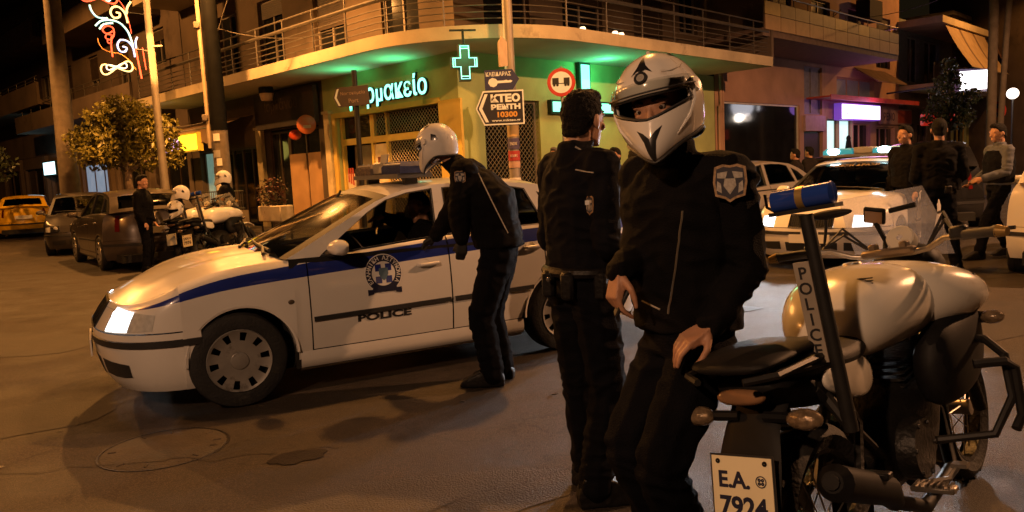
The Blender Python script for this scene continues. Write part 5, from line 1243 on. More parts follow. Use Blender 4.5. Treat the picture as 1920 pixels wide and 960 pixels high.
def blob(q, mats, name, voxel, smooth=6, fold=0.0, fscale=9.0, ffac=.5):
    """melt overlapping shapes into one continuous surface"""
    me = q.mesh(name, mats, None)
    o = bpy.data.objects.new('tmp', me)
    m = o.modifiers.new('r', 'REMESH'); m.mode = 'VOXEL'; m.voxel_size = voxel; m.use_smooth_shade = True
    if smooth: m2 = o.modifiers.new('s', 'SMOOTH'); m2.iterations = smooth; m2.factor = ffac
    r = evaluated(o)
    bpy.data.objects.remove(o); bpy.data.meshes.remove(me); r.name = name
    r.materials.clear()
    for mm in (mats if isinstance(mats, (list, tuple)) else [mats]): r.materials.append(mm)
    if fold:
        def wave(p):
            s_ = noise.noise(V((p.x * fscale, p.y * fscale, p.z * fscale * 1.9 + noise.noise(p * 4) * 2.0)))
            return fold * ((1 - abs(s_) * 2.4) * .8 + noise.noise(p * fscale * 2.6) * .45)
        push(r, wave)
    for p in r.polygons: p.use_smooth = True
    return r
def push(me, fn):
    """move every vertex along its normal by fn(position)"""
    n = len(me.vertices); co = [0.0] * (3 * n); no = [0.0] * (3 * n)
    me.vertices.foreach_get('co', co); me.vertices.foreach_get('normal', no)
    for i in range(n):
        k = 3 * i; d = fn(V(co[k:k + 3])); co[k] += no[k] * d; co[k + 1] += no[k + 1] * d; co[k + 2] += no[k + 2] * d
    me.vertices.foreach_set('co', co); me.update()
def cap(q, a, b, ra, rb, k=8):
    """tapered capsule"""
    a, b = V(a), V(b); pts = []
    for c, r in ((a, ra), (b, rb)):
        for i in range(k):
            for j in range(1, 5):
                ph = PI * j / 5; th = 2 * PI * i / k
                pts.append(c + V((math.sin(ph) * math.cos(th), math.sin(ph) * math.sin(th), math.cos(ph))) * r)
        pts += [c + V((0, 0, r)), c - V((0, 0, r))]
    q.hull(pts)
def ring(c, x, y, a, b, n=14): return [c + x * a * math.copysign(abs(math.cos(2 * PI * i / n)) ** .85, math.cos(2 * PI * i / n)) + y * b * math.sin(2 * PI * i / n) for i in range(n)]
def stand(h=1.76, **kw):
    """joints of a relaxed standing figure: facing +y, right hand at +x; metres"""
    k = h / 1.76
    J = dict(pel=(0, 0, .95), chest=(0, .0, 1.28), neck=(0, -.015, 1.47), head=(0, .02, 1.64), hipR=(.09, 0, .92), hipL=(-.09, 0, .92), kneeR=(.10, .03, .50), kneeL=(-.10, .03, .50), ankR=(.11, -.02, .09), ankL=(-.11, -.02, .09),
             shR=(.185, 0, 1.42), shL=(-.185, 0, 1.42), elR=(.24, -.03, 1.14), elL=(-.24, -.03, 1.14), wrR=(.23, .08, .92), wrL=(-.23, .08, .92), toeR=(.14, .14, .03), toeL=(-.14, .14, .03))
    J = {a: V(b) * k for a, b in J.items()}
    J.update({a: V(b) for a, b in kw.items()})
    J.setdefault('face', V((0, 1, 0))); J.setdefault('up', V((0, 0, 1)))
    return J
def turn(J, rz):
    M = Matrix.Rotation(rz, 3, 'Z'); return {a: M @ V(b) for a, b in J.items()}
def head_frame(J):
    f = V(J['face']).normalized(); u = V(J['up']); u = (u - f * u.dot(f)).normalized(); r = f.cross(u)
    return axes(J['head'], r, f, u)
def hand(q, J, sd, curl=.6, fine=True, spread=.0):
    """palm, four unequal fingers bent at the knuckles and a thumb off the side of the palm"""
    w_ = V(J['wr' + sd]); d = V(J.get('hd' + sd, w_ - V(J['el' + sd]))).normalized()
    pn = V(J.get('palm' + sd, V((1, 0, 0)) if sd == 'L' else V((-1, 0, 0)))); pn = (pn - d * pn.dot(d)).normalized()   # direction the palm faces
    side = d.cross(pn).normalized()
    ts = V(J['thumb' + sd]) if 'thumb' + sd in J else V(J['face'])
    if side.dot(ts) < 0: side = -side       # side points to the thumb
    c = w_ + d * .055
    q.hull([w_ + side * a + pn * b for a in (-.026, .026) for b in (-.018, .018)] + [w_ + d * .085 + side * a + pn * b for a in (-.040, .038) for b in (-.012, .013)] + [w_ + d * .04 + side * a + pn * b for a in (-.036, .036) for b in (-.015, .017)])
    if not fine:
        q.hull([w_ + d * .08 + side * a + pn * b for a in (-.036, .036) for b in (-.012, .012)] + [w_ + d * .13 + pn * .03 + side * a + pn * b for a in (-.03, .03) for b in (-.01, .01)])
        cap(q, w_ + d * .02 + side * .03, w_ + d * .07 + side * .05 + pn * .02, .013, .010, 6); return
    for i, (off, L) in enumerate(((.031, .074), (.010, .083), (-.012, .077), (-.032, .060))):
        a = c + d * .03 + side * off; th = curl * (.75 + .12 * i); dr = (d + side * off * 2.2 * spread).normalized(); pos = a
        for j, (f, r) in enumerate(((.45, .0092), (.31, .0085), (.24, .0075))):
            ang = th * (1.0, 1.15, .8)[j]
            dr = (dr * math.cos(ang) + pn * math.sin(ang)).normalized()
            nx = pos + dr * L * f; cap(q, pos, nx, r, r * .93, 7); pos = nx
            # keep bending about the same axis
            pn_l = pn
            pn = (pn * math.cos(ang) - d * math.sin(ang)) if False else pn
    tb = w_ + d * .022 + side * .030 + pn * .006; t1 = tb + (d * .55 + side * .62 + pn * .35).normalized() * .042; t2 = t1 + (d * .85 + side * .12 + pn * .5).normalized() * .032; t3 = t2 + (d * .9 - side * .1 + pn * .45).normalized() * .024
    cap(q, tb, t1, .0145, .0115, 7); cap(q, t1, t2, .0112, .0098, 7); cap(q, t2, t3, .0096, .008, 7)
def head_shapes(q, M, fine):
    R3 = M.to_3x3(); P = lambda x, y, z: M @ V((x, y, z))
    q.ell(P(0, -.012, .028), (.076, .096, .098), rot=R3, nu=20, nv=14)
    q.hull([P(x * s_, y, z) for s_ in (1, -1) for x, y, z in ((.066, .0, .03), (.058, .055, .035), (.060, .03, -.03), (.052, -.01, -.075), (.040, .045, -.09), (.020, .080, -.108), (.046, .062, -.045), (.040, .078, .0), (.02, .092, .03), (.016, .088, -.065))])
    if fine:
        q.hull([P(x * s_, y, z) for s_ in (1, -1) for x, y, z in ((.005, .094, .028), (.006, .119, -.018), (.017, .098, -.032), (.006, .092, -.036), (.012, .088, .0))])
        q.hull([P(x * s_, y, z) for s_ in (1, -1) for x, y, z in ((.052, .068, .038), (.018, .092, .036), (.048, .072, .05), (.02, .090, .05))])
        for z, y in ((-.061, .092), (-.073, .090)): q.ell(P(0, y, z), (.025, .010, .007), rot=R3, nu=10, nv=6)
        for s_ in (1, -1):
            q.ell(P(.040 * s_, .072, -.022), (.02, .016, .018), rot=R3, nu=10, nv=8); q.ell(P(.033 * s_, .078, .030), (.020, .012, .009), rot=R3, nu=10, nv=8); q.ell(P(.033 * s_, .077, .003), (.018, .010, .006), rot=R3, nu=10, nv=8)
    for s_ in (1, -1): q.ell(P(.079 * s_, -.008, -.008), (.011, .026, .034), rot=R3 @ Matrix.Rotation(.35 * s_, 3, 'Z'), nu=10, nv=8)
def make_person(name, label, J, root, quality=0, jacket=M_jacket, trousers=M_trous, bulk=0.0, hair='short', hairmat=None, group=None, curl=(.55, .55), gloves='', parts=None, seated=False, collar=True, skin=None, legw=1.0):
    """body = one continuous mesh (top level); clothes, boots and hair are its children"""
    J = {a: V(b) for a, b in J.items()}
    vb, vc = ((.0045, .0075), (.0085, .013), (.016, .02))[quality]
    x = (J['shR'] - J['shL']).normalized(); hx = (J['hipR'] - J['hipL']).normalized()
    up = (J['neck'] - J['pel']).normalized(); yc = up.cross(x).normalized(); yh = V((0, 0, 1)).cross(hx).normalized()
    if yc.dot(J.get('bodyface', J['face'])) < 0 and 'bodyface' in J: yc = -yc
    HM = head_frame(J)
    # ---- body
    q = MB(); head_shapes(q, HM, quality <= 1)
    cap(q, J['neck'] - up * .02, J['head'] + HM.to_3x3() @ V((0, -.025, -.05)), .060, .056)
    sw = (J['shR'] - J['shL']).length / 2
    rg = [(J['pel'], hx, yh, .14, .10), (lerp(J['pel'], J['chest'], .5), x, yc, .125, .09), (J['chest'], x, yc, .15, .105), (lerp(J['chest'], J['neck'], .75), x, yc, .14, .08)]
    for a, b in zip(rg, rg[1:]): q.hull(ring(*a) + ring(*b))
    for s_ in 'RL':
        cap(q, J['sh' + s_], J['el' + s_], .048, .040); cap(q, J['el' + s_], J['wr' + s_], .040, .026)
        cap(q, J['hip' + s_], J['knee' + s_], .078, .055); cap(q, J['knee' + s_], J['ank' + s_], .052, .038)
        cap(q, J['ank' + s_] - V((0, 0, .03)), J['toe' + s_] + V((0, 0, .005)), .036, .028)
        hand(q, J, s_, curl[0 if s_ == 'R' else 1], quality == 0)
    body = link(name, blob(q, [skin or M_skin], name, vb, 3 if quality == 0 else 4, ffac=.45)); body.location = root
    tag(body, label, 'person', group)
    # ---- trousers
    q = MB(); q.hull(ring(J['pel'] + V((0, 0, .06)), hx, yh, .155 + bulk * .3, .115 + bulk * .3) + ring(J['pel'] - V((0, 0, .06)), hx, yh, .165, .12))
    for s_ in 'RL':
        cap(q, J['hip' + s_], J['knee' + s_], .096 * legw, .072 * legw); cap(q, J['knee' + s_], lerp(J['knee' + s_], J['ank' + s_], 1.0), .071 * legw, .066 * legw)
        kd = (J['knee' + s_] - lerp(J['hip' + s_], J['ank' + s_], .5))
    link('trousers', blob(q, [trousers], 'trousers', vc, 6, .010 if quality < 2 else .006, 8.0), body)
    for s_ in 'RL':
        a, t_ = J['ank' + s_], J['toe' + s_]; f = V((t_.x - a.x, t_.y - a.y, 0)).normalized(); sdv = V((f.y, -f.x, 0))
        if seated: f = (t_ - a).normalized(); sdv = f.cross(V((0, 0, 1))).normalized()
        q = MB(); sole = a.z - .088
        L = (V((t_.x, t_.y, 0)) - V((a.x, a.y, 0))).length + .07
        def bp(l, w_, h): return V((a.x, a.y, sole)) + f * l + sdv * w_ + V((0, 0, h))
        q.hull([bp(l, w_ * k, h) for k in (1, -1) for l, w_, h in ((-.075, .032, .0), (-.08, .034, .05), (-.055, .04, .13), (.03, .042, .13), (.06, .046, .085), (L - .05, .046, .06), (L - .02, .036, .04), (L, .025, .02), (L, .025, .0), (.10, .05, .0), (L - .06, .05, .0), (-.05, .04, .0))])
        q.hull([bp(l, w_ * k, h) for k in (1, -1) for l, w_, h in ((-.05, .036, .10), (-.046, .036, .20), (.046, .036, .20), (.045, .036, .10))])
        link('boot', blob(q, [M_boot], 'boot', vc * .8, 3, .003 if quality == 0 else 0, 20), body)
    # ---- jacket
    q = MB(); k = bulk
    hem = J['pel'] + V((0, 0, .02 if not seated else .05))
    rg = [(hem, lerp(hx, x, .3).normalized(), yh, .172 + k, .128 + k), (lerp(J['pel'], J['chest'], .5), x, yc, .168 + k, .128 + k), (J['chest'], x, yc, .19 + k, .14 + k), (lerp(J['chest'], J['neck'], .62), x, yc, .175 + k, .115 + k * .8), (J['neck'] + up * .0, x, yc, .085, .075)]
    for a, b in zip(rg, rg[1:]): q.hull(ring(*a) + ring(*b))
    if collar: q.hull(ring(J['neck'], x, yc, .078, .076) + ring(J['neck'] + (J['head'] - J['neck']).normalized() * (.055 if hair != 'none' else .095), x, yc, .074, .074))
    for s_ in 'RL':
        q.ell(J['sh' + s_] - up * .01, (.075 + k * .5,) * 3, nu=12, nv=8)
        cap(q, lerp(J['neck'], J['sh' + s_], .35) - up * .03, J['sh' + s_], .068 + k * .4, .072 + k * .4)
        cap(q, J['sh' + s_], J['el' + s_], .070 + k * .4, .058 + k * .4); cap(q, J['el' + s_], lerp(J['el' + s_], J['wr' + s_], .93), .058 + k * .4, .042 + k * .2)
    jk = link('jacket', blob(q, [jacket], 'jacket', vc, 5, .010 if quality < 2 else .005, 9.0), body)
    for s_ in gloves:
        q = MB(); hand(q, {**J}, s_, curl[0 if s_ == 'R' else 1], quality == 0)
        g = blob(q, [M_glove], 'glove', vb, 2)
        push(g, lambda p: .002)
        link('glove', g, body)
    # ---- hair
    R3 = HM.to_3x3(); P = lambda a, b, c: HM @ V((a, b, c))
    if hair in ('short', 'grey', 'long'):
        q = MB(); q.ell(P(0, -.014, .032), (.0835, .104, .104), rot=R3, nu=24, nv=16); q.ell(P(0, -.055, -.03), (.064, .055, .07), rot=R3)
        q.ell(P(0, .035, .105), (.055, .055, .035), rot=R3)
        if hair == 'long': q.hull([P(a * s_, b, c) for s_ in (1, -1) for a, b, c in ((.088, .0, .05), (.10, -.02, -.16), (.06, -.10, -.2), (.07, -.1, .03))])
        hm = blob(q, [hairmat or (M_greyhair if hair == 'grey' else M_hair)], 'hair', .005 if quality == 0 else .011, 2)
        HI = HM.inverted()
        def hairline(p):
            l = HI @ p; zl = interp([(-.12, -.085), (-.06, -.075), (-.03, -.045), (.0, .012), (.03, .02), (.05, .062), (.09, .088), (.12, .10)], l.y)
            if hair == 'long' and l.y < .02: zl = -1
            k = max(0.0, min(1.0, (zl + .012 - l.z) / .024)); n_ = noise.noise(p * 60)
            return -.030 * k * k * (3 - 2 * k) + (1 - k) * ((.0045 * n_ + .004 * noise.noise(p * 150)) if quality == 0 else .003 * n_)
        push(hm, hairline)
        link('hair', hm, body)
    if quality == 0 and hair != 'none_eyes':
        for s_ in (1, -1):
            q = MB(); q.ell(P(.032 * s_, .0745, .017), .0125, nu=14, nv=10); e = q.build('eye', M_eye, body)
            q = MB(); q.tube([P(.014 * s_, .0985, .038), P(.032 * s_, .093, .045), P(.052 * s_, .074, .040)], [.004, .005, .003], 6); q.build('eyebrow', M_hair, body)
            q = MB(); q.ell(P(.032 * s_ - .001, .0815, .016), .0074, nu=10, nv=8); q.build('iris', M_iris, e)
    return body, HM, jk

# ---- white police crash helmet ------------------------------------------------
class Helm:
    def __init__(s, M): s.M = M
    def S(s, th, ph, off=0.0):
        """th: azimuth from the front, + to the wearer's right; ph: elevation"""
        ct, st = math.cos(th), math.sin(th); cp, sp = math.cos(ph), math.sin(ph)
        a, b, c = .128, (.148 if ct > 0 else .152), (.148 if sp > 0 else .195)
        r = 1 / math.sqrt((cp * st / a) ** 2 + (cp * ct / b) ** 2 + (sp / c) ** 2)
        r *= 1 + .40 * math.exp(-(abs(th) / .42) ** 1.5) * math.exp(-((ph + .70) / .34) ** 2) + .05 * math.exp(-(th / .8) ** 2) * math.exp(-((ph - .40) / .16) ** 2)
        r *= 1 + .03 * math.exp(-((abs(th) - .95) / .3) ** 2) * math.exp(-((ph + .35) / .3) ** 2) + .035 * math.exp(-((abs(th) - 2.4) / .5) ** 2) * math.exp(-((ph - .15) / .3) ** 2)
        r += off
        return s.M @ V((r * cp * st, r * cp * ct, r * sp + .012))
    TO = 1.02
    def hi(s, th): a = min(1, abs(th) / s.TO); return lerp(.145, .18, a ** 2) if abs(th) <= s.TO * 1.00005 else .05
    def lo(s, th):
        a = abs(th)
        return interp([(0, -.27), (.22, -.245), (.6, -.15), (s.TO * .93, -.06), (s.TO, -.03)], a) if a <= s.TO * 1.00005 else .05
    def decal(s, poly, off=.0016):
        b = bmesh.new(); vs = [b.verts.new((x, y, 0)) for x, y in poly]
        es = [b.edges.new((vs[i], vs[(i + 1) % len(vs)])) for i in range(len(vs))]
        bmesh.ops.triangle_fill(b, edges=es, use_beauty=True)
        bmesh.ops.subdivide_edges(b, edges=b.edges[:], cuts=3, use_grid_fill=True)
        q = MB(); mp = {v: q.v(s.S(v.co.x, v.co.y, off)) for v in b.verts}
        for f in b.faces: q._f([mp[v] for v in f.verts])
        b.free(); return q
def helmet(parent, M, name='helmet', fine=True, visor=True):
    h = Helm(M); n = 96 if fine else 48; q = MB()
    ths = [-PI + 2 * PI * i / n for i in range(n)]
    # make sure the corners of the eye port fall on columns
    ths = sorted(ths + [-h.TO, h.TO, -h.TO * 1.0001, h.TO * 1.0001])
    up = [[h.S(th, lerp(h.hi(th), PI / 2 - .02, (i / 14) ** 1.0)) for th in ths] for i in range(15)]
    q.grid(up, close_v=True)
    lo = [[h.S(th, lerp(h.lo(th), -.80 + .10 * math.exp(-((abs(th) - 1.6) / .5) ** 2), i / 10)) for th in ths] for i in range(11)]
    q.grid(lo, close_v=True)
    q.tube([h.S(0, PI / 2 - .02), h.S(0, PI / 2 - .02, .0005)], .004, 8)
    sh = q.build(name, M_helm, parent, dist=.0004, angle=55)
    m = sh.modifiers.new('solid', 'SOLIDIFY'); m.thickness = .012; m.offset = -1
    # dark liner inside
    q = MB(); q.grid([[h.S(th, lerp(h.hi(th), PI / 2 - .02, i / 8), -.014) for th in ths] for i in range(9)], close_v=True)
    q.grid([[h.S(th, lerp(h.lo(th), -.72, i / 6), -.014) for th in ths] for i in range(7)] + [[h.S(th, -.9, -.07) for th in ths]], close_v=True); q.build('liner', M_liner, sh)
    # rubber edge round the eye port
    port = [t for t in ths if abs(t) <= h.TO + 1e-6]
    q = MB(); q.tube([h.S(t, h.hi(t)) for t in port] + [h.S(t, h.lo(t)) for t in port[::-1]], .0045, 6, closed=True); q.build('port_trim', M_rubber, sh)
    q = MB(); q.tube([h.S(t, -.80 + .10 * math.exp(-((abs(t) - 1.6) / .5) ** 2)) for t in ths], .006, 6, closed=True); q.build('bottom_trim', M_rubber, sh)
    # graphics
    for sg in (1, -1):
        for poly in ([(0, .66), (.10, .70), (.26, .60), (.12, .82), (.03, 1.12), (0, 1.16)],
                     [(0, -.50), (.10, -.44), (.24, -.40), (.10, -.54), (.04, -.72), (0, -.78)],
                     [(1.72, .16), (1.82, .50), (2.05, .34), (2.10, .08), (1.9, .08)], [(1.15, 1.08), (1.5, 1.20), (1.9, 1.10), (1.5, 1.0)]):
            d = h.decal([(a * sg, b) for a, b in poly]); d.build('graphic', M_helmblack, sh)
        q = MB(); q.tube([h.S(sg * t, p, .001) for t, p in ((.45, .56), (.7, .58), (1.0, .66), (1.3, .78))], [.002, .004, .004, .001], 6); q.tube([h.S(sg * t, p, .001) for t, p in ((1.12, .6), (1.2, .2), (1.1, -.1), (.85, -.4), (.5, -.62))], [.001, .005, .006, .005, .001], 6); q.build('ridge', M_helm, sh)
    # round badge on the brow
    c = h.S(0, .50, .003); nrm = (c - h.S(0, .50, -.02)).normalized(); X, Y, Z = frame_from(nrm)
    q = MB(); Mb = axes(c, X, Y, Z); q.lathe([(.001, .002), (.012, .0018)], Mb, 18); q.mi = 1; q.lathe([(.012, .0022), (.0195, .002), (.021, -.004)], Mb, 22); q.build('brow_badge', [M_greybox, M_helmblack], sh, recalc=False)
    if visor:
        vt = [-1.15 + 2.3 * i / 24 for i in range(25)]
        q = MB(); q.grid([[h.S(t, lerp(h.hi(min(abs(t), .9)) + .05, h.hi(min(abs(t), .9)) + .26, k / 4), .012 - .004 * k / 4) for t in vt] for k in range(5)]); q.build('visor', G_VISOR, sh)
        q = MB(); q.tube([h.S(t, h.hi(min(abs(t), .9)) + .05, .013) for t in vt], .003, 6); q.build('visor_edge', M_rubber, sh)
        for sg in (1, -1):
            c = h.S(sg * 1.28, .22, .004); nrm = (c - h.S(sg * 1.28, .22, -.03)).normalized(); X, Y, Z = frame_from(nrm); q = MB(); q.lathe([(.001, .008), (.02, .006), (.024, -.006)], axes(c, X, Y, Z), 18); q.build('visor_pivot', M_helm, sh)
    return sh
def arm_badge(parent, c, n, size, upv=(0, 0, 1), round_=False):
    """shield shaped cloth badge on the sleeve"""
    n = V(n).normalized(); u = V(upv); u = (u - n * u.dot(n)).normalized(); r = u.cross(n); s_ = size
    def sh(k, d, poly): return [(a * k, b * k + d) for a, b in poly]
    outline = [(-.42, .42), (-.2, .50), (0, .46), (.2, .50), (.42, .42), (.46, .0), (.40, -.38), (.14, -.46), (0, -.56), (-.14, -.46), (-.40, -.38), (-.46, .0)]
    q = MB(); q.prism(sh(s_, 0, outline), axes(c, r, u, n), .003); b = q.build('sleeve_badge', M_goldthread, parent)
    q = MB(); q.prism(sh(s_ * .86, 0, outline), axes(V(c) + n * .0032, r, u, n), .0012); q.build('badge_field', mat('badge field', (.03, .03, .045), .7), b)
    q = MB(); M = axes(V(c) + n * .0046, r, u, n)
    for sx in (1, -1):
        q.prism([(sx * a * s_, b_ * s_) for a, b_ in ((.06, .30), (.34, .26), (.34, .12), (.12, .10))], M, .001); q.prism([(sx * a * s_, b_ * s_) for a, b_ in ((.34, .04), (.36, -.22), (.22, -.30), (.24, -.04))], M, .001)
    q.prism([(a * s_, b_ * s_) for a, b_ in ((-.14, .10), (.14, .10), (.17, -.10), (0, -.34), (-.17, -.10))], M, .001); q.build('badge_threads', M_silverthread, b)
    return b
# ---- the cast -----------------------------------------------------------------
def rel(J, root): r = V(root); return {k: (V(v) - r if k not in KEEP else V(v)) for k, v in J.items()}
KEEP = {'face', 'up', 'hdL', 'hdR', 'palmL', 'palmR', 'thumbL', 'thumbR', 'bodyface'}
# helmeted man in front
R1 = (.54, 2.49, 0)
def about(p, k=1.035): return V((p[0] * k, p[1] * k, CAM_H + (p[2] - CAM_H) * k))
J1 = dict(pel=(.545, 2.40, .93), chest=(.52, 2.395, 1.21), neck=(.502, 2.36, 1.465), head=(.445, 2.27, 1.605), hipL=(.575, 2.32, .885), hipR=(.505, 2.475, .875),
          kneeR=(.340, 2.37, .585), kneeL=(.41, 2.22, .57), ankR=(.50, 2.52, .15), ankL=(.56, 2.40, .15), toeR=(.39, 2.43, .09), toeL=(.45, 2.31, .09),
          shL=(.648, 2.26, 1.415), shR=(.435, 2.50, 1.425), elL=(.690, 2.26, 1.145), wrL=(.56, 2.195, .985), elR=(.425, 2.42, 1.19), wrR=(.318, 2.30, 1.145))
J1 = {k: about(v) for k, v in J1.items()}
for k in ('ankR', 'ankL'): J1[k].z = .09
for k in ('toeR', 'toeL'): J1[k].z = .03
J1.update(face=V((-.44, -.89, -.07)), up=V((-.17, .03, 1)), bodyface=V((-.75, -.62, 0)), hdL=V((-.85, -.08, -.42)), palmL=V((-.35, .15, -1)), thumbL=V((-.3, -1, -.1)),
          hdR=V((-.25, -.18, -1)), palmR=V((.9, .3, 0)), thumbR=V((.5, -.8, .2)))
p1, HM1, jk1 = make_person('person', 'man in a white crash helmet and black jacket, standing by the large motorcycle', rel(J1, R1), R1, 0, M_jacket, M_trous, bulk=.012, hair='none', curl=(.85, .5), legw=1.1)
helmet(p1, HM1 @ Matrix.Translation((0, -.026, .020)) @ Matrix.Scale(1.02, 4))
V1 = lambda p: V(p) - V(R1)
B_L = None
# jacket zip and pocket zip
q = MB(); zp = [(.335, 1.955, 1.30), (.326, 1.945, 1.2), (.325, 1.945, 1.1), (.33, 1.955, 1.0)]
def on_surface(ob, p, d):
    """first point of the mesh hit from p along d (own coordinates)"""
    if ob.name not in BVH:
        from mathutils.bvhtree import BVHTree
        BVH[ob.name] = BVHTree.FromPolygons([v.co for v in ob.data.vertices], [p_.vertices[:] for p_ in ob.data.polygons])
    loc, n_, i, ds = BVH[ob.name].ray_cast(V(p), V(d).normalized()); return (loc, n_) if loc is not None else (V(p), -V(d))
BVH = {}
def seam(parent, src, p0, p1, d, r, m_, nm, k=14, off=.001):
    pts = []
    for i in range(k + 1):
        l, n_ = on_surface(src, lerp(V(p0), V(p1), i / k), d); pts.append(l + n_ * off)
    q = MB(); q.tube(pts, r, 5); return q.build(nm, m_, parent)
l, n_ = on_surface(jk1, V1((.645, 1.2, 1.40)), (0, 1, 0)); arm_badge(p1, l + n_ * .002, lerp(n_, V((-.2, -1, .1)), .5), .105)
seam(p1, jk1, V1((.515, 1.5, 1.32)), V1((.475, 1.5, 1.0)), (.0, 1, 0), .0036, mat('zip metal', (.30, .28, .24), .35, .8), 'zip')
seam(p1, jk1, V1((.41, 1.5, 1.03)), V1((.455, 1.5, 1.01)), (.0, 1, 0), .0028, M_silverthread, 'pocket_zip', 6)
q = MB(); c = J1['wrR'] + V((.005, -.02, -.085)); q.box(c, (.012, .055, .105), rot=Matrix.Rotation(rad(25), 3, 'Y') @ Matrix.Rotation(rad(10), 3, 'X'), bev=.004)
tag(q.build('mobile_phone', M_black), 'small black phone held in the right hand of the helmeted man', 'phone')

# bareheaded man behind him
R2 = (.30, 3.36, 0)
J2 = turn(stand(1.80, wrR=(.15, .20, 1.04), elR=(.225, -.02, 1.15), wrL=(-.12, .22, 1.02), elL=(-.22, -.02, 1.15), kneeR=(.10, .05, .50), ankR=(.12, -.05, .09), toeR=(.17, .11, .03), ankL=(-.10, .06, .09), toeL=(-.12, .22, .03)), rad(-62))
J2['face'] = V((.70, .70, -.05)); J2['head'] += V((.02, .01, -.015)); J2['neck'] += V((0, 0, .02)); J2['shL'] += V((0, 0, .012)); J2['shR'] += V((0, 0, .012))
p2, HM2, jk2 = make_person('person', 'young bareheaded man in a navy uniform seen from behind, beside the helmeted man', J2, R2, 0, M_navyj, M_trous, bulk=.003, legw=1.12, hair='short', curl=(.6, .6))
l, n_ = on_surface(jk2, (.03, -1.0, 1.31), (0, 1, 0)); arm_badge(p2, l + n_ * .002, n_, .075)
q = MB(); q.box(l + n_ * .009 + V((0, 0, .01)), (.028, .003, .018)); q.build('badge_patch', M_whitefilm, p2)
seam(p2, jk2, (-.02, -1, 1.455), (.045, -1, 1.44), (0, 1, 0), .003, M_silverthread, 'shoulder_print', 6)
# belt gear
x_ = (J2['hipR'] - J2['hipL']).normalized(); y_ = V((0, 0, 1)).cross(x_)
q = MB(); q.tube([J2['pel'] + V((0, 0, .05)) + x_ * .185 * math.cos(2 * PI * i / 20) + y_ * .142 * math.sin(2 * PI * i / 20) for i in range(20)], .022, 8, closed=True); q.build('belt', M_boot, p2)
for u, v_, s_ in ((.10, -.135, .06), (-.02, -.155, .05), (.19, -.03, .07)):
    q = MB(); q.box(J2['pel'] + x_ * u + y_ * v_ + V((0, 0, .0)), (.06, .045, .10 + s_ * .3), rot=Matrix.Rotation(rad(-30), 3, 'Z'), bev=.012); q.build('belt_pouch', M_boot, p2)
q = MB(); q.ell(J2['pel'] + x_ * .03 - y_ * .185 + V((0, 0, .03)), (.012, .008, .012)); q.build('belt_stud', M_chrome, p2)
# white collar edge
q = MB(); q.tube([J2['neck'] + x_ * .084 * math.cos(a) + y_ * .08 * math.sin(a) + V((0, 0, .055 - .06 * max(0, math.cos(a - .6)))) for a in [-.5 + 1.4 * i / 10 for i in range(11)]], .004, 6); q.build('collar_trim', M_silverthread, p2)

# officer bent at the window
R3 = (-.15, 5.3, 0)
J3 = dict(pel=(-.085, 5.36, .93), chest=(-.13, 5.41, 1.25), neck=(-.335, 5.46, 1.50), head=(-.49, 5.505, 1.665), hipL=(-.10, 5.27, .90), hipR=(-.07, 5.45, .90), kneeL=(-.23, 5.22, .48), kneeR=(-.17, 5.42, .47), ankL=(-.17, 5.19, .09), ankR=(-.10, 5.38, .09), toeL=(-.33, 5.20, .03), toeR=(-.26, 5.43, .03),
          shL=(-.30, 5.28, 1.475), shR=(-.26, 5.64, 1.475), elL=(-.345, 5.23, 1.20), wrL=(-.33, 5.20, 1.01), elR=(-.43, 5.57, 1.17), wrR=(-.55, 5.60, 1.02), face=(-.90, .28, -.30), up=(-.35, .1, 1), bodyface=(-.95, .3, 0), hdL=(-.15, -.02, -1), palmL=(-.2, 1, 0), thumbL=(-1, 0, 0), hdR=(-.8, .1, -.5), palmR=(.1, -.3, -1))
p3, HM3, jk3 = make_person('person', 'officer in a white helmet and dark leathers bending down to the patrol car window', rel(J3, R3), R3, 1, M_jacket, M_trous, bulk=.048, legw=1.25, hair='none', gloves='RL', curl=(.6, .5))
helmet(p3, HM3 @ Matrix.Scale(1.0, 4))
V3 = lambda p: V(p) - V(R3)
l, n_ = on_surface(jk3, V3((-.32, 4.6, 1.44)), (0, 1, 0)); arm_badge(p3, l + n_ * .002, n_, .085)
seam(p3, jk3, V3((-.20, 4.6, 1.46)), V3((-.02, 4.6, 1.05)), (0, 1, 0), .004, M_silverthread, 'piping', 14)
q = MB()
for s_ in 'LR':
    a = V3(J3['knee' + s_]); q.hull([a + V((-.05, dy, dz)) for dy in (-.055, .055) for dz in (-.10, .10)] + [a + V((-.085, dy, dz)) for dy in (-.04, .04) for dz in (-.07, .07)])
q.build('knee_pad', M_trous, p3)

# driver at the wheel of the patrol car
RC = V((CARP.x, CARP.y, 0)); CM = Matrix.Rotation(YAW, 3, 'Z')
JD = dict(pel=(-1.44, .37, .56), chest=(-1.54, .36, .86), neck=(-1.555, .34, 1.06), head=(-1.53, .31, 1.205), hipL=(-1.40, .46, .54), hipR=(-1.40, .28, .54), kneeL=(-.98, .47, .66), kneeR=(-.98, .27, .66), ankL=(-.72, .46, .40), ankR=(-.72, .28, .40), toeL=(-.60, .46, .44), toeR=(-.60, .28, .44),
          shL=(-1.53, .55, 1.02), shR=(-1.54, .15, 1.02), elL=(-1.38, .60, .84), wrL=(-1.16, .50, .93), elR=(-1.44, .10, 1.09), wrR=(-1.27, .20, 1.145), face=(.75, .62, -.12), up=(0, 0, 1), bodyface=(1, 0, 0), hdR=(1, .1, .02), palmR=(0, .1, -1), thumbR=(0, 1, .1), hdL=(.9, -.1, .1), palmL=(.1, -.2, -1), thumbL=(0, -1, .3))
JDw = {k: CM @ V(v) for k, v in JD.items()}
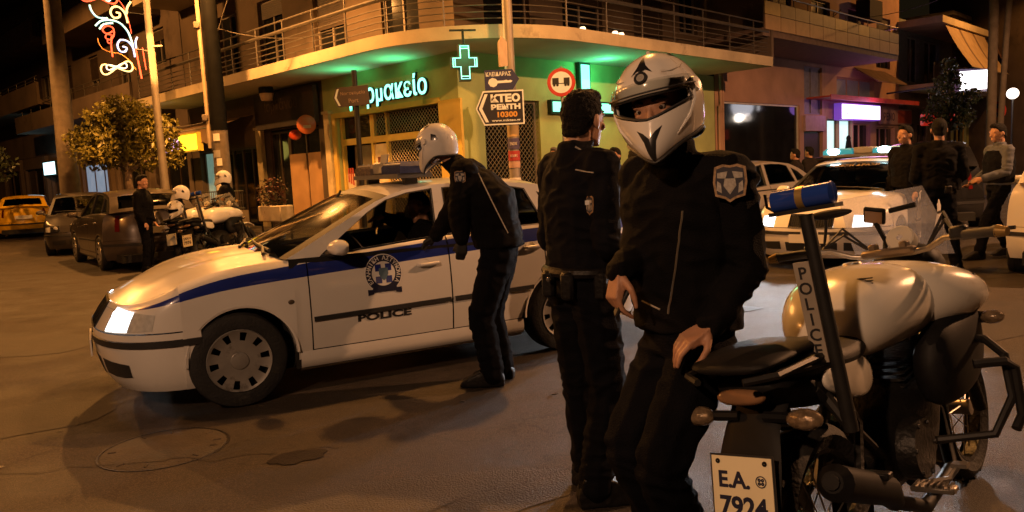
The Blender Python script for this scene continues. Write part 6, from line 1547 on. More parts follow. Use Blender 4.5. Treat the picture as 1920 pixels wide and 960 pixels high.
pd, HMD, jkd = make_person('person', 'driver in dark uniform in the patrol car, one arm stretched over the wheel', JDw, RC, 1, M_jacket, M_trous, bulk=.0, hair='short', curl=(.35, .6), seated=True)
q = MB(); a = JDw['wrR']; b = JDw['elR']; cap(q, lerp(a, b, .05), lerp(a, b, .22), .036, .04); q.build('shirt_cuff', M_whitefilm, pd)

# right hand group
R4 = (5.05, 9.1, 0)
J4 = turn(stand(1.82, ankR=(.20, .02, .09), toeR=(.26, .17, .03), kneeR=(.15, .05, .5), ankL=(-.16, .0, .09), toeL=(-.2, .16, .03), wrL=(-.10, .24, 1.05), elL=(-.25, -.02, 1.14), wrR=(.16, .22, 1.02)), rad(-20))
p4, HM4, jk4 = make_person('person', 'tall officer in black with a radio on his belt, seen from behind at the windscreen', J4, R4, 1, M_jacket, M_trous, bulk=.03, hair='short')
q = MB(); q.box(J4['pel'] + V((.18, -.10, .08)), (.05, .05, .14), bev=.01); q.tube([J4['pel'] + V((.18, -.10, .15)), J4['pel'] + V((.18, -.10, .30))], .007, 6); q.build('radio', M_rubber, p4)
q = MB(); q.box(J4['pel'] + V((.02, -.16, .02)), (.08, .05, .09), bev=.01); q.build('belt_pouch', M_boot, p4)
R5 = (5.28, 10.3, 0)
make_person('person', 'dark haired man in black half hidden behind the tall officer, face turned left', turn(stand(1.80), rad(110)), R5, 1, M_jacket, M_trous, bulk=.02, hair='short')
R6 = (6.45, 10.2, 0)
J6 = turn(stand(1.76, elL=(-.26, .06, 1.14), wrL=(-.20, .34, 1.07), elR=(.25, .0, 1.14), wrR=(.18, .25, 1.0), ankL=(-.10, .30, .09), toeL=(-.12, .46, .03), kneeL=(-.1, .22, .50), ankR=(.10, -.22, .10), toeR=(.12, -.07, .03), kneeR=(.1, -.02, .50)), rad(90))
J6['face'] = V((-1, -.1, -.15))
p6, HM6, jk6 = make_person('person', 'officer in a grey blue shirt and dark vest striding left with a forearm held out', J6, R6, 1, M_shirt, M_trous, bulk=.004, hair='short', curl=(.5, .4))
q = MB(); xx = (J6['shR'] - J6['shL']).normalized(); yy = V((0, 0, 1)).cross(xx)
for a, b in (((J6['pel'] + V((0, 0, .05)), .20, .165), (J6['chest'], .215, .175)), ((J6['chest'], .215, .175), (lerp(J6['chest'], J6['neck'], .72), .165, .145))): q.hull(ring(a[0], xx, yy, a[1], a[2]) + ring(b[0], xx, yy, b[1], b[2]))
link('vest', blob(q, [M_navyj], 'vest', .014, 4, .006, 10), p6)
# left pair
R11 = (-6.42, 13.62, 0)
J11 = turn(stand(1.70), rad(-84)); J11['face'] = V((.97, -.2, -.08))
make_person('person', 'bareheaded man in dark clothes at the left, facing the parked motorcycles', J11, R11, 1, M_jacket, M_trous, bulk=.02, hair='short')
R12 = (-5.62, 15.45, 0)
J12 = turn(stand(1.72, wrL=(-.2, .36, 1.0), wrR=(.2, .36, 1.0), elL=(-.26, .10, 1.12), elR=(.26, .10, 1.12)), rad(100)); J12['face'] = V((-.96, -.28, .02))
p12, HM12, _ = make_person('person', 'officer in a white helmet and dark leathers behind the parked motorcycles at the left', J12, R12, 1, M_jacket, M_trous, bulk=.025, hair='none', gloves='RL')
helmet(p12, HM12, fine=False)
# bystanders near the pharmacy and the salmon building
def by(label, root, h, rz, hair='short', jm=M_darkcoat, hm=None):
    make_person('person', label, turn(stand(h), rad(rz)), root, 2, jm, M_trous, bulk=.03, hair=hair, hairmat=hm, group='bystanders on the pavement')
by('grey haired man in a dark coat before the pharmacy wall', (.78, 12.6, 0), 1.80, 150, 'grey')
by('man in a dark coat half hidden behind the bareheaded man', (1.60, 11.5, 0), 1.72, 140, 'short')
by('long haired figure in a dark coat below the chin of the white helmet', (1.90, 11.7, 0), 1.66, 20, 'long')
by('dark haired bystander before the large shop window', (6.15, 16.6, 0), 1.62, 60)
by('dark haired bystander walking beside the doorway right of the large shop window', (6.72, 17.3, 0), 1.66, 40)
# two helmets left on the motorcycle
def loose_helmet(label, loc, f, u):
    t = thing('crash_helmet', label, 'helmet', loc, group='helmets left on the motorcycle')
    f, u = V(f).normalized(), V(u); u = (u - f * u.dot(f)).normalized(); helmet(t, axes((0, 0, 0), f.cross(u), f, u), 'shell', False, False); return t
loose_helmet('white helmet lying on the motorcycle seat, the lower of two', (-6.02, 13.98, 1.085), (-.3, -1, -.3), (.1, -.2, 1))
loose_helmet('white helmet balanced on top of another on the motorcycle seat', (-5.92, 14.05, 1.345), (-1, -.3, .1), (.2, .1, 1))
# ------------------------------------------------------------------ street furniture, signs and lit lettering
def glow(name, col, s_): return mat(name, col, .4, emit=col, estr=s_, var=.06, vscale=4)
M_mint = glow('mint neon', (.30, 1.0, .80), 2.3)
M_mintbox = glow('mint light panel', (.26, 1.0, .72), 1.9)
M_greenblack = mat('dark green sign body', (.01, .03, .02), .5)
M_signblue = mat('sign blue', (.025, .03, .10), .45, var=.1)
M_signnavy = mat('sign navy black', (.016, .016, .024), .45, var=.1)
M_signwhite = mat('sign white', (.66, .74, .82), .5, var=.08)
M_signorange = mat('sign orange', (.55, .30, .06), .5)
M_signred = mat('sign red', (.42, .03, .02), .45)
M_conc = mat('pole concrete', (.15, .12, .09), .85, var=.2, vscale=6, bump=.35, bscale=40, wear=((.16, .13, .10), 5.0, .58))
GREEN = (.08, 1.0, .40)
# pharmacy lettering on the left facade
t = thing('pharmacy_sign', 'mint green lit lettering of the pharmacy on its yellow green wall', 'sign', LF.P(2.6, .06, 3.5))
def loc_(F, o, u, n, z): return F.P(u, n, z) - V(o.location)
back = text('φαρμακείο', .64, M_greenblack, t, axes(loc_(LF, t, 2.62, .03, 3.51), -LF.u, (0, 0, 1), LF.n), name='letter_body', ext=.028, bold=.024, spacing=1.02)
text('φαρμακείο', .64, M_mint, t, axes(loc_(LF, t, 2.62, .065, 3.51), -LF.u, (0, 0, 1), LF.n), name='lettering', ext=.004, bold=.008, spacing=1.02)
for u in (1.5, 3.4): lamp_light('letter_glow', LF.P(u, .45, 3.62), 55, GREEN, .3, 150, LF.P(u, .95, 4.7), .8)
# pharmacy cross
t = thing('pharmacy_cross', 'mint neon cross hanging from the balcony slab at the pharmacy corner', 'sign', (-.70, 14.75, 3.52), rotz=rad(12))
def cross(a, w_, h): return [(-w_, -h), (w_, -h), (w_, -w_), (a, -w_), (a, w_), (w_, w_), (w_, h), (-w_, h), (-w_, w_), (-a, w_), (-a, -w_), (-w_, -w_)]
MX = axes((0, 0, 0), (1, 0, 0), (0, 0, 1), (0, -1, 0))
q = MB(); q.prism(cross(.26, .105, .335), MX @ Matrix.Translation((0, 0, -.16)), .16); q.build('cross_body', M_greenblack, t)
q = MB()
for k, r in ((1.0, .0105), ):
    q.tube([MX @ V((x, y, .012)) for x, y in cross(.225, .08, .30)], r, 6, closed=True)
for sx, sy in ((0, 1), (0, -1)): q.tube([MX @ V((-.07, sy * .255, .012)), MX @ V((.07, sy * .255, .012))], .008, 6)
for sx in (1, -1): q.tube([MX @ V((sx * .185, -.07, .012)), MX @ V((sx * .185, .07, .012))], .008, 6)
q.build('neon_tube', M_mint, t)
q = MB(); q.cyl((0, .08, .3), (0, .08, .62), .025, n=8); q.box((0, .08, .6), (.5, .05, .03)); q.build('bracket', M_dark, t)
lamp_light('cross_glow', (-.62, 14.45, 3.72), 13, GREEN, .2); lamp_light('cross_glow', (-.45, 15.1, 3.86), 8, GREEN, .15)
# light boxes on the right facade: one upright, one level
for lab, (u0, u1, z0, z1) in (('upright mint light box on the pharmacy wall above the round sign', (4.08, 4.40, 3.22, 4.06)), ('level mint light box on the pharmacy wall behind the bareheaded man', (2.95, 6.1, 2.86, 3.10))):
    o = RF.P((u0 + u1) / 2, .1, (z0 + z1) / 2); t = thing('light_box', lab, 'sign', o, group='mint light boxes on the pharmacy')
    q = MB(); q.corners([RF.P(u, n, z) - o for u in (u0 - .06, u1 + .06) for n in (.01, .13) for z in (z0 - .05, z1 + .05)]); q.build('box', M_greenblack, t)
    q = MB(); q.corners([RF.P(u, n, z) - o for u in (u0, u1) for n in (.131, .15) for z in (z0, z1)]); q.build('light_panel', M_mintbox, t)
lamp_light('box_glow', RF.P(4.25, .8, 3.85), 44, GREEN, .25); lamp_light('box_glow', RF.P(4.6, .6, 3.2), 14, GREEN, .3); lamp_light('box_glow', RF.P(7.0, .5, 3.7), 7, GREEN, .3)
# signs on the corner pole
def board(name, lab, cat, loc, poly, m_, edge=None, rz=0.0, th=.012, group=None):
    t = thing(name, lab, cat, loc, rotz=rz, group=group)
    q = MB(); q.prism(poly, axes((0, 0, 0), (1, 0, 0), (0, 0, 1), (0, -1, 0)), th); q.build('panel', m_, t); return t
def flat(t, y, poly, m_, nm): q = MB(); q.prism(poly, axes((0, -y, 0), (1, 0, 0), (0, 0, 1), (0, -1, 0)), .002); return q.build(nm, m_, t)
def put(t, s, x, z, w_, h, m_, bold=.0, y=.0165, nm='lettering'): return text(s, .1, m_, t, axes((x, -y, z), (1, 0, 0), (0, 0, 1), (0, -1, 0)), name=nm, ext=.001, bold=bold, stretch=(w_, h))
k_ = board('direction_sign', 'dark arrow board reading KTEO PENTH on the corner pole', 'sign', (-.08, 14.14, 2.60), [(-.44, .0), (-.30, -.30), (.43, -.30), (.43, .31), (-.30, .31)], M_signwhite, rz=rad(1.5))
flat(k_, .0125, [(-.415, .0), (-.285, -.275), (.405, -.275), (.405, .285), (-.285, .285)], M_signnavy, 'field')
flat(k_, .0142, [(-.385, .0), (-.27, -.245), (-.215, -.245), (-.325, .0), (-.215, .255), (-.27, .255)], M_signwhite, 'chevron')
put(k_, 'ΚΤΕΟ', .10, .175, .53, .15, M_signwhite, .006); put(k_, 'ΡΕΝΤΗ', .10, .02, .53, .10, M_signwhite, .006); put(k_, '10300', .125, -.115, .36, .10, M_signorange, .004); put(k_, 'www.mikteo.gr', .10, -.225, .52, .055, M_signwhite, .002)
k_ = board('direction_sign', 'small blue arrow board with a key and the word ΚΛΕΙΔΑΡΑΣ on the corner pole', 'sign', (-.035, 14.15, 3.10), [(-.30, -.18), (.20, -.18), (.32, .0), (.20, .18), (-.30, .18)], M_signblue, rz=rad(-2))
put(k_, 'ΚΛΕΙΔΑΡΑΣ', -.05, .105, .45, .075, M_signwhite, .002)
flat(k_, .0125, [(-.24, -.05), (-.20, -.11), (-.14, -.125), (-.09, -.10), (-.07, -.06), (.17, -.055), (.20, -.03), (.17, -.01), (.12, -.02), (.09, -.005), (.04, -.015), (-.07, -.015), (-.10, .02), (-.16, .04), (-.22, .01)], M_signwhite, 'key')
q = MB(); q.box((.135, 14.27, 3.62), (.02, .22, .42)); 
t = thing('pole_panel', 'pale panel seen nearly edge on, fixed to the corner pole above the arrow boards', 'panel', (0, 14.2, 3.58))
q = MB(); q.prism([(-.13, -.26), (.13, -.22), (.14, .20), (-.02, .28), (-.14, .16)], Matrix.Rotation(rad(58), 4, 'Z') @ axes((0, 0, 0), (1, 0, 0), (0, 0, 1), (0, -1, 0)), .03); q.build('panel', mat('pale box', (.55, .42, .30), .4, coat=.4), t)
# round sign: no overtaking for trailers
t = thing('traffic_sign', 'round red rimmed sign with a black lorry and trailer on a thin pole', 'traffic sign', (1.18, 16.0, .14))
q = MB(); q.tube([(0, 0, 0), (0, 0, 3.38)], .03, 8); q.build('pole', M_pole_grey, t)
MS = axes((-.01, -.05, 3.06), (1, 0, 0), (0, 0, 1), (0, -1, 0))
q = MB(); q.lathe([(.001, 0), (.215, 0)], MS, 32); q.mi = 1; q.lathe([(.215, .002), (.285, .002), (.285, -.01), (.001, -.01)], MS, 36); q.build('disc', [M_signwhite, M_signred], t, recalc=False)
q = MB()
for x0, x1 in ((-.18, -.05), (.05, .17)):
    q.prism([(x0, -.04), (x1, -.04), (x1, .09), (x0, .09)], MS @ Matrix.Translation((0, 0, .003)), .002)
    for xx_ in (x0 + .035, x1 - .03): q.lathe([(.0005, .0052), (.026, .005)], MS @ Matrix.Translation((xx_, -.055, 0)), 12)
q.prism([(-.05, -.03), (.05, -.03), (.05, -.015), (-.05, -.015)], MS @ Matrix.Translation((0, 0, .003)), .002); q.build('lorry_symbol', M_black, t)
# brown direction sign before the pharmacy letters
t = thing('direction_sign', 'brown arrow sign on a thin dark post before the first pharmacy letters', 'sign', (-3.07, 16.3, .14))
q = MB(); q.tube([(0, 0, 0), (.0, 0, 3.55)], .055, 10); q.build('post', M_stem, t)
q = MB(); q.prism([(-.48, 0), (-.40, -.20), (.26, -.20), (.26, .20), (-.40, .20)], axes((.03, -.07, 3.02), (1, 0, .05), (-.05, 0, 1), (0, -1, 0)), .012); pn = q.build('panel', mat('brown sign', (.075, .055, .04), .45), t)
q = MB(); q.prism([(-.455, 0), (-.385, -.17), (-.345, -.17), (-.41, 0), (-.345, .17), (-.385, .17)], axes((.03, -.083, 3.02), (1, 0, .05), (-.05, 0, 1), (0, -1, 0)), .002); q.build('chevron', M_signwhite, pn)
for s_, z, w_ in (('Νοσοκομείο', .06, .50), ('Port', -.09, .20)): text(s_, .1, mat('cream print', (.34, .24, .16), .6), pn, axes((-.04 + z * -.05, -.0835, 3.02 + z), (1, 0, .05), (-.05, 0, 1), (0, -1, 0)), ext=.001, stretch=(w_, .085))
# flyers pasted on the corner pole
cp = bpy.data.objects['street_lamp']
for i, (z, h, mm) in enumerate(((2.05, .20, mat('yellow flyer', (.50, .34, .14), .7)), (1.82, .20, mat('blue flyer', (.07, .06, .14), .7)), (1.60, .18, mat('red flyer', (.36, .04, .04), .7)), (1.44, .12, mat('pink flyer', (.46, .30, .24), .7)), (1.05, .3, M_paper))):
    q = MB(); q.lathe([(.112, z - h / 2), (.112, z + h / 2)], Matrix.Identity(4), 12, rad(200), rad(345)); f = q.build('flyer', mm, cp)
    if i in (1, 2): 
        for k_, s_ in enumerate(('ΕΝΟΙΚ', 'ΚΑΦΕ')[i - 1:i]): text(s_, .07, M_paper, f, axes((0, -.1135, z), (1, 0, 0), (0, 0, 1), (0, -1, 0)), ext=.001, stretch=(.13, .055))

# ---- poles at the left
t = thing('street_lamp', 'slim grey lamp post carrying the neon street decoration', 'street lamp', (-8.17, 18.5, .14))
q = MB(); q.tube([(.03, 0, 0), (0, 0, 3), (0, 0, 7.2)], [.11, .085, .07], 12); q.build('pole', M_pole_grey, t)
q = MB(); q.tube([(0, 0, 6.9), (.5, -.5, 7.3), (1.2, -1.2, 7.3)], .04, 8); q.build('arm', M_pole_grey, t)
q = MB(); q.hull([V((1.5, -1.5, 7.22)) + V((i * .3 + j * .1, -i * .3 + j * .1, k)) for i in (-1, 1) for j in (-1, 1) for k in (0, .12)]); q.build('lamp_head', M_lampbody, t); lamp_light('sodium_light', (-6.45, 16.75, 7.1), 4600, SODIUM, .09, 158, (-6.45, 16.75, 0), .25)
q = MB(); q.box((.16, -.02, 4.62), (.22, .06, .03)); q.build('bracket', M_white, t)
def SP(px, py, dy=0): return V(((px - 290) * .01276 + .0, -.16 + dy, 3.79 - (py - 155) * .01276 - (px - 290) * .0005))
lamp_light('bracket_light', (-7.75, 18.0, 5.0), 4800, SODIUM, .05, 70, (-10.2, 20.6, 3.0), .6)
t = thing('street_decoration', 'neon ribbon and bell decoration in red, white, yellow and blue on the lamp post', 'neon decoration', (-8.17, 18.5, .14))
N_red, N_white, N_yel, N_blue, N_cyan, N_amber = [glow(n_, c, s_) for n_, c, s_ in (('red neon', (1, .10, .04), 2.2), ('white neon', (.85, .95, .9), 1.6), ('yellow neon', (1, .75, .30), 2.0), ('blue neon', (.40, .55, 1), 1.5), ('cyan neon', (.45, .9, .85), 1.5), ('amber tube', (.40, .18, .05), .25))]
def z6(*p): return [SP(a / 4.8, b / 4.8) for a, b in p]
def smoothpath(P, k=5):
    out = []
    for i in range(len(P) - 1):
        p0, p1, p2, p3 = P[max(0, i - 1)], P[i], P[i + 1], P[min(len(P) - 1, i + 2)]
        for j in range(k):
            s_ = j / k; out.append(.5 * ((2 * p1) + (p2 - p0) * s_ + (2 * p0 - 5 * p1 + 4 * p2 - p3) * s_ * s_ + (3 * p1 - p0 - 3 * p2 + p3) * s_ ** 3))
    return out + [P[-1]]
def eight(cx, cy, rx, ry, tilt=0.0):
    pts = []
    for i in range(40):
        a = 2 * PI * i / 40; x = rx * math.sin(a); y = ry * math.sin(2 * a) * .9 * (abs(math.sin(a)) ** .2)
        pts.append((cx + x * math.cos(tilt) - y * math.sin(tilt), cy + x * math.sin(tilt) + y * math.cos(tilt)))
    return z6(*pts)
TUBES = [(N_red, eight(1015, 28, 155, 45, .1), .028, True), (N_white, eight(1018, 28, 92, 22, .15), .022, True),
         (N_cyan, smoothpath(z6((925, 85), (940, 140), (985, 190), (1070, 200))), .03, False), (N_cyan, smoothpath(z6((958, 262), (1010, 222), (1090, 215), (1170, 240), (1230, 310), (1258, 400), (1262, 450))), .03, False),
         (N_cyan, smoothpath(z6((990, 290), (1030, 250), (1110, 240))), .03, False), (N_yel, smoothpath(z6((1240, 240), (1225, 160), (1175, 105), (1120, 110), (1100, 155), (1125, 195), (1170, 190), (1178, 160), (1150, 150))), .032, False),
         (N_yel, smoothpath(z6((1238, 165), (1248, 110), (1285, 60))), .032, False), (N_blue, smoothpath(z6((1272, 530), (1262, 450), (1220, 395), (1160, 385), (1130, 430), (1150, 480), (1195, 480), (1205, 450), (1175, 440))), .03, False),
         (N_blue, smoothpath(z6((1290, 455), (1290, 400), (1310, 360))), .03, False), (N_yel, eight(1105, 622, 140, 52, -.12), .026, True), (N_white, eight(1105, 610, 90, 26, -.1), .02, True),
         (N_red, smoothpath(z6((1078, 525), (1078, 400), (1110, 340), (1105, 280), (1050, 265), (1015, 300), (1050, 330), (1100, 310))), .024, False), (N_red, smoothpath(z6((1100, 345), (1050, 335), (1035, 365), (1075, 380), (1090, 350))), .02, False), (N_red, smoothpath(z6((1085, 380), (1050, 385), (1055, 410), (1085, 405))), .018, False),
         (N_red, z6((1285, 460), (1312, 715)), .026, False), (N_red, z6((1345, 450), (1358, 640)), .016, False), (N_amber, smoothpath(z6((965, 370), (975, 420), (1010, 465), (1075, 490), (1150, 505), (1220, 560), (1270, 640))), .02, False), (N_red, smoothpath(z6((1150, 10), (1215, 100), (1250, 230), (1262, 330))), .012, False)]
for mm, pts, r, cl in TUBES:
    q = MB(); q.tube(pts, r * .7, 6, closed=cl); q.build('neon_tube', mm, t)
for i, (px, py) in enumerate(((255, 30), (265, 95))):
    q = MB(); q.tube([SP(px, py, .02), SP(289, py + 4, .14)], .012, 5); q.build('bracket', M_stem, t)
t = thing('utility_pole', 'thick dark pole with torn posters round its pale foot', 'utility pole', (-6.68, 18.3, .14))
q = MB(); q.tube([(0, 0, 0), (0, 0, 2.6)], [.19, .185], 14); q.build('pole_foot', M_conc, t)
q = MB(); q.tube([(0, 0, 2.601), (.02, 0, 9.5)], [.19, .16], 14); q.build('pole', mat('black painted pole', (.004, .004, .004), .8, var=.3, spec=.1), t)
RND.seed(9)
for i in range(7):
    z = 1.3 + i * .19; a = rad(200 + RND.uniform(0, 60)); q = MB(); q.lathe([(.197, z - .09), (.194, z + .08)], Matrix.Identity(4), 6, a, a + rad(RND.uniform(35, 60))); q.build('poster', (M_paper, mat('torn grey poster', (.30, .28, .26), .8), mat('dark poster', (.08, .07, .07), .8))[i % 3], t)
q = MB(); q.tube([(-.24, -.02, 2.2), (-.26, -.02, 9.4)], .045, 8); q.build('conduit', mat('pale conduit', (.42, .33, .22), .5), t)
for z in (5.0, 2.9):
    q = MB(); q.box((-.28, -.05, z), (.14, .10, .16), bev=.02); q.build('clamp', M_conc, t)
t = thing('utility_pole', 'tapered concrete pole before the orange tree at the left', 'utility pole', (-12.95, 23.0, .14))
q = MB(); q.tube([(-.0, 0, 0), (.12, 0, 9.8)], [.29, .19], 12); q.build('pole', M_conc, t)
# overhead cables
def cable(name, lab, a, b, sag, r=.012):
    a, b = V(a), V(b); q = MB(); q.tube([lerp(a, b, i / 14) - V((0, 0, sag * 4 * (i / 14) * (1 - i / 14))) for i in range(15)], r, 5); return tag(q.build(name, mat('cable sheath', (.10, .085, .07), .6), None), lab, 'cable', 'overhead cables')
cable('overhead_cable', 'overhead cable from the thick dark pole towards the balcony', (-6.5, 18.3, 5.0), (-4.2, 16.0, 7.4), -.25)
cable('overhead_cable', 'overhead cable sagging from the thick dark pole to the wall', (-6.5, 18.3, 5.05), (-3.9, 18.6, 4.9), .18)
cable('overhead_cable', 'overhead cable between the neon lamp post and the thick dark pole', (-8.1, 18.5, 2.9), (-6.8, 18.3, 3.0), .06)
cable('overhead_cable', 'overhead cable looping by the balcony above the faded signboard', (-3.6, 15.2, 7.4), (-2.6, 16.2, 5.2), .5)
cable('overhead_cable', 'overhead cable from the salmon building to the paired poles', RF.P(21, .2, 6.9), (14.9, 24.2, 6.6), .3)
# lit signs
def lit_box(name, lab, cat, F, u0, u1, n0, n1, z0, z1, face, body=M_greenblack, group=None):
    o = F.P((u0 + u1) / 2, (n0 + n1) / 2, (z0 + z1) / 2); t = thing(name, lab, cat, o, group=group)
    q = MB(); q.corners([F.P(u, n, z) - o for u in (u0, u1) for n in (n0, n1) for z in (z0, z1)]); q.build('box', body, t)
    q = MB(); q.corners([F.P(u, n, z) - o for u in (u0 + .05, u1 - .05) for n in (n1 + .001, n1 + .012) for z in (z0 + .05, z1 - .05)]); q.build('face', face, t)
    return t
ys = lit_box('shop_sign', 'yellow and violet lit shop sign under the scalloped awning', 'sign', LF, 10.9, 14.2, .95, 1.12, 2.56, 3.14, glow('yellow sign face', (1.0, .80, .03), 1.7), mat('yellow sign box', (.5, .4, .05), .5))
o = V(ys.location); q = MB(); q.corners([LF.P(u, n, z) - o for u in (12.3, 14.1) for n in (1.134, 1.142) for z in (2.62, 3.08)]); q.build('violet_field', glow('violet sign face', (.50, .36, .95), 1.4), ys)
for s_, z, w_ in (('ΛΑΧΕΙΑ', 2.97, 1.4), ('ΠΡΟΠΟ', 2.74, 1.3)): text(s_, .2, glow('white sign letters', (.95, .9, 1), 1.6), ys, axes(LF.P(13.2, 1.144, z) - o, -LF.u, (0, 0, 1), LF.n), ext=.001, stretch=(w_, .18))
lamp_light('sign_glow', LF.P(12.2, 1.9, 2.6), 14, (1, .82, .15), .4)
lit_box('shop_sign', 'small square cyan white sign at the far left behind the parked cars', 'sign', LF, 28.9, 30.9, .1, .3, 2.35, 3.05, glow('cyan white face', (.60, .95, 1.0), 2.6))
lamp_light('sign_glow', LF.P(29.6, 1.0, 2.4), 10, (.5, .9, 1), .4)
ps = lit_box('shop_sign', 'magenta edged white lit shop sign under the red canopy', 'sign', RF, 19.75, 23.9, .12, .42, 2.84, 3.5, glow('pink white face', (1.0, .80, 1.0), 3.2), glow('violet box side', (.16, .06, .45), .8))
o = V(ps.location); text('ΚΟΜΜΩΤΗΡΙΟ', .3, glow('magenta letters', (.95, .15, .75), 1.3), ps, axes(RF.P(21.5, .435, 3.12) - o, RF.u, (0, 0, 1), RF.n), ext=.001, stretch=(2.5, .13))
lamp_light('sign_glow', RF.P(21.5, 1.3, 3.2), 55, (1.0, .35, .85), .5); lamp_light('sign_glow', RF.P(18.9, .8, 3.4), 7, (.55, .25, 1), .3)
es = lit_box('shop_sign', 'pale sign with dark letters and a red panel right of the magenta sign', 'sign', RF, 24.6, 28.6, .1, .2, 2.72, 3.42, mat('pale sign face', (.50, .30, .20), .5), M_orange)
o = V(es.location); text('ΡΕΝΟ', .4, mat('violet brown letters', (.10, .06, .08), .6), es, axes(RF.P(25.6, .214, 3.06) - o, RF.u, (0, 0, 1), RF.n), ext=.001, bold=.008, stretch=(1.4, .36))
q = MB(); q.corners([RF.P(u, n, z) - o for u in (26.7, 28.5) for n in (.213, .224) for z in (2.78, 3.36)]); q.build('red_panel', mat('red sign panel', (.42, .07, .03), .5), es)
lit_box('shop_window_display', 'bright white and green shop window display beside the red panel sign', 'display', RF, 27.3, 28.4, .1, .2, 1.2, 2.6, glow('green white display', (.75, 1.0, .85), 2.0))
t = thing('shop_sign', 'large blank white lit sign beside the small right hand tree', 'sign', (18.0, 30.2, 4.05), rotz=rad(14))
q = MB(); q.box((0, 0, 0), (1.42, .2, .86)); q.build('box', mat('violet sign frame', (.10, .08, .14), .5), t)
q = MB(); q.prism([(-.67, -.38), (.67, -.33), (.67, .39), (-.67, .33)], axes((0, -.101, 0), (1, 0, 0), (0, 0, 1), (0, -1, 0)), .02); q.build('face', glow('white sign face', (1.0, .97, 1.0), 3.2), t)
q = MB(); q.cyl((-.7, .1, -.1), (-.9, 3.5, -.1), .04, n=6); q.build('bracket', M_dark, t); lamp_light('sign_glow', (17.9, 29.3, 3.9), 45, (.95, .92, 1), .5)
t = thing('globe_lamp', 'white glowing globe lamp on a thin post right of the paired poles', 'lamp', (19.45, 30.0, 0))
q = MB(); q.tube([(0, 0, 0), (0, 0, 3.28)], .035, 8); q.build('post', M_stem, t)
q = MB(); q.ell((0, 0, 3.47), .21, nu=20, nv=14); q.build('globe', glow('globe glass', (1.0, .86, .74), 3.0), t)
lamp_light('globe_light', (19.45, 29.6, 3.47), 60, (1, .85, .7), .2)
# right poles
t = thing('utility_pole', 'pair of tall leaning poles lit orange at the right', 'utility pole', (14.9, 24.0, 0))
q = MB(); q.tube([(0, 0, 0), (.06, 0, 9)], [.14, .12], 12); q.build('pole', M_conc, t); q = MB(); q.tube([(.10, -.15, 0), (.42, -.05, 5.2), (.75, 0, 8.8)], [.10, .085, .07], 10); q.build('brace_pole', M_conc, t)
t = thing('traffic_sign', 'small round blue and red no parking sign beside the paired poles', 'traffic sign', (15.2, 24.2, 0))
q = MB(); q.tube([(0, 0, 0), (0, 0, 3.0)], .03, 8); q.build('pole', M_pole_grey, t); MS = axes((0, -.04, 2.58), (1, 0, 0), (0, 0, 1), (0, -1, 0))
q = MB(); q.lathe([(.001, 0), (.21, 0)], MS, 28); q.mi = 1; q.lathe([(.21, .002), (.28, .002), (.28, -.01), (.001, -.01)], MS, 28); q.prism([(-.19, .13), (-.13, .19), (.19, -.13), (.13, -.19)], MS @ Matrix.Translation((0, 0, .001)), .002); q.build('disc', [mat('traffic blue', (.03, .05, .22), .5), M_signred], t, recalc=False)
t = thing('shop_sign', 'small red awning sign below the right hand tree', 'sign', (15.25, 27.6, 2.55)); q = MB(); q.box((0, 0, 0), (1.1, .3, .42), bev=.04); q.build('panel', mat('red sign box', (.45, .02, .015), .4, emit=(.9, .04, .02), estr=.35), t)
# planter, rail and low wall before the left shops
t = thing('planter_box', 'pale planter box on legs with a reddish shrub before the blinds', 'planter', (-5.1, 16.9, .14))
q = MB(); q.box((0, 0, .66), (.86, .34, .34), rot=Matrix.Rotation(rad(-40), 3, 'Z'), bev=.02); q.build('box', mat('planter cream', (.48, .40, .28), .8, var=.2, vscale=6, bump=.2, wear=((.25, .16, .09), 6, .58)), t)
q = MB(); RZ = Matrix.Rotation(rad(-40), 3, 'Z')
for x, y in ((-.36, -.12), (.36, -.12), (-.36, .12), (.36, .12)): q.tube([RZ @ V((x, y, 0)), RZ @ V((x, y, .5))], .018, 6)
q.build('legs', M_stem, t)
def leaves(q, c, r, n, size, seed, gap=.55, squash=1.0):
    rr = random.Random(seed); k = 0
    while k < n:
        d = V((rr.gauss(0, 1), rr.gauss(0, 1), rr.gauss(0, 1))).normalized(); rad_ = rr.random() ** .4
        p = V(c) + V((d.x * r[0], d.y * r[1], d.z * r[2])) * rad_
        if noise.noise(p * 1.5) + .35 * noise.noise(p * 4) < -gap + rr.random() * .5: k += .25; continue
        k += 1; a = V((rr.gauss(0, 1), rr.gauss(0, 1), rr.gauss(0, 1) - .5)).normalized(); b = a.cross(V((rr.gauss(0, 1), rr.gauss(0, 1), rr.gauss(0, 1)))).normalized()
        s_ = size * rr.uniform(.6, 1.3); nn_ = a.cross(b)
        vs = [q.v(p), q.v(p + a * s_ * .5 + b * s_ * .26 + nn_ * s_ * .06), q.v(p + a * s_), q.v(p + a * s_ * .5 - b * s_ * .26 + nn_ * s_ * .06)]
        q._f(vs, rr.randrange(3), smooth=False)
def leafmats(base, nm):
    out = []
    for i, k in enumerate((1.0, .72, 1.2)):
        m = mat(f'{nm} leaf {i}', tuple(c * k for c in base), .42, var=.3, vscale=9); t = m.node_tree; o = next(n for n in t.nodes if n.type == 'OUTPUT_MATERIAL')
        tl = t.nodes.new('ShaderNodeBsdfTranslucent'); tl.inputs[0].default_value = (*[min(1, c * k * 1.5) for c in base], 1); mx = t.nodes.new('ShaderNodeMixShader'); mx.inputs[0].default_value = .45
        t.links.new(t.nodes['Principled BSDF'].outputs[0], mx.inputs[1]); t.links.new(tl.outputs[0], mx.inputs[2]); t.links.new(mx.outputs[0], o.inputs[0]); out.append(m)
    return out
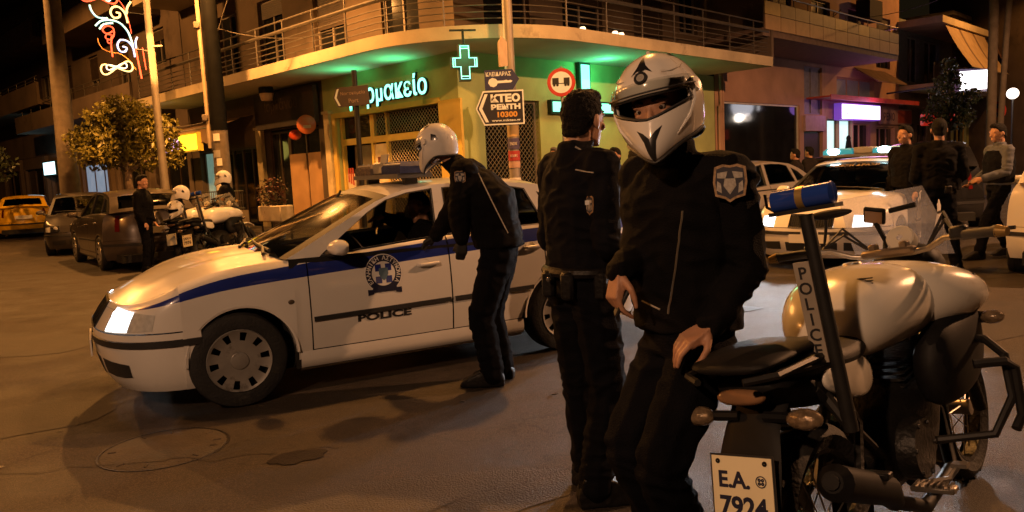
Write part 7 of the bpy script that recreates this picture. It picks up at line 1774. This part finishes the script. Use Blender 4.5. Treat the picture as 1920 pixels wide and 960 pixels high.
q = MB(); leaves(q, RZ @ V((-.05, 0, 1.15)), (.36, .2, .36), 420, .09, 4); q.build('shrub', [mat('red brown leaf', (.10, .035, .02), .6), mat('dark leaf', (.03, .03, .012), .6), mat('brown leaf', (.09, .05, .02), .6)], t, recalc=False)
t = thing('low_wall', 'low rendered wall under the dark railing left of the pharmacy', 'wall', LF.P(9.6, 1.0, .14))
o = V(t.location); q = MB(); q.corners([LF.P(u, n, z) - o for u in (8.4, 11.4) for n in (.9, 1.1) for z in (.14, .72)]); q.build('wall_body', M_cream, t)
t = thing('fence', 'dark barred railing on the low wall left of the pharmacy', 'fence', LF.P(9.6, 1.0, .72)); o = V(t.location)
for i in range(22):
    u = 8.5 + i * .135; q = MB(); q.tube([LF.P(u, 1, .72) - o, LF.P(u, 1, 1.28) - o], .014, 5); q.build('bar', M_rail, t)
for z in (.78, 1.28):
    q = MB(); q.tube([LF.P(8.4, 1, z) - o, LF.P(11.4, 1, z) - o], .02, 6); q.build('rail', M_rail, t)
# round signs on the faded shop
t = thing('shop_sign', 'round orange sign projecting beside the cream pilaster', 'sign', LF.P(5.45, .55, 2.95)); q = MB(); Mr = axes((0, 0, 0), -LF.u * .6 + LF.n * .8, (0, 0, 1), LF.n * .6 + LF.u * .8)
q.lathe([(.001, .05), (.20, .05), (.25, .02), (.25, -.02), (.20, -.05), (.001, -.05)], axes((0, 0, 0), (.94, .34, 0), (0, 0, 1), (.34, -.94, 0)), 28); q.build('disc', mat('dull orange sign', (.36, .09, .025), .4, coat=.3), t)
q = MB(); q.prism([(-.09, -.10), (.11, -.10), (.11, -.02), (-.09, -.02)], axes((0, 0, 0), (.94, .34, 0), (0, 0, 1), (.34, -.94, 0)) @ Matrix.Translation((0, 0, .051)), .003); q.build('print', mat('pale print', (.40, .28, .18), .6), t)
t = thing('shop_sign', 'small glossy red sign left of the round orange sign', 'sign', LF.P(6.15, .5, 2.72)); q = MB(); q.ell((0, 0, 0), (.17, .06, .14), nu=18); q.build('disc', mat('glossy red sign', (.38, .05, .02), .15, coat=.8), t)
# ---- trees
def tree(name, lab, loc, trunk, blobs, base, nm, seed, leaf=.16, dens=1.0):
    t = thing(name, lab, 'tree', loc); q = MB(); q.tube(trunk, [.13 - .05 * i / (len(trunk) - 1) for i in range(len(trunk))], 9)
    rr = random.Random(seed)
    for c, r, n in blobs:
        a = V(trunk[-1]); q.tube([a - V((0, 0, .1)), lerp(a, V(c), .5) + V((rr.uniform(-.1, .1), rr.uniform(-.1, .1), .05)), V(c)], [.06, .04, .015], 6)
    q.build('trunk', mat(nm + ' bark', (.12, .085, .055), .9, var=.3, vscale=12, bump=.5, bscale=40), t)
    q = MB()
    for i, (c, r, n) in enumerate(blobs): leaves(q, c, r, int(n * dens), leaf, seed * 31 + i)
    q.build('crown', leafmats(base, nm), t, recalc=False, angle=None); return t
tree('orange_tree', 'round leafy street tree lit amber under the neon decoration', (-10.2, 21.0, .14), [(0, 0, 0), (.05, 0, .8), (-.05, .05, 1.5), (0, 0, 1.9)],
     [((-.85, 0, 2.45), (.62, .6, .55), 620), ((-.55, -.2, 3.05), (.5, .5, .45), 480), ((-.05, -.15, 3.45), (.55, .5, .42), 520), ((.5, -.1, 3.25), (.48, .5, .45), 460), ((.95, 0, 2.85), (.5, .5, .5), 480), ((.1, -.3, 2.8), (.7, .5, .5), 620), ((.15, .2, 2.25), (.95, .7, .42), 640), ((1.1, .1, 2.25), (.42, .4, .4), 300), ((-1.25, .0, 2.75), (.32, .3, .3), 160), ((-.2, -.5, 2.35), (.6, .4, .35), 360)], (.12, .105, .02), 'orange tree', 11, .14, 1.6)
tree('street_tree', 'small dark tree before the blank white sign at the right', (15.25, 27.0, 0), [(0, 0, 0), (.03, 0, 1.2), (0, 0, 2.2)],
     [((0, 0, 3.2), (.62, .6, .9), 700), ((.35, 0, 2.6), (.6, .5, .5), 450), ((-.4, 0, 2.7), (.45, .45, .5), 350), ((.1, 0, 4.1), (.35, .35, .5), 260), ((.75, -.1, 3.3), (.35, .3, .3), 160)], (.03, .04, .018), 'street tree', 5, .15)
tree('street_tree', 'dark bushy tree at the far left behind the yellow car', (-17.2, 24.5, 0), [(0, 0, 0), (0, 0, 1.6), (0, 0, 2.2)],
     [((0, 0, 3.0), (1.2, 1, 1.0), 900), ((.9, 0, 2.5), (.8, .8, .7), 500), ((-.9, 0, 2.6), (.9, .8, .8), 500)], (.035, .04, .018), 'street tree', 8, .17)
# mannequin in the lit window
t = thing('mannequin', 'dark draped mannequin in the lit shop window under the magenta sign', 'mannequin', RF.P(21.2, .12, .5))
q = MB(); q.ell((0, 0, 1.62), (.09, .1, .13)); cap(q, (0, 0, 1.5), (0, 0, 1.1), .1, .16); cap(q, (0, 0, 1.1), (0, 0, .5), .17, .22); q.hull([V((x, y, 0)) for x in (-.2, .2) for y in (-.08, .08)] + [V((x, y, .5)) for x in (-.15, .15) for y in (-.08, .08)])
link('body', blob(q, [M_darkcoat], 'body', .02, 3), t)
bpy.data.scenes.remove(WORK)
